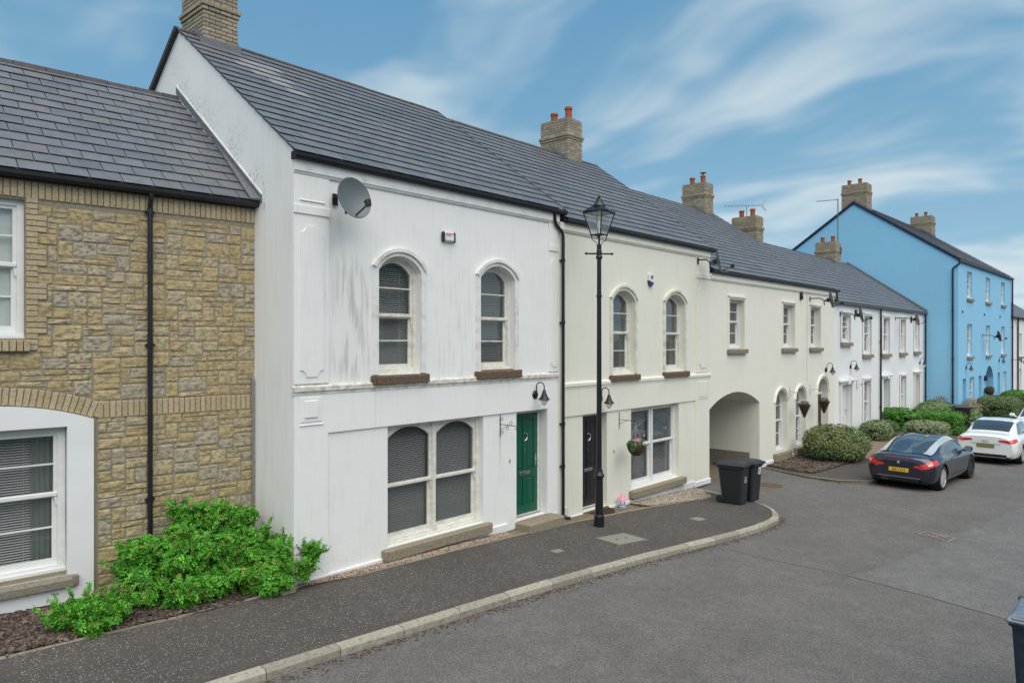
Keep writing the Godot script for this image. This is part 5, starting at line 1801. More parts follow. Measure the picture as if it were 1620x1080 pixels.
func arch_house():
	var h := house("arch_house", "cream rendered house with a vaulted carriage arch through it", "house", F1, 13.06)
	var n: Node3D = h.n
	var arch := open(13.09, 16.53, -0.2, 2.06, 0.42)
	var ups := [open(14.33, 15.36, 3.77, 5.26), open(18.42, 19.46, 3.77, 5.26), open(21.0, 22.04, 3.77, 5.26)]
	var lows := [open(17.76, 18.76, 0.28, 1.95, 0.42), open(19.54, 20.50, 0.28, 1.95, 0.42)]
	var dr := open(21.72, 22.86, 0.05, 2.05, 0.56)
	front_wall(h, 13.062, 23.62, -0.1, 5.96, [arch, dr] + ups + lows, 0.32, M.cream3)
	for w in ups:
		window(h, w, 0.15, {"frame": 0.05, "meet": 4.58, "blind": "curtains", "blind_mat": M.curtain})
		moulding(h, w, M.cream3, 0.08)
		sill(h, w.t0 - 0.12, w.t1 + 0.13, 3.635, 3.765, 0.10, M.sill_grey)
	for w in lows:
		window(h, w, 0.15, {"frame": 0.05, "meet": 1.30, "blind": "curtains", "blind_mat": M.curtain})
		moulding(h, w, M.cream3, 0.08)
		sill(h, w.t0 - 0.16, w.t1 + 0.17, 0.02, 0.27, 0.14, M.sill_stone)
	moulding(h, dr, M.cream3, 0.10, "door_moulding")
	# door under its fanlight
	panel_door(h, 21.74, 22.84, 0.06, 2.02, 0.20, M.brown_door, "dark brown front door under an arched fanlight", 1)
	var fan := Node3D.new()
	fan.name = "fanlight"
	n.add_child(fan, true)
	var st := new_st()
	ring(st, outline(21.74 - h.x, 22.84 - h.x, 2.02, 2.05, 0.54), shrunk(21.74 - h.x, 22.84 - h.x, 2.02, 2.05, 0.54, 0.05), -0.28, -0.20)
	part("frame", st, M.upvc, fan)
	for a in [0.7, 1.57, 2.44]:
		st = new_st()
		tube(st, [Vector3(22.29 - h.x, 2.07, -0.23), Vector3(22.29 - h.x + cos(a) * 0.5, 2.07 + sin(a) * 0.48, -0.23)], 0.012, 6)
		part("glazing_bar", st, M.upvc, fan)
	st = new_st()
	prism(st, PackedVector2Array(shrunk(21.74 - h.x, 22.84 - h.x, 2.02, 2.05, 0.54, 0.04)), -0.245, -0.24)
	part("pane", st, M.glass, fan)
	# the passage: side walls, vault
	hbox(h, "passage_wall", M.cream3, 12.95, 13.085, -0.2, 2.6, -10.4, -0.005)
	hbox(h, "passage_wall", M.cream3, 16.535, 16.70, -0.2, 2.6, -10.4, -0.005)
	st = new_st()
	for k in 14:
		var xa := lerpf(13.09, 16.53, k / 14.0)
		var xb := lerpf(13.09, 16.53, (k + 1) / 14.0)
		var ya := arch_y(xa, 13.09, 16.53, 2.06, 0.42)
		var yb := arch_y(xb, 13.09, 16.53, 2.06, 0.42)
		quad(st, Vector3(xb - h.x, yb, -0.30), Vector3(xa - h.x, ya, -0.30), Vector3(xa - h.x, ya, -10.4), Vector3(xb - h.x, yb, -10.4))
		quad(st, Vector3(xa - h.x, 2.6, -0.30), Vector3(xb - h.x, 2.6, -0.30), Vector3(xb - h.x, 2.6, -10.4), Vector3(xa - h.x, 2.6, -10.4))
	part("passage_vault", st, M.cream3, n)
	hbox(h, "passage_skirting", M.sill_grey, 16.50, 16.534, -0.1, 0.42, -10.4, -0.33)
	cornice(h, 13.13, 23.62, 5.95, M.cream3)
	hbox(h, "plinth", M.white_paint, 16.55, 21.6, -0.1, 0.10, 0.0, 0.036, null, 0.01)
	hbox(h, "movement_joint", M.sill_grey, 20.675, 20.690, 2.55, 5.74, 0.0, 0.004)
	roof_slope(h, 13.10, 23.72, Vector2(0.13, 6.02), Vector2(-5.2, 9.67), false, 0.29, 0.43)
	ridge_tiles(h, 13.15, 22.0, -5.2, 9.65, M.ridge)
	ridge_tiles(h, 22.7, 23.72, -5.2, 9.65, M.ridge)
	gutter(h, 13.13, 23.85, 5.945, 0.09)
	# end walls, rear wall and floors leave the passage free
	for s in [[13.062, 13.20, 2.6], [23.40, 23.60, -0.1]]:
		st = new_st()
		xsec(st, [Vector2(-0.30, s[2]), Vector2(-0.30, 6.1), Vector2(-5.2, 9.56), Vector2(-10.4, 5.9), Vector2(-10.4, s[2])], s[0] + 0.002 - h.x, s[1] - h.x)
		part("gable_wall", st, M.cream3, n)
	hbox(h, "rear_wall", M.cream3, 13.07, 23.6, 2.6, 5.9, -10.6, -10.4)
	hbox(h, "rear_wall", M.cream3, 16.7, 23.6, -0.1, 2.6, -10.6, -10.4)
	hbox(h, "room_floor", M.inside, 16.70, 23.4, -0.1, 0.05, -10.4, -0.3)
	hbox(h, "room_floor", M.inside, 13.20, 23.4, 2.62, 2.80, -10.4, -0.3)
	hbox(h, "room_ceiling", M.inside, 13.20, 23.4, 5.5, 5.6, -10.4, -0.3)
	hbox(h, "room_partition", M.inside, 13.20, 23.4, 2.8, 5.5, -3.6, -3.5)
	hbox(h, "room_partition", M.inside, 16.72, 23.4, 0.05, 2.62, -3.6, -3.5)
	chimney(h, 22.0, 22.7, -5.75, -4.65, 8.9, 10.70, false, Vector2(-5.2, 9.67), 6.06, [[22.35, -5.45, 0.34], [22.35, -4.95, 0.36, 1]])
	st = new_st()
	tube(st, [Vector3(23.66 - h.x, 5.95, 0.09), Vector3(23.66 - h.x, 5.80, 0.09), Vector3(23.72 - h.x, 5.70, 0.08), Vector3(23.85 - h.x, 5.62, 0.07), Vector3(23.85 - h.x, 5.50, 0.07)], 0.034, 8)
	part("downpipe", st, M.black_plastic, n)
	wall_lamp(on_wall(F1, 22.62, 2.92, 0.02), "swan neck wall lamp above the arched doorway", 1.0)
	dish(on_wall(F1, 20.98, 5.55, 0.0), Vector3(0.46, 0.2, 0.88), "satellite dish over the end upper window of the carriage arch house", M.grey_metal, 0.5)
	var bell := thing("alarm_box", "small dark bell box under the eaves of the carriage arch house", "alarm box", on_wall(F1, 20.05, 5.62))
	bell_box(bell)
	for b in [[19.05, "galvanised bracket between the arched ground windows", "wicker cone basket with dry plants hanging before an arched window"], [20.98, "galvanised bracket beside the arched doorway", "wicker cone basket with dry plants hanging by the brown door"]]:
		var br := thing("hanging_bracket", b[1], "bracket", on_wall(F1, b[0], 2.02), "hanging basket brackets")
		iron_bracket(br, 0.42, 0.52, false, M.galv)
		cone_basket(on_wall(F1, b[0], 2.25, 0.50), b[2])

func bell_box(o: Node3D):
	var st := new_st()
	bevel_box(st, Vector3(-0.10, -0.14, 0.0), Vector3(0.10, 0.14, 0.07), 0.03)
	part("casing", st, M.black_plastic, o)
	st = new_st()
	lathe(st, [Vector2(0.05, 0.0), Vector2(0.045, 0.02), Vector2(0.0, 0.035)], 12, Transform3D(Basis(Vector3.RIGHT, PI / 2), Vector3(0, -0.05, 0.068)))
	part("strobe", st, M.iron, o)

func cone_basket(at: Transform3D, label: String):
	var o := thing("hanging_basket", label, "hanging basket", at, "hanging baskets")
	var st := new_st()
	lathe(st, [Vector2(0.0, -0.86), Vector2(0.02, -0.84), Vector2(0.19, -0.42), Vector2(0.20, -0.40), Vector2(0.17, -0.40), Vector2(0.0, -0.44)], 18)
	part("basket", st, M.wicker, o)
	for k in 8:
		st = new_st()
		var y := -0.80 + k * 0.052
		var r := 0.028 + (y + 0.84) * 0.405
		var pts := []
		for q in 19:
			var a := TAU * q / 18.0
			pts.append(Vector3(cos(a) * (r + 0.006 * (1 if q % 2 else -1)), y, sin(a) * (r + 0.006 * (1 if q % 2 else -1))))
		tube(st, pts, 0.011, 6)
		part("cane_row", st, M.wicker, o)
	for k in 3:
		st = new_st()
		var a := TAU * k / 3.0
		tube(st, [Vector3(0, -0.01, 0), Vector3(cos(a) * 0.19, -0.40, sin(a) * 0.19)], 0.004, 5)
		part("chain", st, M.galv, o)
	leaves("plants", o, [[Vector3(0, -0.36, 0), Vector3(0.17, 0.09, 0.17)]], 260, 0.045, [[0.10, 0.055, 0.04], [0.09, 0.10, 0.04], [0.14, 0.07, 0.05], [0.06, 0.09, 0.03]], 5)

func far_white_houses():
	# two dwellings in one pale row, parted by a downpipe
	var h := house("pale_row_house", "plain white rendered house between the arch house and a dark downpipe", "house", F1, 23.62)
	var ups := [open(24.55, 25.62, 3.97, 5.10), open(27.42, 28.52, 3.44, 5.12)]
	var gw := open(27.42, 28.42, 0.30, 2.28)
	var dr := open(24.50, 25.80, -0.05, 2.25)
	front_wall(h, 23.63, 29.86, -0.1, 5.50, ups + [gw, dr], 0.3, M.ice, -0.03)
	window(h, ups[0], 0.10, {"frame": 0.05, "blind": "curtains", "blind_mat": M.curtain})
	window(h, ups[1], 0.10, {"frame": 0.05, "blind": "curtains", "blind_mat": M.curtain})
	window(h, gw, 0.10, {"frame": 0.05, "blind": "curtains", "blind_mat": M.curtain})
	for w in ups + [gw]:
		moulding(h, w, M.ice, 0.10)
		sill(h, w.t0 - 0.12, w.t1 + 0.12, w.y0 - 0.16, w.y0 - 0.01, 0.09, M.sill_stone)
	panel_door(h, 24.52, 25.78, -0.04, 2.22, 0.20, M.upvc, "white front door under a small pediment", 3)
	moulding(h, dr, M.ice, 0.10, "door_moulding")
	hbox(h, "door_hood", M.ice, 24.25, 26.05, 2.36, 2.46, -0.02, 0.12, null, 0.015)
	hbox(h, "door_keystone", M.ice, 25.05, 25.25, 2.25, 2.55, -0.02, 0.14, null, 0.015)
	roof_slope(h, 23.60, 29.90, Vector2(0.10, 5.57), Vector2(-3.95, 8.49), false, 0.29, 0.43)
	ridge_tiles(h, 24.75, 29.9, -3.95, 8.47, M.ridge_slate)
	gutter(h, 23.65, 29.88, 5.485, 0.075, M.grey_metal)
	shell(h, 23.63, 29.86, -0.05, 5.45, -3.95, 8.42, M.ice, M.ice)
	chimney(h, 24.05, 24.75, -4.46, -3.32, 7.9, 9.40, false, Vector2(-3.95, 8.49), 5.60, [[24.40, -4.15, 0.34], [24.40, -3.65, 0.36]])
	downpipe(h, 29.84, [Vector3(29.80, 5.50, 0.07), Vector3(29.84, 5.35, 0.05), Vector3(29.84, -0.05, 0.04)], 0.04, [4.0, 1.0], 0.04)
	wall_lamp(on_wall(F1, 25.70, 2.95, -0.03), "swan neck wall lamp over the white pedimented door", 1.0)
	dish(on_wall(F1, 24.40, 5.10, -0.03), Vector3(0.44, 0.2, 0.89), "satellite dish over the small square window of the plain white house", M.grey_metal, 0.55)
	bell_box(thing("alarm_box", "small dark bell box beside the tall window of the plain white house", "alarm box", on_wall(F1, 26.35, 5.20, -0.03)))
	var br := thing("hanging_bracket", "black bracket beside the plain white house ground window", "bracket", on_wall(F1, 26.5, 1.95, -0.03), "hanging basket brackets")
	iron_bracket(br, 0.45, 0.5, true)

	h = house("pink_door_house", "plain white rendered house with a pink front door against the blue gable", "house", F1, 29.86)
	ups = [open(30.35, 31.45, 3.43, 5.10), open(33.35, 34.35, 3.45, 5.10), open(36.15, 37.15, 3.48, 5.12)]
	gw = open(33.4, 34.4, 0.25, 2.25)
	dr = open(30.35, 31.45, -0.1, 2.25)
	var dp := open(36.25, 37.2, -0.1, 2.25)
	front_wall(h, 29.87, 38.40, -0.15, 5.50, ups + [gw, dr, dp], 0.3, M.ice, -0.03)
	for w in ups + [gw]:
		window(h, w, 0.10, {"frame": 0.05, "blind": "curtains", "blind_mat": M.curtain})
		moulding(h, w, M.ice, 0.09)
		sill(h, w.t0 - 0.12, w.t1 + 0.12, w.y0 - 0.17, w.y0 - 0.01, 0.09, M.sill_stone)
	panel_door(h, 30.37, 31.43, -0.09, 2.22, 0.24, M.grey_door, "grey front door under a small pediment", 3)
	panel_door(h, 36.27, 37.18, -0.09, 2.22, 0.14, M.pink_door, "pink front door in a red frame", 3)
	hbox(h, "red_door_frame", M.red_paint, 36.24, 36.30, -0.09, 2.27, -0.13, 0.0)
	for w in [dr, dp]:
		moulding(h, w, M.ice, 0.09, "door_moulding")
		hbox(h, "door_hood", M.ice, w.t0 - 0.25, w.t1 + 0.25, 2.36, 2.46, -0.02, 0.12, null, 0.015)
	hbox(h, "door_keystone", M.ice, 30.80, 31.0, 2.25, 2.55, -0.02, 0.14, null, 0.015)
	roof_slope(h, 29.90, 38.40, Vector2(0.10, 5.57), Vector2(-3.95, 8.49), false, 0.29, 0.43)
	ridge_tiles(h, 29.9, 35.0, -3.95, 8.47, M.ridge_slate)
	ridge_tiles(h, 35.85, 38.4, -3.95, 8.47, M.ridge_slate)
	gutter(h, 29.88, 38.45, 5.485, 0.075, M.grey_metal)
	shell(h, 29.87, 38.38, -0.1, 5.45, -3.95, 8.42, M.ice, M.ice)
	chimney(h, 35.0, 35.85, -4.68, -3.57, 7.9, 9.45, false, Vector2(-3.95, 8.49), 5.60, [[35.4, -4.4, 0.34], [35.4, -3.85, 0.36]])
	var st := new_st()
	xsec(st, [Vector2(-4.0, 8.55), Vector2(0.12, 5.60), Vector2(0.12, 5.72), Vector2(-4.0, 8.66)], 38.25 - h.x, 38.42 - h.x)
	part("lead_flashing", st, M.lead, h.n)
	downpipe(h, 38.2, [Vector3(38.2, 5.50, 0.08), Vector3(38.2, -0.1, 0.08)], 0.08, [4.0, 1.0], 0.042)
	wall_lamp(on_wall(F1, 37.35, 2.85, -0.03), "swan neck wall lamp over the pink door", 1.0)
	dish(on_wall(F1, 32.6, 5.12, -0.03), Vector3(0.44, 0.2, 0.89), "pale satellite dish between the upper windows of the pink door house", M.sill_stone, 0.7)
	bell_box(thing("alarm_box", "small dark bell box above the pink door", "alarm box", on_wall(F1, 35.5, 5.15, -0.03)))
	# television aerials on the chimneys
	aerial(F1 * Transform3D(Basis(Vector3.UP, deg_to_rad(-A1 + 6.0)), Vector3(24.35, 9.4, -3.9)), 0.55, 1.7, "long comb television aerial on the chimney over the plain white house")
	var pole := thing("aerial_pole", "tall thin pole with a horizontal aerial arm strapped to the end chimney", "aerial", F1 * Transform3D(Basis.IDENTITY, Vector3(35.9, 8.6, -3.75)))
	st = new_st()
	tube(st, [Vector3(0, 0, 0), Vector3(0, 3.35, 0)], 0.028, 8)
	part("pole", st, M.grey_metal, pole)
	st = new_st()
	tube(st, [Vector3(0.05, 3.32, 0), Vector3(-0.6, 3.25, -0.95)], 0.03, 8)
	part("arm", st, M.galv, pole)
	st = new_st()
	var loop := []
	for k in 13:
		loop.append(Vector3(-0.20 + 0.12 * cos(k * 0.52), 0.45 + 0.16 * sin(k * 0.52), 0.22))
	tube(st, loop, 0.018, 6)
	part("cable_loop", st, M.black_plastic, pole)

func aerial(at: Transform3D, up: float, length: float, label: String):
	var o := thing("television_aerial", label, "aerial", at, "television aerials")
	var st := new_st()
	tube(st, [Vector3(0, 0, 0), Vector3(0, up, 0)], 0.018, 6)
	part("mast", st, M.galv, o)
	st = new_st()
	tube(st, [Vector3(-length * 0.6, up - 0.06, 0), Vector3(length * 0.4, up + 0.02, 0)], 0.012, 6)
	part("boom", st, M.galv, o)
	for k in 11:
		st = new_st()
		var x := lerpf(-length * 0.58, length * 0.30, k / 10.0)
		var y := lerpf(up - 0.06, up + 0.01, k / 10.0)
		tube(st, [Vector3(x, y + 0.03, -0.15), Vector3(x, y, 0.0), Vector3(x, y + 0.03, 0.15)], 0.009, 5)
		part("element", st, M.iron, o)
	for s in [-1, 1]:
		st = new_st()
		tube(st, [Vector3(length * 0.38, up + 0.02, 0), Vector3(length * 0.5, up + 0.02 + s * 0.25, 0)], 0.01, 5)
		tube(st, [Vector3(length * 0.38, up + 0.02, 0.12), Vector3(length * 0.5, up + 0.02 + s * 0.25, 0.12)], 0.01, 5)
		part("reflector_arm", st, M.galv, o)

func blue_house():
	var h := house("blue_house", "tall three storey bright blue rendered house with brick chimneys", "house", FB, 0.0)
	var n: Node3D = h.n
	var holes := []
	var wins := []
	for c in [2.75, 7.80, 12.65]:
		wins.append(open(c - 0.66, c + 0.62, 6.42, 7.90))
		wins.append(open(c - 0.62, c + 0.62, 3.18, 4.98))
	wins.append(open(2.75, 3.95, 0.25, 1.98))
	wins.append(open(12.65, 13.85, 0.25, 2.0))
	var arch := open(7.0, 9.4, -0.2, 1.75, 0.75)
	var doors := [open(1.05, 1.85, -0.1, 1.95), open(5.1, 5.95, -0.1, 1.98), open(10.8, 11.6, -0.1, 2.0)]
	front_wall(h, 0.0, 15.6, -0.3, 8.30, wins + [arch] + doors, 0.32, M.blue)
	for w in wins:
		window(h, w, 0.10, {"frame": 0.06, "blind": "curtains", "blind_mat": M.blind_pale})
		sill(h, w.t0 - 0.14, w.t1 + 0.14, w.y0 - 0.17, w.y0 - 0.02, 0.10, M.sill_stone)
	for d in doors:
		panel_door(h, d.t0 + 0.01, d.t1 - 0.01, -0.09, d.ys - 0.02, 0.2, M.blue_door, "", 1)
	roof_slope(h, -0.05, 15.65, Vector2(0.16, 8.36), Vector2(-5.29, 12.15), false, 0.30, 0.45)
	ridge_tiles(h, -0.05, 15.65, -5.29, 12.13, M.ridge_slate)
	gutter(h, -0.05, 15.75, 8.27, 0.10, M.grey_metal)
	var st := new_st()
	xsec(st, [Vector2(-0.002, -0.3), Vector2(-0.002, 8.33), Vector2(-5.29, 12.02), Vector2(-10.58, 8.33), Vector2(-10.58, -0.3)], -0.002, 0.3)
	part("gable_wall", st, M.blue, n)
	st = new_st()
	xsec(st, [Vector2(-5.29, 12.05), Vector2(0.10, 8.30), Vector2(0.10, 8.42), Vector2(-5.29, 12.19), Vector2(-10.7, 8.42), Vector2(-10.7, 8.30)], -0.09, -0.004)
	part("verge_board", st, M.navy, n)
	shell(h, 0.0, 15.6, -0.1, 8.2, -5.29, 12.0, M.blue, M.blue, 0.3, true)
	chimney(h, 0.10, 1.0, -6.0, -4.6, 11.3, 13.20, false, Vector2(-5.29, 12.15), 8.4, [[0.55, -5.7, 0.34], [0.55, -5.1, 0.36]])
	chimney(h, 14.5, 15.5, -6.0, -4.6, 11.3, 13.15, false, Vector2(-5.29, 12.15), 8.4, [[15.0, -5.7, 0.34], [15.0, -5.1, 0.36]])
	st = new_st()
	tube(st, [Vector3(-0.02, 8.30, 0.10), Vector3(-0.06, 8.12, 0.06), Vector3(-0.09, 7.95, -0.20), Vector3(-0.09, 7.85, -0.24), Vector3(-0.09, -0.1, -0.24)], 0.048, 10)
	for y in [5.6, 3.0, 1.0]:
		tube(st, [Vector3(-0.09, y, -0.24), Vector3(-0.09, y + 0.12, -0.24)], 0.06, 10)
	part("downpipe", st, M.navy, n)
	downpipe(h, 15.5, [Vector3(15.5, 8.3, 0.09), Vector3(15.5, -0.1, 0.09)], 0.09, [5.0], 0.055, M.navy)
	for c in [0.9, 6.6, 11.5]:
		hbox(h, "tie_plate", M.navy, c - 0.06, c + 0.06, 5.55, 5.67, 0.0, 0.05)
	# the passage behind the arch
	hbox(h, "passage_wall", M.blue, 6.9, 6.998, -0.2, 2.6, -10.5, -0.01)
	hbox(h, "passage_wall", M.blue, 9.402, 9.5, -0.2, 2.6, -10.5, -0.01)
	wall_lamp(on_wall(FB, 1.75, 2.55), "swan neck wall lamp over the end doorway of the blue house", 1.05)
	wall_lamp(on_wall(FB, 11.2, 2.75), "swan neck wall lamp past the arch of the blue house", 1.05)
	dish(on_wall(FB, 6.1, 4.35), Vector3(0.44, 0.2, 0.89), "navy satellite dish before the middle window of the blue house", M.navy, 0.6)
	aerial(FB * Transform3D(Basis(Vector3.UP, deg_to_rad(-A6)), Vector3(18.5, 8.6, -4.4)), 1.8, 2.4, "thin television aerial standing beyond the blue roof")
	for k in 2:
		var tp := thing("wall_planter", ["dark round planter hanging beside the blue arch", "small dark lantern fixed beside the blue arch"][k], "planter" if k == 0 else "wall lamp", on_wall(FB, 6.62, 1.0 if k == 0 else 1.75))
		st = new_st()
		if k == 0:
			lathe(st, [Vector2(0.0, -0.22), Vector2(0.16, -0.18), Vector2(0.26, 0.0), Vector2(0.22, 0.22), Vector2(0.0, 0.30)], 14, Transform3D(Basis.IDENTITY, Vector3(0, 0, 0.27)))
			part("pot", st, M.wicker, tp)
			leaves("plants", tp, [[Vector3(0, 0.12, 0.27), Vector3(0.26, 0.22, 0.26)]], 260, 0.07, [[0.03, 0.06, 0.02], [0.05, 0.08, 0.03]], 15)
		else:
			bevel_box(st, Vector3(-0.09, -0.12, 0.0), Vector3(0.09, 0.12, 0.16), 0.03)
			part("body", st, M.navy, tp)
			st = new_st()
			lathe(st, [Vector2(0.14, 0.0), Vector2(0.0, 0.12)], 4, Transform3D(Basis.IDENTITY, Vector3(0, 0.12, 0.08)))
			part("cap", st, M.navy, tp)

func pale_far_house():
	var h := house("far_pale_house", "white rendered house with slate roof beyond the blue house", "house", FB, 15.9)
	var wins := [open(19.6, 20.7, 2.9, 4.6), open(23.0, 24.1, 2.9, 4.6), open(22.8, 23.9, 0.1, 1.9)]
	var dr := open(19.6, 20.6, -0.1, 2.0)
	front_wall(h, 15.95, 30.0, -0.4, 5.65, wins + [dr], 0.3, M.far_pale, -0.1)
	for w in wins:
		window(h, w, 0.25, {"frame": 0.06, "blind": "curtains", "blind_mat": M.curtain})
		sill(h, w.t0 - 0.14, w.t1 + 0.14, w.y0 - 0.17, w.y0 - 0.02, 0.05, M.sill_stone)
	panel_door(h, 19.61, 20.59, -0.09, 1.98, 0.25, M.grey_door, "", 1)
	roof_slope(h, 15.9, 30.1, Vector2(0.10, 5.72), Vector2(-4.4, 8.9), false, 0.30, 0.45)
	gutter(h, 15.9, 30.1, 5.65, 0.06)
	shell(h, 15.95, 30.0, -0.2, 5.6, -4.4, 8.85, M.far_pale, M.far_pale)
	downpipe(h, 18.35, [Vector3(18.1, 5.65, 0.06), Vector3(18.35, 5.3, 0.0), Vector3(18.35, -0.2, 0.0)], 0.0, [3.0], 0.055)
	wall_lamp(on_wall(FB, 20.3, 2.5, -0.1), "swan neck wall lamp on the far pale house", 1.05)
	dish(on_wall(FB, 16.4, 2.7, -0.1), Vector3(0.44, 0.2, 0.89), "dark satellite dish at the corner of the far pale house", M.navy, 0.7)

func facing_houses():
	# the row across the street, seen only in the window glass
	var across := F1 * Transform3D(Basis(Vector3.UP, PI), Vector3(0, 0, 21.0))
	var h := house("facing_house", "cream rendered house across the street, mirrored in the window glass", "house", across, 0.0)
	var wins := []
	for c in [-22.0, -18.5, -15.0, -11.5, -8.0, -4.5, -1.0, 2.5, 6.0]:
		wins.append(open(c - 0.5, c + 0.5, 3.7, 5.3))
		wins.append(open(c - 0.5, c + 0.5, 0.9, 2.5))
	front_wall(h, -25.0, 9.0, -0.3, 6.0, wins, 0.3, M.cream3)
	for w in wins:
		hbox(h, "window_pane", M.dark_glass, w.t0, w.t1, w.y0, w.ys, -0.16, -0.14)
		hbox(h, "glazing_bar", M.upvc, w.t0, w.t1, (w.y0 + w.ys) * 0.5 - 0.03, (w.y0 + w.ys) * 0.5 + 0.03, -0.14, -0.11)
	roof_slope(h, -25.1, 9.1, Vector2(0.14, 6.05), Vector2(-4.0, 9.0), false, 0.6, 1.2)
	hbox(h, "rear_wall", M.cream3, -25.0, 9.0, -0.3, 6.0, -8.1, -7.9)
	hbox(h, "gable_wall", M.cream3, -25.0, -24.7, -0.3, 6.0, -7.9, -0.3)
	hbox(h, "gable_wall", M.cream3, 8.7, 9.0, -0.3, 6.0, -7.9, -0.3)

# ------------------------------------------------------------------ street furniture
func street_things():
	# --- lamp post
	var base := F1 * Vector3(6.44, pave_y(6.44, 0.91) - 0.005, 0.91)
	var o := thing("street_lamp", "tall black cast iron lamp post with a glazed lantern before the cream house", "street lamp", Transform3D(Basis(Vector3.UP, deg_to_rad(A1 - 40.0)), base))
	var st := new_st()
	lathe(st, [Vector2(0.0, 0.0), Vector2(0.105, 0.0), Vector2(0.105, 0.20), Vector2(0.098, 0.235), Vector2(0.086, 0.25), Vector2(0.084, 0.26)], 24)
	part("foot", st, M.iron, o)
	st = new_st()
	lathe(st, [Vector2(0.083, 0.25), Vector2(0.078, 0.98), Vector2(0.082, 1.0), Vector2(0.105, 1.03), Vector2(0.108, 1.06), Vector2(0.088, 1.09), Vector2(0.070, 1.13), Vector2(0.070, 1.17), Vector2(0.056, 1.18)], 24)
	part("pedestal", st, M.iron, o)
	st = new_st()
	lathe(st, [Vector2(0.055, 1.17), Vector2(0.051, 3.0), Vector2(0.046, 4.70), Vector2(0.060, 4.71), Vector2(0.060, 4.75), Vector2(0.046, 4.76), Vector2(0.044, 5.48), Vector2(0.066, 5.50), Vector2(0.070, 5.53), Vector2(0.056, 5.56), Vector2(0.056, 5.66), Vector2(0.048, 5.68), Vector2(0.050, 5.78), Vector2(0.030, 5.79), Vector2(0.022, 5.80), Vector2(0.018, 5.99)], 20)
	part("shaft", st, M.iron, o)
	st = new_st()
	tube(st, [Vector3(-0.26, 5.60, 0), Vector3(0.26, 5.60, 0)], 0.017, 8)
	for s in [-1, 1]:
		lathe(st, [Vector2(0.0, -0.03), Vector2(0.028, -0.008), Vector2(0.028, 0.008), Vector2(0.0, 0.05)], 10, Transform3D(Basis(Vector3(0, 0, 1), -s * PI / 2), Vector3(s * 0.265, 5.60, 0)))
	part("ladder_bar", st, M.iron, o)
	for s in [-1, 1]:
		st = new_st()
		tube(st, [Vector3(s * 0.04, 5.78, 0), Vector3(s * 0.07, 5.84, 0), Vector3(s * 0.13, 5.87, 0), Vector3(s * 0.16, 5.92, 0), Vector3(s * 0.14, 5.98, 0), Vector3(s * 0.10, 6.0, 0)], 0.008, 6)
		part("scroll", st, M.iron, o)
	# lantern: four splayed glass sides in an iron frame under a hipped cap
	var yb := 5.99
	var yt := 6.44
	var rb := 0.155
	var rt := 0.325
	var cb := []
	var ct := []
	for k in 4:
		var a := TAU * k / 4.0 + 0.10
		cb.append(Vector3(cos(a) * rb, yb, sin(a) * rb))
		ct.append(Vector3(cos(a) * rt, yt, sin(a) * rt))
	st = new_st()
	for k in 4:
		tube(st, [cb[k] - Vector3(0, 0.04, 0), ct[k]], 0.0125, 6)
		tube(st, [cb[k], cb[(k + 1) % 4]], 0.011, 6)
		tube(st, [ct[k], ct[(k + 1) % 4]], 0.018, 6)
		tube(st, [cb[k], Vector3(0, yb, 0)], 0.009, 6)
	part("lantern_frame", st, M.iron, o)
	for k in 4:
		st = new_st()
		quad(st, cb[(k + 1) % 4], cb[k], ct[k], ct[(k + 1) % 4])
		part("lantern_pane", st, M.lamp_glass, o)
	st = new_st()
	lathe(st, [Vector2(0.335, 6.435), Vector2(0.345, 6.44), Vector2(0.345, 6.465), Vector2(0.30, 6.49), Vector2(0.20, 6.55), Vector2(0.135, 6.585)], 4, Transform3D.IDENTITY, -0.10)
	for k in 4:
		quad(st, ct[k], ct[(k + 1) % 4], Vector3(0, 6.43, 0), Vector3(0, 6.43, 0) + Vector3(0.001, 0, 0))
	part("lantern_cap", st, M.iron, o)
	st = new_st()
	lathe(st, [Vector2(0.135, 6.58), Vector2(0.125, 6.595), Vector2(0.105, 6.625), Vector2(0.085, 6.65), Vector2(0.080, 6.665), Vector2(0.066, 6.672), Vector2(0.058, 6.71), Vector2(0.050, 6.72), Vector2(0.018, 6.725), Vector2(0.032, 6.75), Vector2(0.034, 6.765), Vector2(0.015, 6.785), Vector2(0.018, 6.795), Vector2(0.0, 6.835)], 18)
	part("finial", st, M.iron, o)
	st = new_st()
	lathe(st, [Vector2(0.02, 6.0), Vector2(0.02, 6.10), Vector2(0.035, 6.12), Vector2(0.045, 6.22), Vector2(0.03, 6.30), Vector2(0.0, 6.32)], 12)
	part("lamp_bulb", st, M.globe, o)
	# --- wheelie bins
	var bin := wheelie_bin("dark grey wheelie bin with three white printed lines, at the pavement corner")
	bin.transform = F1 * Transform3D(Basis(Vector3.UP, 0.06), Vector3(11.17, pave_y(11.17, 1.6), 1.62))
	var b2 := wheelie_bin("dark grey wheelie bin with a white number sticker, beside the one with printed lines", 1)
	b2.transform = F1 * Transform3D(Basis(Vector3.UP, -0.05), Vector3(11.80, pave_y(11.8, 1.6), 1.66))
	var b3 := wheelie_bin("blue grey wheelie bin standing alone out on the road", 2)
	var c3 := F1.affine_inverse() * Vector3(5.02, 0, -7.25)
	b3.transform = F1 * Transform3D(Basis(Vector3.UP, -PI / 2), Vector3(c3.x + 0.42, road_y(c3.x, 3.2), c3.z + 0.33))
	var b4 := wheelie_bin("dark wheelie bin among the hedges behind the white saloon", 0)
	b4.transform = F1 * Transform3D(Basis(Vector3.UP, 0.2), Vector3(34.2, pave_y(34.2, 2.6), 2.5))
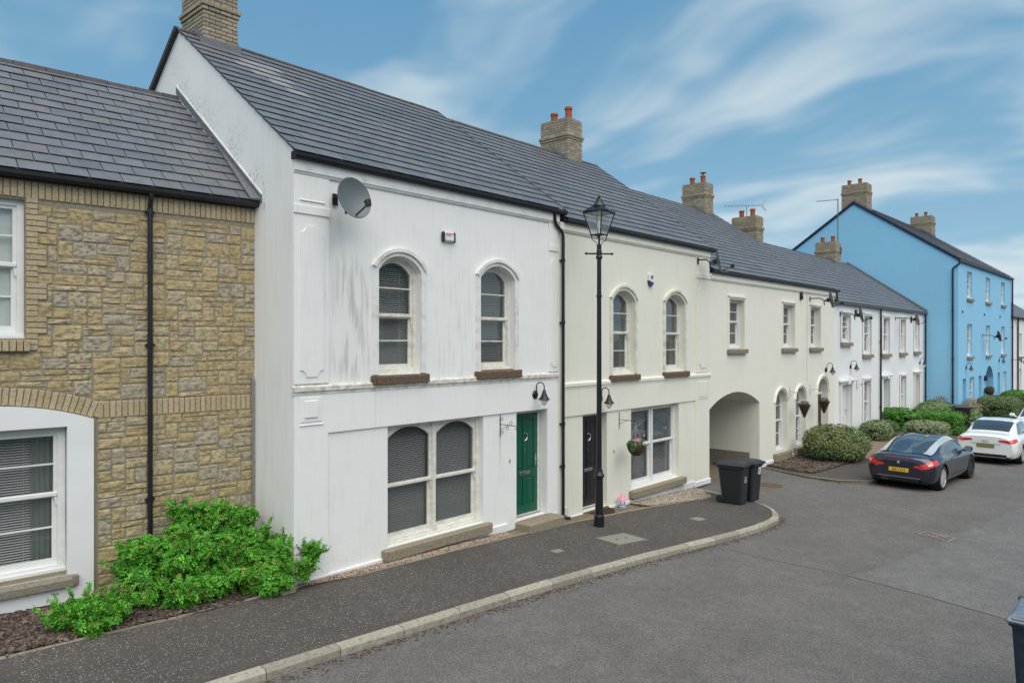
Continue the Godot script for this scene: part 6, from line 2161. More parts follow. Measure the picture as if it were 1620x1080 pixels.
	# --- covers let into the ground
	cover("inspection_cover", "large pale square concrete inspection cover in the pavement by the lamp post", [Vector2(5.55, 1.42), Vector2(5.50, 2.03), Vector2(6.30, 2.18), Vector2(6.38, 1.55)], pave_y, M.cover, true)
	cover("inspection_cover", "small grey stopcock cover in the pavement before the cream house window", [Vector2(8.65, 1.75), Vector2(8.63, 2.0), Vector2(8.95, 2.03), Vector2(8.98, 1.78)], pave_y, M.cover, false)
	cover("inspection_cover", "tiny grey stopcock cover in the pavement before the green door", [Vector2(4.22, 1.42), Vector2(4.20, 1.58), Vector2(4.42, 1.60), Vector2(4.44, 1.44)], pave_y, M.cover, false)
	var rc := []
	for k in 20:
		rc.append(Vector2(14.35 + 0.33 * cos(TAU * k / 20), 1.25 + 0.33 * sin(TAU * k / 20)))
	cover("manhole_cover", "round rusty manhole cover in the drive to the arch", rc, road_y, M.rust_cover, false)
	cover("paving_block", "loose pale paving block at the edge of the bed by the white corner", [Vector2(-0.34, 0.10), Vector2(-0.30, 0.27), Vector2(-0.10, 0.24), Vector2(-0.14, 0.08)], pave_y, M.kerb, false, 0.05)
	# chalk on the road
	o = thing("chalk_drawing", "faded pink and white chalk rectangle scribbled on the road", "chalk drawing")
	var lines := [[[11.62, 5.58], [11.98, 5.66], [11.80, 6.25], [11.32, 6.18], [11.62, 5.58]], [[11.72, 5.72], [11.62, 5.95], [11.80, 5.92], [11.60, 6.14]], [[11.62, 5.78], [11.48, 6.1]], [[11.85, 5.8], [11.72, 6.12]]]
	for k in lines.size():
		st = new_st()
		for q in lines[k].size() - 1:
			var a := Vector2(lines[k][q][0], lines[k][q][1])
			var b := Vector2(lines[k][q + 1][0], lines[k][q + 1][1])
			var w := Vector2(-(b - a).normalized().y, (b - a).normalized().x) * (0.014 if k == 0 else 0.018)
			sheet(PackedVector2Array([a - w, b - w, b + w, a + w]), road_y, 0.012 + 0.0006 * q + 0.004 * k, 1.0, st)
		part("chalk_line", st, M.chalk if k % 2 else M.chalk_white, o)
	# --- at the black door
	o = thing("doormat", "half round brown doormat before the black door", "doormat", F1 * Transform3D(Basis.IDENTITY, Vector3(7.62, pave_y(7.6, 0.3) + 0.006, 0.07)))
	st = new_st()
	var half := PackedVector2Array()
	for k in 17:
		half.append(Vector2(0.40 * cos(PI * k / 16.0), -0.34 * sin(PI * k / 16.0)))
	half.reverse()
	prism(st, half, 0.0, 0.02, Transform3D(Basis(Vector3.RIGHT, -PI / 2), Vector3.ZERO))
	part("mat", st, textured(srgb(0.15, 0.085, 0.035), M.fine, Vector3(6, 6, 6), 1.0), o)
	st = new_st()
	var rim := []
	for k in 17:
		rim.append(Vector3(0.385 * cos(PI * k / 16.0), 0.018, 0.325 * sin(PI * k / 16.0)))
	rim.append(rim[0])
	tube(st, rim, 0.012, 6)
	part("rim", st, M.wicker, o)
	o = thing("toy_lantern", "small lantern ornament with a pink conical roof standing by the black door", "ornament", F1 * Transform3D(Basis.IDENTITY, Vector3(8.42, pave_y(8.4, 0.18) + 0.006, 0.17)))
	st = new_st()
	lathe(st, [Vector2(0.0, 0.0), Vector2(0.085, 0.0), Vector2(0.085, 0.04), Vector2(0.07, 0.055), Vector2(0.0, 0.055)], 12)
	part("base", st, plain(srgb(0.30, 0.42, 0.62), 0.5), o)
	st = new_st()
	lathe(st, [Vector2(0.062, 0.055), Vector2(0.062, 0.17)], 12)
	part("glass", st, M.lamp_glass, o)
	st = new_st()
	for k in 4:
		tube(st, [Vector3(cos(k * 1.571) * 0.068, 0.05, sin(k * 1.571) * 0.068), Vector3(cos(k * 1.571) * 0.068, 0.18, sin(k * 1.571) * 0.068)], 0.008, 6)
	part("posts", st, plain(srgb(0.45, 0.28, 0.34), 0.5), o)
	st = new_st()
	lathe(st, [Vector2(0.0, 0.17), Vector2(0.12, 0.17), Vector2(0.105, 0.20), Vector2(0.05, 0.27), Vector2(0.012, 0.31), Vector2(0.0, 0.32)], 14)
	part("roof", st, plain(srgb(0.70, 0.30, 0.42), 0.5), o)
	# --- flower basket on the horse bracket
	o = thing("hanging_basket", "round flower basket with pink blooms hanging before the cream house window", "hanging basket", F1 * Transform3D(Basis.IDENTITY, Vector3(8.535, 2.15, 0.46)), "hanging baskets")
	st = new_st()
	lathe(st, [Vector2(0.0, -0.80), Vector2(0.07, -0.785), Vector2(0.14, -0.73), Vector2(0.185, -0.65), Vector2(0.205, -0.56), Vector2(0.20, -0.55), Vector2(0.0, -0.57)], 20)
	part("bowl", st, M.wicker, o)
	for k in 3:
		st = new_st()
		var a := TAU * k / 3.0 + 0.5
		tube(st, [Vector3(0, 0.0, 0), Vector3(0.0, -0.10, 0), Vector3(cos(a) * 0.20, -0.56, sin(a) * 0.20)], 0.004, 5)
		part("chain", st, M.rope, o)
	leaves("plants", o, [[Vector3(0, -0.52, 0), Vector3(0.22, 0.09, 0.22)], [Vector3(-0.22, -0.60, 0.05), Vector3(0.06, 0.09, 0.08)]], 480, 0.05, [[0.05, 0.14, 0.025], [0.09, 0.20, 0.04], [0.035, 0.09, 0.02]], 25)
	leaves("flowers", o, [[Vector3(-0.05, -0.42, 0.05), Vector3(0.10, 0.045, 0.10)]], 120, 0.04, [[0.75, 0.30, 0.45], [0.85, 0.55, 0.65], [0.70, 0.22, 0.38]], 26)
	leaves("white_flowers", o, [[Vector3(0.20, -0.50, 0.10), Vector3(0.08, 0.06, 0.10)]], 40, 0.032, [[0.8, 0.8, 0.78]], 27)

func cover(called: String, label: String, pts: Array, h: Callable, mat: Material, frame: bool, lift := 0.008):
	var o := thing(called, label, "paving block" if called == "paving_block" else "cover")
	var p := PackedVector2Array(pts)
	var st := new_st()
	sheet(p, h, lift, 5.0, st)
	for k in p.size():
		var e := (k + 1) % p.size()
		var a := p[k]
		var b := p[e]
		var y0: float = h.call(a.x, a.y)
		var y1: float = h.call(b.x, b.y)
		quad(st, F1 * Vector3(a.x, y0 - 0.02, a.y), F1 * Vector3(b.x, y1 - 0.02, b.y), F1 * Vector3(b.x, y1 + lift, b.y), F1 * Vector3(a.x, y0 + lift, a.y))
	part("lid", st, mat, o)
	if frame:
		var c := Vector2.ZERO
		for q in p:
			c += q / p.size()
		st = new_st()
		for k in p.size():
			var e := (k + 1) % p.size()
			sheet(PackedVector2Array([p[k], p[e], c + (p[e] - c) * 0.93, c + (p[k] - c) * 0.93]), h, lift + 0.004, 5.0, st)
		part("rim", st, M.galv_dull, o)
		for s in [0.35, 0.65]:
			st = new_st()
			var q := p[0].lerp(p[1], 0.5).lerp(p[2].lerp(p[3], 0.5), s)
			sheet(PackedVector2Array([q + Vector2(-0.05, -0.02), q + Vector2(0.05, -0.02), q + Vector2(0.05, 0.02), q + Vector2(-0.05, 0.02)]), h, lift + 0.004, 5.0, st)
			part("lifting_key", st, M.galv_dull, o)

func wheelie_bin(label: String, kind := 0) -> Node3D:
	# front faces +z; the wheels stand at the back
	var o := thing("wheelie_bin", label, "wheelie bin", Transform3D.IDENTITY, "wheelie bins")
	var bm: Material = [M.bin, M.bin, M.bin_blue][kind]
	var lm: Material = [M.bin, M.bin, M.bin_lid][kind]
	var st := new_st()
	# tapered body with chamfered corners
	var rings := []
	for r in [[0.02, 0.215, 0.235, 0.03], [0.10, 0.222, 0.245, 0.02], [0.86, 0.262, 0.315, 0.0], [0.885, 0.268, 0.322, 0.0], [0.89, 0.288, 0.345, 0.0], [0.945, 0.29, 0.348, 0.0]]:
		var p := []
		var c := 0.045
		var w: float = r[1]
		var d: float = r[2]
		for q in [[w - c, d], [w, d - c], [w, -d + c], [w - c, -d], [-w + c, -d], [-w, -d + c], [-w, d - c], [-w + c, d]]:
			p.append(Vector3(q[0], r[0], q[1] + r[3]))
		rings.append(p)
	for k in rings.size() - 1:
		for s in 8:
			var e := (s + 1) % 8
			quad(st, rings[k][s], rings[k][e], rings[k + 1][e], rings[k + 1][s])
	for s in 6:
		tri(st, rings[0][0], rings[0][s + 2], rings[0][s + 1])
		tri(st, rings[5][0], rings[5][s + 1], rings[5][s + 2])
	part("body", st, bm, o)
	st = new_st()
	# lid: overhanging rim, raised dome, hand grips at the front, hinge bar behind
	bevel_box(st, Vector3(-0.305, 0.935, -0.36), Vector3(0.305, 0.985, 0.395), 0.02)
	var dome := [[0.985, 0.275, -0.34, 0.34], [1.02, 0.245, -0.32, 0.27], [1.035, 0.20, -0.28, 0.20]]
	for k in 2:
		var a: Array = dome[k]
		var b: Array = dome[k + 1]
		var pa := [Vector3(-a[1], a[0], a[3]), Vector3(a[1], a[0], a[3]), Vector3(a[1], a[0], a[2]), Vector3(-a[1], a[0], a[2])]
		var pb := [Vector3(-b[1], b[0], b[3]), Vector3(b[1], b[0], b[3]), Vector3(b[1], b[0], b[2]), Vector3(-b[1], b[0], b[2])]
		for s in 4:
			quad(st, pa[s], pa[(s + 1) % 4], pb[(s + 1) % 4], pb[s])
		if k == 1:
			quad(st, pb[0], pb[1], pb[2], pb[3])
	part("lid", st, lm, o)
	st = new_st()
	for s in [-1, 1]:
		bevel_box(st, Vector3(s * 0.17 - 0.08, 0.983, 0.27), Vector3(s * 0.17 + 0.08, 1.0, 0.385), 0.008)
	part("lid_grip", st, lm, o)
	st = new_st()
	tube(st, [Vector3(-0.27, 0.99, -0.42), Vector3(0.27, 0.99, -0.42)], 0.017, 8)
	for s in [-0.26, 0.0, 0.26]:
		bevel_box(st, Vector3(s - 0.025, 0.94, -0.43), Vector3(s + 0.025, 1.01, -0.345), 0.008)
	part("handle", st, bm, o)
	for s in [-1, 1]:
		var wh := Node3D.new()
		wh.name = "wheel"
		o.add_child(wh, true)
		wh.position = Vector3(s * 0.255, 0.10, -0.25)
		st = new_st()
		lathe(st, [Vector2(0.06, -0.022), Vector2(0.09, -0.025), Vector2(0.10, -0.012), Vector2(0.10, 0.012), Vector2(0.09, 0.025), Vector2(0.06, 0.022)], 20, Transform3D(Basis(Vector3(0, 0, 1), PI / 2), Vector3.ZERO))
		part("tyre", st, M.rubber, wh)
		st = new_st()
		lathe(st, [Vector2(0.0, -0.016), Vector2(0.062, -0.016), Vector2(0.062, 0.016), Vector2(0.02, 0.02), Vector2(0.0, 0.026)], 16, Transform3D(Basis(Vector3(0, 0, 1), PI / 2), Vector3.ZERO))
		part("hub", st, bm, wh)
	st = new_st()
	tube(st, [Vector3(-0.26, 0.10, -0.25), Vector3(0.26, 0.10, -0.25)], 0.012, 6)
	part("axle", st, M.galv, o)
	if kind == 0:
		for k in 3:
			# three short printed lines, too small to read
			st = new_st()
			for q in 5 + k:
				box(st, Vector3(-0.055 - k * 0.006 + q * 0.021, -0.014, 0.0), Vector3(-0.040 - k * 0.006 + q * 0.021, 0.014, 0.002))
			part("print", st, M.upvc, o, Transform3D(Basis(Vector3.RIGHT, 0.066), Vector3(0.0, 0.66 - k * 0.055, 0.3045 - k * 0.0037)))
	elif kind == 1:
		st = new_st()
		box(st, Vector3(0.03, 0.62, 0.0), Vector3(0.17, 0.80, 0.002), Transform3D(Basis(Vector3.RIGHT, 0.092), Vector3(0, 0.06, 0.249)))
		part("sticker", st, M.upvc, o)
		var tm := TextMesh.new()
		tm.text = "8"
		tm.font_size = 30
		tm.pixel_size = 0.004
		tm.depth = 0.002
		put("number", tm, M.iron, o, Transform3D(Basis(Vector3.RIGHT, 0.092), Vector3(0.10, 0.76, 0.316)))
	return o

# ------------------------------------------------------------------ plants
func leaf_mesh(leaflets: int, broad := 0.5) -> ArrayMesh:
	# one leaf, or a spray of leaflets on a stalk; unit size
	var st := new_st()
	var one := func(at: Vector3, dir: Vector3, size: float):
		var side := dir.cross(Vector3(0, 0, 1)).normalized()
		var up := side.cross(dir).normalized()
		var m := at + dir * size * 0.5 - up * size * 0.08
		var l := at + dir * size * 0.45 + side * size * broad * 0.5 + up * size * 0.08
		var r := at + dir * size * 0.45 - side * size * broad * 0.5 + up * size * 0.08
		var tip := at + dir * size
		tri(st, at, m, l); tri(st, m, tip, l); tri(st, at, r, m); tri(st, m, r, tip)
	if leaflets <= 1:
		one.call(Vector3(0, -0.5, 0), Vector3(0, 1, 0), 1.0)
	else:
		for k in leaflets / 2:
			var y := -0.3 + 0.75 * k / (leaflets / 2)
			for s in [-1, 1]:
				one.call(Vector3(s * 0.02, y, -0.05 * absf(y)), Vector3(s * 0.85, 0.5, 0.1).normalized(), 0.46)
		one.call(Vector3(0, 0.45, 0), Vector3(0, 1, -0.1).normalized(), 0.5)
	return st.commit()

func leaves(called: String, parent: Node3D, blobs: Array, count: int, size: float, tones: Array, sd: int, leaflets := 1, broad := 0.55, shell_in := 0.55, shape := 2.0, reach := 1.0):
	# blobs: [centre, radii]; leaves lie mostly in the outer part of each and turn outward
	var r := RandomNumberGenerator.new()
	r.seed = sd * 31 + 7
	var mat := plain(Color.WHITE, 0.55)
	mat.vertex_color_use_as_albedo = true
	mat.backlight_enabled = true
	mat.backlight = Color(0.22, 0.22, 0.12)
	var mesh := leaf_mesh(leaflets, broad)
	mesh.surface_set_material(0, mat)
	var mm := MultiMesh.new()
	mm.transform_format = MultiMesh.TRANSFORM_3D
	mm.use_colors = true
	mm.mesh = mesh
	mm.instance_count = count
	var total := 0.0
	var sizes := []
	for b in blobs:
		var v: Vector3 = b[1]
		total += pow(v.x * v.y * v.z, 0.667)
		sizes.append(total)
	for k in count:
		var pick := r.randf() * total
		var bi := 0
		while sizes[bi] < pick and bi < blobs.size() - 1:
			bi += 1
		var c: Vector3 = blobs[bi][0]
		var rad: Vector3 = blobs[bi][1]
		var d := Vector3(r.randfn(), r.randfn(), r.randfn()).normalized()
		if shape > 2.5:      # clipped hedge: squarer
			d = Vector3(signf(d.x) * pow(absf(d.x), 2.0 / shape), signf(d.y) * pow(absf(d.y), 2.0 / shape), signf(d.z) * pow(absf(d.z), 2.0 / shape))
		var q := shell_in + (1.0 - shell_in) * pow(r.randf(), 0.6) + (r.randf() * r.randf() * 0.10 if shape < 2.5 else 0.02 * r.randf())
		var p := c + d * rad * q * reach
		var out := (d / rad).normalized()
		var nrm := (out * 0.9 + Vector3(0, 0.55, 0) + Vector3(r.randfn(), r.randfn(), r.randfn()) * 0.45).normalized()
		var along := (Vector3(r.randfn(), r.randfn() - 0.2, r.randfn()) + out * 0.5)
		along = (along - nrm * along.dot(nrm)).normalized()
		var s := size * r.randf_range(0.65, 1.3)
		mm.set_instance_transform(k, Transform3D(Basis(along.cross(nrm) * s, along * s, nrm * s), p))
		var tn: Array = tones[r.randi() % tones.size()]
		var v := r.randf_range(0.75, 1.25)
		mm.set_instance_color(k, Color(tn[0] * v, tn[1] * v, tn[2] * v))
	var o := MultiMeshInstance3D.new()
	o.name = called
	o.multimesh = mm
	o.set_meta("kind", "stuff")
	parent.add_child(o, true)
	return o

func twigs(parent: Node3D, blobs: Array, foot: Vector3, count: int, sd: int, thick := 0.012):
	var r := RandomNumberGenerator.new()
	r.seed = sd
	var st := new_st()
	for k in count:
		var b: Array = blobs[r.randi() % blobs.size()]
		var end: Vector3 = b[0] + Vector3(r.randfn(), absf(r.randfn()), r.randfn()).normalized() * b[1] * r.randf_range(0.5, 0.95)
		var start := foot + Vector3(r.randf_range(-0.35, 0.35), 0, r.randf_range(-0.2, 0.2))
		var mid := start.lerp(end, 0.5) + Vector3(r.randf_range(-0.1, 0.1), 0.12, r.randf_range(-0.1, 0.1))
		tube(st, [start, mid, end], [thick, thick * 0.7, thick * 0.3], 5)
	part("stems", st, M.twig, parent)

func shrub(called: String, label: String, t: float, n: float, blobs: Array, count: int, size: float, tones: Array, sd: int, opts := {}):
	var y: float = pave_y(t, n)
	var o := thing(called, label, opts.get("category", "shrub"), F1 * Transform3D(Basis.IDENTITY, Vector3(t, y, n)), opts.get("group", ""))
	leaves("foliage", o, blobs, count, size, tones, sd, opts.get("leaflets", 1), opts.get("broad", 0.55), opts.get("shell", 0.55), opts.get("shape", 2.0))
	if opts.get("shell", 0.55) > 0.6:      # the darker leaves inside, so that the shrub is not hollow
		leaves("inner_foliage", o, blobs, count / 3, size * 2.6, tones, sd + 50, 1, 0.8, 0.35, opts.get("shape", 2.0), 0.85)
	twigs(o, blobs, Vector3(0, 0.0, 0), opts.get("stems", 14), sd, opts.get("thick", 0.012))
	return o

func ragged(blobs: Array, each: int, sd: int) -> Array:
	# small clumps set on the bigger ones: the outline breaks up and gaps open between them
	var r := RandomNumberGenerator.new()
	r.seed = sd
	var out := []
	for b in blobs:
		out.append([b[0], b[1] * 0.80])
		for k in each:
			var d := Vector3(r.randfn(), r.randfn() + 0.3, r.randfn()).normalized()
			var s := r.randf_range(0.28, 0.46)
			out.append([b[0] + d * b[1] * r.randf_range(0.75, 1.05), b[1] * s])
	return out

func sprays(parent: Node3D, blobs: Array, count: int, size: float, tones: Array, sd: int):
	# long shoots that stand out of the bush, a leaf every few centimetres
	var r := RandomNumberGenerator.new()
	r.seed = sd
	var spots := []
	var st := new_st()
	for k in count:
		var b: Array = blobs[r.randi() % blobs.size()]
		var d := Vector3(r.randfn(), absf(r.randfn()) * 0.9 + 0.15, r.randfn() + 0.35).normalized()
		var p: Vector3 = b[0] + d * b[1] * 0.85
		var dir := (d + Vector3(r.randf_range(-0.4, 0.4), r.randf_range(0.0, 0.7), r.randf_range(-0.4, 0.4))).normalized()
		var long := r.randf_range(0.10, 0.26)
		tube(st, [p, p + dir * long], [0.004, 0.002], 4)
		for q in 6:
			spots.append([p + dir * long * (q + 0.6) / 6.0, dir])
	part("shoots", st, M.twig, parent)
	var o = leaves("spray_leaves", parent, [[Vector3.ZERO, Vector3.ONE * 0.1]], spots.size(), size, tones, sd, 7, 0.6)
	for k in spots.size():
		var nrm := (Vector3(r.randfn(), r.randfn() + 0.8, r.randfn() + 0.4)).normalized()
		var along: Vector3 = spots[k][1] * 0.5 + Vector3(r.randfn(), r.randfn() * 0.5, r.randfn()) * 0.7
		along = (along - nrm * along.dot(nrm)).normalized()
		var s := size * r.randf_range(0.7, 1.2)
		o.multimesh.set_instance_transform(k, Transform3D(Basis(along.cross(nrm) * s, along * s, nrm * s), spots[k][0]))

func plants():
	# positions below are t, y, n less the foot of the plant
	var B := func(t: float, y: float, n: float, rt: float, ry: float, rn: float, ft: float, fy: float, fn: float): return [Vector3(t - ft, y - fy, n - fn), Vector3(rt, ry, rn)]
	var green := [[0.060, 0.28, 0.012], [0.080, 0.34, 0.018], [0.042, 0.21, 0.010], [0.065, 0.30, 0.014], [0.13, 0.41, 0.03], [0.16, 0.25, 0.03]]
	var f := [-1.0, 0.44, -0.50]
	var blobs := []
	for b in [[-1.15, 1.28, -0.85, 0.40, 0.28, 0.30], [-1.75, 1.10, -0.85, 0.42, 0.30, 0.30], [-0.55, 1.12, -0.75, 0.40, 0.30, 0.30], [-1.25, 1.02, -0.50, 0.50, 0.32, 0.34], [-0.45, 0.88, -0.45, 0.45, 0.34, 0.34], [-1.85, 0.80, -0.60, 0.40, 0.28, 0.30], [-1.20, 0.68, -0.20, 0.50, 0.24, 0.30], [-0.45, 0.62, -0.05, 0.42, 0.22, 0.32], [-0.14, 0.78, -0.12, 0.26, 0.28, 0.25], [-0.25, 0.58, 0.18, 0.20, 0.14, 0.16], [-1.50, 0.60, -0.12, 0.22, 0.14, 0.16], [0.17, 0.76, 0.14, 0.10, 0.15, 0.10], [0.08, 0.62, 0.16, 0.10, 0.12, 0.08], [0.24, 0.84, 0.14, 0.06, 0.07, 0.06], [-0.75, 1.38, -0.85, 0.16, 0.13, 0.13], [-1.20, 1.50, -0.90, 0.17, 0.13, 0.14]]:
		blobs.append(B.call(b[0], b[1], b[2], b[3], b[4], b[5], f[0], f[1], f[2]))
	blobs = ragged(blobs, 5, 301)
	var big = shrub("rose_bush", "large bright green leafy bush against the stone wall by the white corner", f[0], f[2], blobs, 12500, 0.082, green, 301, {"leaflets": 7, "broad": 0.62, "shell": 0.30, "stems": 46, "category": "bush"})
	sprays(big, blobs, 240, 0.085, green, 331)
	f = [-2.60, 0.49, -0.28]
	blobs = []
	for b in [[-2.60, 0.70, -0.30, 0.30, 0.20, 0.22], [-2.82, 0.62, -0.34, 0.22, 0.14, 0.18], [-2.38, 0.64, -0.22, 0.26, 0.15, 0.18], [-2.62, 0.57, -0.02, 0.22, 0.11, 0.13]]:
		blobs.append(B.call(b[0], b[1], b[2], b[3], b[4], b[5], f[0], f[1], f[2]))
	var low = shrub("rose_bush", "small low green bush beside the large one, in the mulch bed", f[0], f[2], ragged(blobs, 4, 302), 1900, 0.08, green, 302, {"leaflets": 7, "broad": 0.62, "shell": 0.35, "stems": 14, "category": "bush"})
	sprays(low, blobs, 60, 0.08, green, 332)
	# the rounded yellow green shrub by the arch house door
	var olive := [[0.15, 0.18, 0.06], [0.21, 0.22, 0.05], [0.12, 0.15, 0.055], [0.19, 0.21, 0.07], [0.24, 0.23, 0.06], [0.10, 0.13, 0.05]]
	var dull := [[0.11, 0.17, 0.06], [0.15, 0.22, 0.08], [0.075, 0.13, 0.04], [0.21, 0.27, 0.13]]
	var o = shrub("rounded_shrub", "big rounded yellow and green shrub before the arched doorway", 20.0, 1.05, [[Vector3(-0.35, 0.55, 0.0), Vector3(0.95, 0.62, 0.75)], [Vector3(0.45, 0.52, 0.35), Vector3(0.9, 0.58, 0.8)], [Vector3(0.0, 0.35, 0.45), Vector3(0.95, 0.42, 0.65)]], 9000, 0.075, dull, 303, {"shell": 0.72, "stems": 30})
	leaves("yellow_tips", o, [[Vector3(-0.35, 0.66, 0.0), Vector3(0.97, 0.54, 0.72)], [Vector3(0.55, 0.75, 0.05), Vector3(0.6, 0.40, 0.5)], [Vector3(0.1, 0.45, 0.4), Vector3(0.95, 0.5, 0.7)]], 5000, 0.075, olive, 304, 1, 0.55, 0.92, 2.0, 1.02)
	# hedges of the far front gardens
	var vivid := [[0.075, 0.235, 0.022], [0.10, 0.30, 0.032], [0.05, 0.165, 0.017]]
	var pale := [[0.22, 0.27, 0.13], [0.30, 0.34, 0.20], [0.14, 0.19, 0.08], [0.38, 0.40, 0.27]]
	shrub("clipped_shrub", "low clipped variegated shrub under the plain white house window", 26.9, 0.75, [[Vector3(0, 0.33, 0), Vector3(1.15, 0.40, 0.62)]], 5200, 0.075, dull + pale.slice(0, 2), 305, {"shell": 0.78, "shape": 3.2})
	shrub("box_hedge", "long vivid green clipped hedge before the pink door house", 31.0, 1.35, [[Vector3(0, 0.45, 0), Vector3(0.75, 0.55, 1.85)], [Vector3(-0.2, 0.42, -0.3), Vector3(0.75, 0.53, 1.5)]], 13000, 0.075, vivid, 306, {"shell": 0.85, "shape": 4.5, "category": "hedge"})
	shrub("clipped_shrub", "low pale variegated shrub before the vivid green hedge", 28.7, 2.15, [[Vector3(0, 0.32, 0), Vector3(0.85, 0.40, 0.85)]], 5200, 0.075, pale, 307, {"shell": 0.78, "shape": 3.0})
	shrub("spreading_shrub", "wide pale green spreading shrub behind the vivid hedge, under the blue gable", 35.2, 1.6, [[Vector3(0, 0.42, 0), Vector3(2.0, 0.55, 1.5)], [Vector3(1.2, 0.45, -0.7), Vector3(1.5, 0.6, 0.9)]], 12000, 0.09, pale + vivid.slice(0, 2) + dull, 308, {"shell": 0.8})
	shrub("dry_shrub", "reddish dry flower stems at the foot of the blue gable", 37.6, 0.9, [[Vector3(0, 0.75, 0), Vector3(0.6, 0.5, 0.4)], [Vector3(-0.8, 0.7, -0.2), Vector3(0.5, 0.4, 0.4)]], 900, 0.09, [[0.16, 0.08, 0.05], [0.10, 0.09, 0.04], [0.20, 0.12, 0.08]], 309, {"shell": 0.3, "stems": 40})
	shrub("dry_shrub", "cream dry flower heads beside the blue house corner", 39.0, 2.1, [[Vector3(0, 0.65, 0), Vector3(0.8, 0.45, 0.5)]], 1100, 0.09, [[0.40, 0.34, 0.22], [0.30, 0.25, 0.14], [0.14, 0.15, 0.06]], 310, {"shell": 0.3, "stems": 30})
	shrub("rounded_hedge", "big rounded clipped hedge before the blue arch", 41.6, 2.95, [[Vector3(0, 0.52, 0), Vector3(1.7, 0.60, 1.05)]], 12000, 0.085, dull + [[0.15, 0.22, 0.07], [0.11, 0.18, 0.06]], 311, {"shell": 0.85, "shape": 3.4, "category": "hedge"})
	shrub("box_hedge", "vivid green clipped hedge past the blue house", 48.6, 3.3, [[Vector3(0, 0.5, 0), Vector3(1.5, 0.6, 1.2)]], 9000, 0.09, vivid, 312, {"shell": 0.85, "shape": 4.0, "category": "hedge"})
	# grass tufts in the shrub bed
	o = thing("grass_tuft", "yellowed grass tuft in the bark by the drive", "grass", F1 * Transform3D(Basis.IDENTITY, Vector3(17.45, pave_y(17.4, 1.1), 1.15)))
	o.set_meta("kind", "stuff")
	leaves("blades", o, [[Vector3(0, 0.02, 0), Vector3(0.35, 0.05, 0.25)]], 500, 0.07, [[0.16, 0.15, 0.04], [0.11, 0.12, 0.03], [0.20, 0.17, 0.07]], 313, 1, 0.15, 0.0)
	# fallen leaves and petals along the kerb and over the pavement
	litter("leaf_litter", "brown leaf litter lying along the kerb gutter", 1600, func(r): 
		var t: float = r.randf_range(-2.5, 11.0)
		var c := 0.0
		for k in KERB.size() - 1:
			if t >= KERB[k][0] and t <= KERB[k + 1][0]:
				c = lerpf(KERB[k][1], KERB[k + 1][1], (t - KERB[k][0]) / (KERB[k + 1][0] - KERB[k][0]))
				break
		var n: float = c + 0.03 + absf(r.randfn()) * 0.09
		return Vector3(t, road_y(t, n) + 0.012, n), 0.028, [[0.10, 0.06, 0.035], [0.16, 0.10, 0.06], [0.07, 0.045, 0.03]], 320)
	litter("petal_litter", "small pale petals scattered over the pavement", 5500, func(r):
		var t: float = -3.5 + 14.0 * pow(r.randf(), 1.35)
		var n: float = lerpf(0.35, 2.2, r.randf()) + (-1.0 if t < -1.5 else 0.0) * 0.3
		return Vector3(t, pave_y(t, n) + 0.008, n), 0.010, [[0.55, 0.51, 0.48], [0.62, 0.58, 0.54], [0.42, 0.36, 0.32]], 321)

func litter(called: String, label: String, count: int, where: Callable, size: float, tones: Array, sd: int):
	var r := RandomNumberGenerator.new()
	r.seed = sd
	var mat := plain(Color.WHITE, 0.9)
	mat.vertex_color_use_as_albedo = true
	var mesh := leaf_mesh(1, 0.7)
	mesh.surface_set_material(0, mat)
	var mm := MultiMesh.new()
	mm.transform_format = MultiMesh.TRANSFORM_3D
	mm.use_colors = true
	mm.mesh = mesh
	mm.instance_count = count
	for k in count:
		var s := size * r.randf_range(0.6, 1.6)
		var b := Basis(Vector3.UP, r.randf() * TAU) * Basis(Vector3.RIGHT, -PI / 2 + r.randf_range(-0.25, 0.25))
		mm.set_instance_transform(k, Transform3D(b.scaled_local(Vector3.ONE * s), F1 * where.call(r)))
		var c: Array = tones[r.randi() % tones.size()]
		mm.set_instance_color(k, Color(c[0], c[1], c[2]))
	var o := MultiMeshInstance3D.new()
	o.name = numbered(called)
	o.multimesh = mm
	o.set_meta("kind", "stuff")
	tag(o, label, "litter")
	add_child(o)

# ------------------------------------------------------------------ cars
# Each car is a set of cross-sections from tail (x = 0) to nose; nine points (half width, height) from sill to roof centre.
func catmull(a: float, b: float, c: float, d: float, u: float) -> float:
	return b + 0.5 * u * (c - a + u * (2.0 * a - 5.0 * b + 4.0 * c - d + u * (3.0 * (b - c) + d - a)))

func car_point(S: Array, x: float, v: float) -> Vector3:
	# v: 0 sill ... 8 roof centre; returns x, height, half width
	var k := 0
	while k < S.size() - 2 and x > S[k + 1][0]:
		k += 1
	var k0 := maxi(k - 1, 0)
	var k3 := mini(k + 2, S.size() - 1)
	var u := clampf((x - S[k][0]) / (S[k + 1][0] - S[k][0]), 0.0, 1.0)
	var j := clampi(int(v), 0, 7)
	var w := v - j
	var r := [Vector2.ZERO, Vector2.ZERO]
	var q := []
	for jj in [maxi(j - 1, 0), j, j + 1, mini(j + 2, 8)]:
		var A: Array = S[k0][1][jj]
		var B: Array = S[k][1][jj]
		var C: Array = S[k + 1][1][jj]
		var D: Array = S[k3][1][jj]
		# finite slopes that allow for uneven stations
		q.append(Vector2(hermite(S[k0][0], A[0], S[k][0], B[0], S[k + 1][0], C[0], S[k3][0], D[0], u), hermite(S[k0][0], A[1], S[k][0], B[1], S[k + 1][0], C[1], S[k3][0], D[1], u)))
	return Vector3(x, catmull(q[0].y, q[1].y, q[2].y, q[3].y, w), maxf(0.0, catmull(q[0].x, q[1].x, q[2].x, q[3].x, w)))

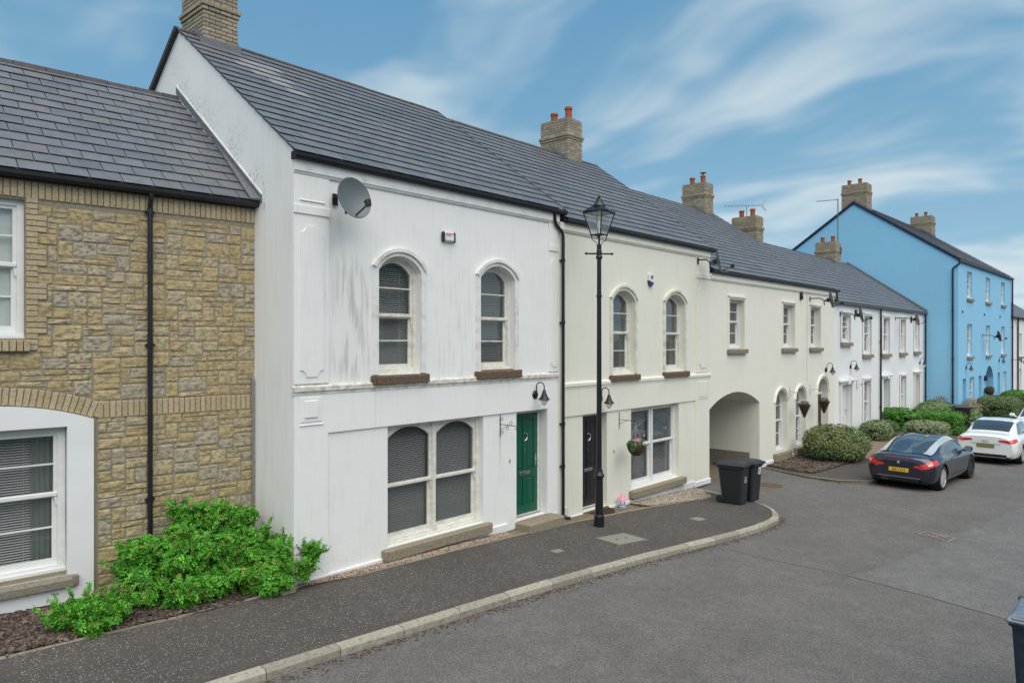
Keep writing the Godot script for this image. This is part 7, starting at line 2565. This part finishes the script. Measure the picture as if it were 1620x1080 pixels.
func hermite(x0: float, a: float, x1: float, b: float, x2: float, c: float, x3: float, d: float, u: float) -> float:
	var h := x2 - x1
	var m1 := (c - a) / maxf(x2 - x0, 1e-4) * h
	var m2 := (d - b) / maxf(x3 - x1, 1e-4) * h
	# keep the curve between its stations
	var s := c - b
	if s * m1 <= 0.0: m1 = 0.0
	elif absf(m1) > 3.0 * absf(s): m1 = 3.0 * s
	if s * m2 <= 0.0: m2 = 0.0
	elif absf(m2) > 3.0 * absf(s): m2 = 3.0 * s
	var u2 := u * u
	var u3 := u2 * u
	return (2 * u3 - 3 * u2 + 1) * b + (u3 - 2 * u2 + u) * m1 + (3 * u2 - 2 * u3) * c + (u3 - u2) * m2

func car_xyz(S: Array, x: float, v: float, side: float) -> Vector3:
	var p := car_point(S, x, v)
	return Vector3(p.z * side, p.y, -p.x)        # the car's nose points to -z, x to its off side

func car_normal(S: Array, x: float, v: float, side: float) -> Vector3:
	var e := 0.02
	var x0: float = maxf(x - e, S[0][0])
	var x1: float = minf(x + e, S[-1][0])
	var v0 := maxf(v - 0.08, 0.0)
	var v1 := minf(v + 0.08, 8.0)
	var n := (car_xyz(S, x1, v, side) - car_xyz(S, x0, v, side)).cross(car_xyz(S, x, v1, side) - car_xyz(S, x, v0, side)) * side
	if v > 7.99:
		n.x = 0.0
	if n.length() < 1e-9:
		return Vector3.UP
	n = n.normalized()
	return n

func car_body(S: Array, mat: Material, parent: Node3D, axles: Array, wr: float):
	var st := new_st()
	var xs := []
	var L: float = S[-1][0]
	var x := 0.0
	while x < L:
		xs.append(x)
		x += 0.012 if x < 0.10 or x > L - 0.10 else 0.035
	xs.append(L)
	var vs := []
	for k in 33:
		vs.append(8.0 * k / 32.0)
	for side in [-1.0, 1.0]:
		var pos := []
		var nor := []
		for a in xs:
			var pr := []
			var nr := []
			for v in vs:
				var p := car_xyz(S, a, v, side)
				if v < 4.6:      # lay the edge of the wheel arch on its circle
					for ax in axles:
						var d := Vector2(a - ax, p.y - wr * 0.94)
						var R := wr * 1.16
						if absf(d.length() - R) < 0.030 and d.length() > 0.01:
							d = d.normalized() * R
							p.y = d.y + wr * 0.94
							p.z = -(ax + d.x)
				pr.append(p)
				nr.append(car_normal(S, a, v, side))
			pos.append(pr)
			nor.append(nr)
		for i in xs.size() - 1:
			for j in vs.size() - 1:
				var c: Vector3 = (pos[i][j] + pos[i + 1][j + 1]) * 0.5
				var inside := false
				if vs[j] < 4.6:
					for ax in axles:
						if Vector2(-c.z - ax, c.y - wr * 0.94).length() < wr * 1.16 - 0.004:
							inside = true
				if inside:
					continue
				var p := [pos[i][j], pos[i + 1][j], pos[i + 1][j + 1], pos[i][j + 1]]
				var n := [nor[i][j], nor[i + 1][j], nor[i + 1][j + 1], nor[i][j + 1]]
				if side < 0:
					p.reverse(); n.reverse()
				smooth_quad(st, p, n)
		# tail and nose caps
		for e in [0, xs.size() - 1]:
			var mid := Vector3(0, 0.58, pos[e][0].z)
			for j in vs.size() - 1:
				if (side > 0) == (e == 0):
					tri(st, mid, pos[e][j], pos[e][j + 1])
				else:
					tri(st, mid, pos[e][j + 1], pos[e][j])
			if (side > 0) == (e == 0):
				tri(st, mid, pos[e][0] * Vector3(0, 1, 1), pos[e][0])
			else:
				tri(st, mid, pos[e][0], pos[e][0] * Vector3(0, 1, 1))
	part("body", st, mat, parent)
	# floor and wheel wells
	st = new_st()
	box(st, Vector3(-0.70, 0.20, -L + 0.15), Vector3(0.70, 0.34, -0.12))
	for ax in axles:
		lathe(st, [Vector2(0.0, -0.62), Vector2(wr * 1.17, -0.62), Vector2(wr * 1.17, -0.86)], 24, Transform3D(Basis(Vector3(0, 0, 1), PI / 2), Vector3(0, wr * 0.94, -ax)))
		lathe(st, [Vector2(wr * 1.17, 0.86), Vector2(wr * 1.17, 0.62), Vector2(0.0, 0.62)], 24, Transform3D(Basis(Vector3(0, 0, 1), PI / 2), Vector3(0, wr * 0.94, -ax)))
	part("underbody", st, M.car_black, parent)

func car_patch(called: String, S: Array, side: float, f: Callable, nu: int, nv: int, lift: float, mat: Material, parent: Node3D):
	# a panel laid on the body: f(u, w) gives (x, v); side 0 covers both halves in one piece
	var st := new_st()
	for s in ([side] if side != 0.0 else [-1.0, 1.0]):
		for i in nu:
			for j in nv:
				var p := []
				var n := []
				for q in [[i, j], [i + 1, j], [i + 1, j + 1], [i, j + 1]]:
					var xv: Vector2 = f.call(float(q[0]) / nu, float(q[1]) / nv)
					var nn := car_normal(S, xv.x, xv.y, s)
					n.append(nn)
					p.append(car_xyz(S, xv.x, xv.y, s) + nn * lift)
				if s < 0:
					p.reverse(); n.reverse()
				smooth_quad(st, p, n)
	return part(called, st, mat, parent)

func car_wheel(parent: Node3D, at: Vector3, side: float, r: float, spokes: int, rim_mat: Material):
	var w := Node3D.new()
	w.name = "wheel"
	parent.add_child(w, true)
	w.position = at
	var xf := Transform3D(Basis(Vector3(0, 0, 1), -side * PI / 2), Vector3.ZERO)
	var st := new_st()
	lathe(st, [Vector2(r * 0.72, -0.11), Vector2(r * 0.94, -0.11), Vector2(r, -0.085), Vector2(r, 0.085), Vector2(r * 0.95, 0.108), Vector2(r * 0.78, 0.108), Vector2(r * 0.74, 0.095)], 36, xf)
	part("tyre", st, M.rubber, w)
	st = new_st()
	lathe(st, [Vector2(r * 0.70, -0.08), Vector2(r * 0.69, 0.06), Vector2(r * 0.77, 0.10), Vector2(r * 0.77, 0.085), Vector2(r * 0.70, 0.05)], 32, xf)
	lathe(st, [Vector2(r * 0.20, 0.02), Vector2(r * 0.19, 0.075), Vector2(r * 0.10, 0.088), Vector2(0.0, 0.088)], 18, xf)
	for k in spokes:
		var a := TAU * k / spokes
		var d := xf.basis * Vector3(cos(a), 0, sin(a))
		var t := xf.basis * Vector3(-sin(a), 0, cos(a))
		var o := xf.basis * Vector3(0, 1, 0)
		for s in [-1, 1]:
			var p0: Vector3 = d * r * 0.14 + t * s * r * 0.05
			var p1: Vector3 = d * r * 0.735 + t * s * r * 0.11
			var wd := t * r * 0.045
			quad(st, p0 + o * 0.082 - wd, p1 + o * 0.088 - wd, p1 + o * 0.088 + wd, p0 + o * 0.082 + wd)
			quad(st, p0 + o * 0.082 + wd, p1 + o * 0.088 + wd, p1 + o * 0.04 + wd, p0 + o * 0.03 + wd)
			quad(st, p0 + o * 0.03 - wd, p1 + o * 0.04 - wd, p1 + o * 0.088 - wd, p0 + o * 0.082 - wd)
	part("rim", st, rim_mat, w)
	st = new_st()
	lathe(st, [Vector2(0.0, -0.02), Vector2(r * 0.48, -0.02), Vector2(r * 0.48, 0.0), Vector2(0.0, 0.005)], 24, xf)
	part("brake_disc", st, M.galv, w)

func plate(parent: Node3D, at: Transform3D, text: String, mat: Material):
	var p := Node3D.new()
	p.name = "number_plate"
	parent.add_child(p, true)
	p.transform = at
	var st := new_st()
	bevel_box(st, Vector3(-0.26, -0.0555, 0.0), Vector3(0.26, 0.0555, 0.008), 0.003)
	part("plate", st, mat, p)
	if text != "":
		var tm := TextMesh.new()
		tm.text = text
		tm.font_size = 32
		tm.pixel_size = 0.0027
		tm.depth = 0.002
		put("lettering", tm, M.iron, p, Transform3D(Basis.from_scale(Vector3(0.98, 1.15, 1)), Vector3(0, 0, 0.009)))

func mirror(parent: Node3D, at: Vector3, side: float, mat: Material):
	var m := Node3D.new()
	m.name = "door_mirror"
	parent.add_child(m, true)
	m.position = at
	var st := new_st()
	bevel_box(st, Vector3(-0.02, -0.07, -0.09), Vector3(0.19, 0.075, 0.04), 0.035, Transform3D(Basis.from_scale(Vector3(side, 1, 1)), Vector3.ZERO))
	tube(st, [Vector3(-side * 0.09, -0.07, -0.03), Vector3(side * 0.04, -0.04, -0.02)], 0.028, 8)
	part("housing", st, mat, m)
	st = new_st()
	box(st, Vector3(0.0, -0.05, 0.041), Vector3(0.17, 0.055, 0.043), Transform3D(Basis.from_scale(Vector3(side, 1, 1)), Vector3.ZERO))
	part("glass", st, M.chrome, m)

func tail_inner(o: Node3D, s: float, pts: Array):
	# the part of the lamp that lies on the flat of the tail
	var p := PackedVector2Array()
	for q in pts:
		p.append(Vector2(q[0] * s, q[1]))
	if s < 0.0:
		p.reverse()
	var st := new_st()
	prism(st, p, -0.004, 0.011)
	part("tail_light_inner", st, M.tail_red, o)

func cars():
	coupe()
	saloon("white_saloon", "white saloon car with red tail lights parked at the kerb", Vector3(23.3, 0, 5.05), 0.05, "saloons")
	saloon("white_car", "white car beyond the saloon, facing the other way", Vector3(35.2, 0, 5.70), PI, "saloons")

func car_at(t: float, n: float, turn: float) -> Transform3D:
	# the tail's middle on the road, the nose along the street
	return F1 * Transform3D(Basis(Vector3.UP, -PI / 2 - turn), Vector3(t, road_y(t, n), n))

func coupe():
	var o := thing("grey_coupe", "dark grey coupe with silver roof arches parked half on the pavement", "car", car_at(16.68, 3.98, 0.09))
	var S := [
		[0.0, [[0.50, 0.36], [0.58, 0.37], [0.64, 0.45], [0.66, 0.56], [0.62, 0.68], [0.50, 0.76], [0.34, 0.79], [0.17, 0.80], [0.0, 0.80]]],
		[0.04, [[0.62, 0.28], [0.70, 0.30], [0.755, 0.42], [0.775, 0.56], [0.74, 0.72], [0.60, 0.84], [0.40, 0.875], [0.20, 0.885], [0.0, 0.885]]],
		[0.14, [[0.70, 0.24], [0.79, 0.26], [0.85, 0.41], [0.865, 0.57], [0.835, 0.76], [0.69, 0.905], [0.47, 0.945], [0.24, 0.955], [0.0, 0.955]]],
		[0.30, [[0.72, 0.22], [0.82, 0.24], [0.89, 0.40], [0.905, 0.58], [0.88, 0.78], [0.73, 0.925], [0.50, 0.965], [0.25, 0.975], [0.0, 0.975]]],
		[0.62, [[0.73, 0.20], [0.84, 0.22], [0.915, 0.39], [0.925, 0.60], [0.905, 0.82], [0.74, 0.945], [0.57, 1.02], [0.31, 1.06], [0.0, 1.042]]],
		[0.95, [[0.73, 0.19], [0.84, 0.21], [0.92, 0.38], [0.925, 0.60], [0.90, 0.84], [0.755, 0.955], [0.62, 1.105], [0.34, 1.165], [0.0, 1.135]]],
		[1.35, [[0.73, 0.18], [0.84, 0.20], [0.905, 0.36], [0.915, 0.58], [0.885, 0.82], [0.775, 0.935], [0.64, 1.205], [0.36, 1.275], [0.0, 1.24]]],
		[1.80, [[0.73, 0.18], [0.835, 0.20], [0.895, 0.35], [0.905, 0.56], [0.88, 0.80], [0.785, 0.925], [0.625, 1.265], [0.35, 1.335], [0.0, 1.30]]],
		[2.15, [[0.73, 0.18], [0.835, 0.20], [0.895, 0.35], [0.905, 0.55], [0.88, 0.79], [0.79, 0.915], [0.62, 1.285], [0.34, 1.358], [0.0, 1.33]]],
		[2.50, [[0.73, 0.18], [0.835, 0.20], [0.895, 0.35], [0.905, 0.55], [0.88, 0.78], [0.795, 0.905], [0.63, 1.245], [0.34, 1.325], [0.0, 1.315]]],
		[2.90, [[0.73, 0.18], [0.835, 0.20], [0.90, 0.36], [0.91, 0.56], [0.88, 0.78], [0.80, 0.885], [0.67, 1.075], [0.35, 1.155], [0.0, 1.165]]],
		[3.25, [[0.73, 0.19], [0.84, 0.21], [0.905, 0.37], [0.912, 0.58], [0.885, 0.78], [0.80, 0.87], [0.70, 0.93], [0.36, 0.985], [0.0, 1.0]]],
		[3.65, [[0.72, 0.20], [0.83, 0.22], [0.895, 0.38], [0.905, 0.58], [0.875, 0.75], [0.78, 0.82], [0.62, 0.865], [0.32, 0.90], [0.0, 0.905]]],
		[4.00, [[0.66, 0.22], [0.76, 0.24], [0.82, 0.38], [0.83, 0.54], [0.79, 0.66], [0.69, 0.72], [0.52, 0.76], [0.27, 0.785], [0.0, 0.79]]],
		[4.20, [[0.52, 0.26], [0.60, 0.28], [0.65, 0.38], [0.66, 0.48], [0.62, 0.57], [0.53, 0.62], [0.40, 0.65], [0.2, 0.67], [0.0, 0.675]]],
		[4.28, [[0.40, 0.32], [0.44, 0.34], [0.46, 0.40], [0.46, 0.45], [0.44, 0.50], [0.36, 0.53], [0.28, 0.55], [0.14, 0.56], [0.0, 0.56]]]]
	var ax := [0.80, 3.41]
	var R := 0.35
	car_body(S, M.coupe_paint, o, ax, R)
	# double-bubble rear glass, roof, windscreen, side windows
	car_patch("rear_window", S, 0.0, func(u, w): return Vector2(lerpf(0.36, 1.62, u) + 0.08 * (1.0 - w), lerpf(6.30, 8.0, w)), 30, 26, 0.009, M.car_glass, o)
	car_patch("windscreen", S, 0.0, func(u, w): return Vector2(lerpf(2.45, 3.20, u), lerpf(6.15, 8.0, w)), 24, 24, 0.010, M.car_glass, o)
	for s in [-1.0, 1.0]:
		car_patch("side_window", S, s, func(u, w): return Vector2(lerpf(1.05, 2.95, u), lerpf(5.12, 5.95 - 0.55 * pow(absf(u - 0.45) * 1.9, 3.0), w)), 18, 6, 0.005, M.car_glass, o)
		# the silver arch: from the tail deck, over the side window, to the foot of the windscreen
		car_patch("roof_arch", S, s, func(u, w): return Vector2(lerpf(0.44, 3.12, u), lerpf(5.86, 6.42, w) - (0.55 * (1.0 - smoothstep(0.0, 0.28, u)) if w < 0.5 else 0.20 * (1.0 - smoothstep(0.0, 0.2, u)))), 40, 5, 0.022, M.silver, o)
		car_patch("tail_light", S, s, func(u, w): return Vector2(0.004 + 0.42 * u * u, lerpf(4.08, 4.02, smoothstep(0.0, 0.5, u)) + 0.2 * u + (w - 0.5) * 1.0 * (1.0 - 0.45 * u)), 14, 5, 0.010, M.tail_red, o)
		tail_inner(o, s, [[0.38, 0.672], [0.625, 0.612], [0.645, 0.655], [0.575, 0.725], [0.42, 0.715]])
		car_patch("tail_light_lens", S, s, func(u, w): return Vector2(0.045 + 0.09 * u, lerpf(4.02, 4.18, w)), 5, 2, 0.014, M.tail_clear, o)
		car_patch("sill_trim", S, s, func(u, w): return Vector2(lerpf(1.30, 2.92, u), lerpf(0.55, 0.95, w) + 0.15 * u), 14, 2, 0.008, M.grey_trim, o)
		car_patch("door_crease", S, s, func(u, w): return Vector2(lerpf(1.45, 2.90, u), lerpf(1.75, 1.95, w) + 0.1 * u), 14, 2, 0.010, M.coupe_paint, o)
		mirror(o, Vector3(s * 0.90, 0.97, -2.78), s, M.car_black)
		car_wheel(o, Vector3(s * 0.80, R - 0.01, -ax[0]), s, R, 9, M.alloy)
		car_wheel(o, Vector3(s * 0.80, R - 0.01, -ax[1]), s, R, 9, M.alloy_dark)
		var st := new_st()
		bevel_box(st, Vector3(0.0, -0.012, -0.10), Vector3(0.02, 0.012, 0.10), 0.008, Transform3D(Basis.from_scale(Vector3(s, 1, 1)), Vector3(s * 0.885, 0.80, -1.62)))
		part("door_handle", st, M.coupe_paint, o)
	# high brake light, diffuser, exhausts, plate, badge
	car_patch("brake_light", S, 0.0, func(u, w): return Vector2(0.052 + 0.016 * u, lerpf(6.1, 8.0, w)), 2, 8, 0.006, M.tail_dull, o)
	var st := new_st()
	bevel_box(st, Vector3(-0.52, 0.24, -0.10), Vector3(0.52, 0.345, 0.02), 0.03)
	part("diffuser", st, M.car_black, o)
	st = new_st()
	bevel_box(st, Vector3(-0.56, 0.345, -0.10), Vector3(0.56, 0.365, 0.035), 0.008)
	part("diffuser_trim", st, M.grey_trim, o)
	for x in [-0.40, -0.31]:
		st = new_st()
		lathe(st, [Vector2(0.036, -0.08), Vector2(0.04, 0.05), Vector2(0.034, 0.05), Vector2(0.03, -0.05), Vector2(0.0, -0.05)], 16, Transform3D(Basis(Vector3.RIGHT, PI / 2), Vector3(x, 0.29, 0.0)))
		part("exhaust", st, M.chrome, o)
	for s in [-1.0, 1.0]:
		car_patch("bumper_crease", S, s, func(u, w): return Vector2(0.02 + 0.30 * u, lerpf(2.85, 2.98, w) + 0.18 * sin(u * PI)), 12, 2, 0.012, M.coupe_paint, o)
	plate(o, Transform3D(Basis(Vector3.RIGHT, -0.12), Vector3(0, 0.56, 0.008)), "WJI 1314", M.plate_yellow)
	st = new_st()
	# the chrome rampant-lion emblem
	prism(st, PackedVector2Array([Vector2(-0.028, -0.045), Vector2(-0.01, -0.045), Vector2(-0.004, -0.012), Vector2(0.012, -0.05), Vector2(0.032, -0.05), Vector2(0.018, -0.012), Vector2(0.042, -0.008), Vector2(0.036, 0.008), Vector2(0.018, 0.006), Vector2(0.022, 0.028), Vector2(0.008, 0.046), Vector2(-0.016, 0.04), Vector2(-0.022, 0.024), Vector2(-0.048, 0.02), Vector2(-0.045, 0.006), Vector2(-0.02, 0.004), Vector2(-0.03, -0.02)]), 0.0, 0.006, Transform3D(Basis(Vector3.RIGHT, -0.45), Vector3(0, 0.775, 0.012)))
	part("emblem", st, M.chrome, o)
	st = new_st()
	box(st, Vector3(0.40, 0.80, -0.035), Vector3(0.47, 0.818, -0.025))
	part("badge", st, M.chrome, o)

func saloon(called: String, label: String, tail: Vector3, turn: float, group: String):
	var o := thing(called, label, "car", car_at(tail.x, tail.z, turn))
	var S := [
		[0.0, [[0.58, 0.30], [0.67, 0.32], [0.74, 0.43], [0.765, 0.58], [0.725, 0.77], [0.61, 0.90], [0.42, 0.945], [0.21, 0.96], [0.0, 0.965]]],
		[0.05, [[0.62, 0.27], [0.71, 0.29], [0.79, 0.41], [0.81, 0.57], [0.78, 0.78], [0.66, 0.945], [0.46, 0.995], [0.23, 1.01], [0.0, 1.015]]],
		[0.16, [[0.70, 0.24], [0.79, 0.26], [0.86, 0.40], [0.875, 0.58], [0.845, 0.80], [0.71, 0.965], [0.50, 1.015], [0.25, 1.03], [0.0, 1.035]]],
		[0.40, [[0.72, 0.22], [0.82, 0.24], [0.895, 0.40], [0.905, 0.60], [0.88, 0.82], [0.745, 0.965], [0.53, 1.02], [0.27, 1.035], [0.0, 1.04]]],
		[0.70, [[0.72, 0.21], [0.83, 0.23], [0.905, 0.39], [0.912, 0.61], [0.89, 0.83], [0.765, 0.965], [0.575, 1.06], [0.30, 1.085], [0.0, 1.09]]],
		[1.05, [[0.72, 0.20], [0.83, 0.22], [0.905, 0.38], [0.912, 0.60], [0.885, 0.83], [0.775, 0.96], [0.60, 1.22], [0.32, 1.265], [0.0, 1.275]]],
		[1.45, [[0.72, 0.20], [0.83, 0.22], [0.90, 0.37], [0.908, 0.59], [0.88, 0.82], [0.785, 0.955], [0.605, 1.335], [0.32, 1.39], [0.0, 1.40]]],
		[2.00, [[0.72, 0.20], [0.83, 0.22], [0.90, 0.37], [0.908, 0.58], [0.88, 0.81], [0.79, 0.945], [0.605, 1.365], [0.32, 1.42], [0.0, 1.43]]],
		[2.55, [[0.72, 0.20], [0.83, 0.22], [0.90, 0.37], [0.908, 0.58], [0.88, 0.80], [0.795, 0.935], [0.615, 1.33], [0.32, 1.395], [0.0, 1.41]]],
		[2.95, [[0.72, 0.20], [0.83, 0.22], [0.90, 0.37], [0.908, 0.58], [0.88, 0.80], [0.80, 0.925], [0.65, 1.16], [0.34, 1.235], [0.0, 1.25]]],
		[3.40, [[0.72, 0.20], [0.83, 0.22], [0.90, 0.38], [0.908, 0.58], [0.88, 0.80], [0.80, 0.90], [0.71, 0.96], [0.37, 1.01], [0.0, 1.025]]],
		[3.90, [[0.72, 0.20], [0.83, 0.22], [0.895, 0.38], [0.905, 0.58], [0.87, 0.77], [0.78, 0.85], [0.62, 0.90], [0.32, 0.935], [0.0, 0.945]]],
		[4.35, [[0.66, 0.22], [0.77, 0.24], [0.83, 0.38], [0.84, 0.56], [0.80, 0.70], [0.70, 0.77], [0.54, 0.81], [0.28, 0.84], [0.0, 0.85]]],
		[4.60, [[0.56, 0.25], [0.64, 0.27], [0.70, 0.38], [0.71, 0.52], [0.66, 0.63], [0.57, 0.69], [0.43, 0.725], [0.22, 0.745], [0.0, 0.75]]],
		[4.70, [[0.45, 0.30], [0.50, 0.32], [0.54, 0.40], [0.55, 0.48], [0.51, 0.56], [0.43, 0.60], [0.33, 0.62], [0.16, 0.635], [0.0, 0.64]]]]
	var ax := [1.02, 3.83]
	var R := 0.325
	car_body(S, M.white_car, o, ax, R)
	car_patch("rear_window", S, 0.0, func(u, w): return Vector2(lerpf(0.72, 1.38, u), lerpf(6.12, 8.0, w)), 26, 24, 0.012, M.car_glass, o)
	car_patch("windscreen", S, 0.0, func(u, w): return Vector2(lerpf(2.62, 3.36, u), lerpf(6.15, 8.0, w)), 24, 24, 0.010, M.car_glass, o)
	for s in [-1.0, 1.0]:
		car_patch("side_window", S, s, func(u, w): return Vector2(lerpf(1.02, 2.02, u), lerpf(5.14, lerpf(5.35, 5.92, smoothstep(0.0, 0.45, u)), w)), 12, 6, 0.005, M.car_glass, o)
		car_patch("side_window", S, s, func(u, w): return Vector2(lerpf(2.09, 3.12, u), lerpf(5.14, lerpf(5.92, 5.45, smoothstep(0.45, 1.0, u)), w)), 12, 6, 0.005, M.car_glass, o)
		car_patch("window_trim", S, s, func(u, w): return Vector2(lerpf(0.98, 3.15, u), lerpf(5.05, 5.13, w)), 18, 1, 0.007, M.chrome, o)
		car_patch("tail_light", S, s, func(u, w): return Vector2(0.004 + 0.34 * u * u, lerpf(4.33, 4.18, smoothstep(0.0, 0.5, u)) + 0.1 * u + (w - 0.5) * 0.75 * (1.0 - 0.4 * u)), 14, 5, 0.010, M.tail_red, o)
		tail_inner(o, s, [[0.38, 0.80], [0.715, 0.755], [0.73, 0.775], [0.65, 0.86], [0.40, 0.865]])
		car_patch("head_light", S, s, func(u, w): return Vector2(4.28 + 0.30 * u, lerpf(3.6, 4.6, w)), 8, 4, 0.008, M.tail_clear, o)
		mirror(o, Vector3(s * 0.90, 1.02, -3.05), s, M.white_car)
		car_wheel(o, Vector3(s * 0.79, R - 0.01, -ax[0]), s, R, 10, M.alloy)
		car_wheel(o, Vector3(s * 0.79, R - 0.01, -ax[1]), s, R, 10, M.alloy)
		for hx in [1.42, 2.42]:
			var q := new_st()
			bevel_box(q, Vector3(0.0, -0.014, -0.11), Vector3(0.024, 0.014, 0.11), 0.009, Transform3D(Basis.from_scale(Vector3(s, 1, 1)), Vector3(s * 0.878, 0.83, -hx)))
			part("door_handle", q, M.white_car, o)
	var st := new_st()
	bevel_box(st, Vector3(-0.64, 0.25, -0.20), Vector3(0.64, 0.40, 0.006), 0.035)
	part("bumper_insert", st, M.car_black, o)
	st = new_st()
	bevel_box(st, Vector3(-0.60, 0.25, -0.16), Vector3(0.60, 0.275, 0.020), 0.01)
	part("diffuser", st, M.grey_trim, o)
	st = new_st()
	bevel_box(st, Vector3(-0.42, 0.70, -0.05), Vector3(0.42, 0.715, 0.012), 0.005)
	part("boot_trim", st, M.grey_trim, o)
	plate(o, Transform3D(Basis(Vector3.RIGHT, -0.10), Vector3(0, 0.635, 0.006)), "", M.plate_dull)
	st = new_st()
	for k in 4:
		var pts := []
		for q in 17:
			pts.append(Vector3(-0.078 + k * 0.052 + 0.032 * cos(TAU * q / 16.0), 0.80 + 0.032 * sin(TAU * q / 16.0), 0.012))
		tube(st, pts, 0.005, 5)
	part("emblem", st, M.chrome, o)
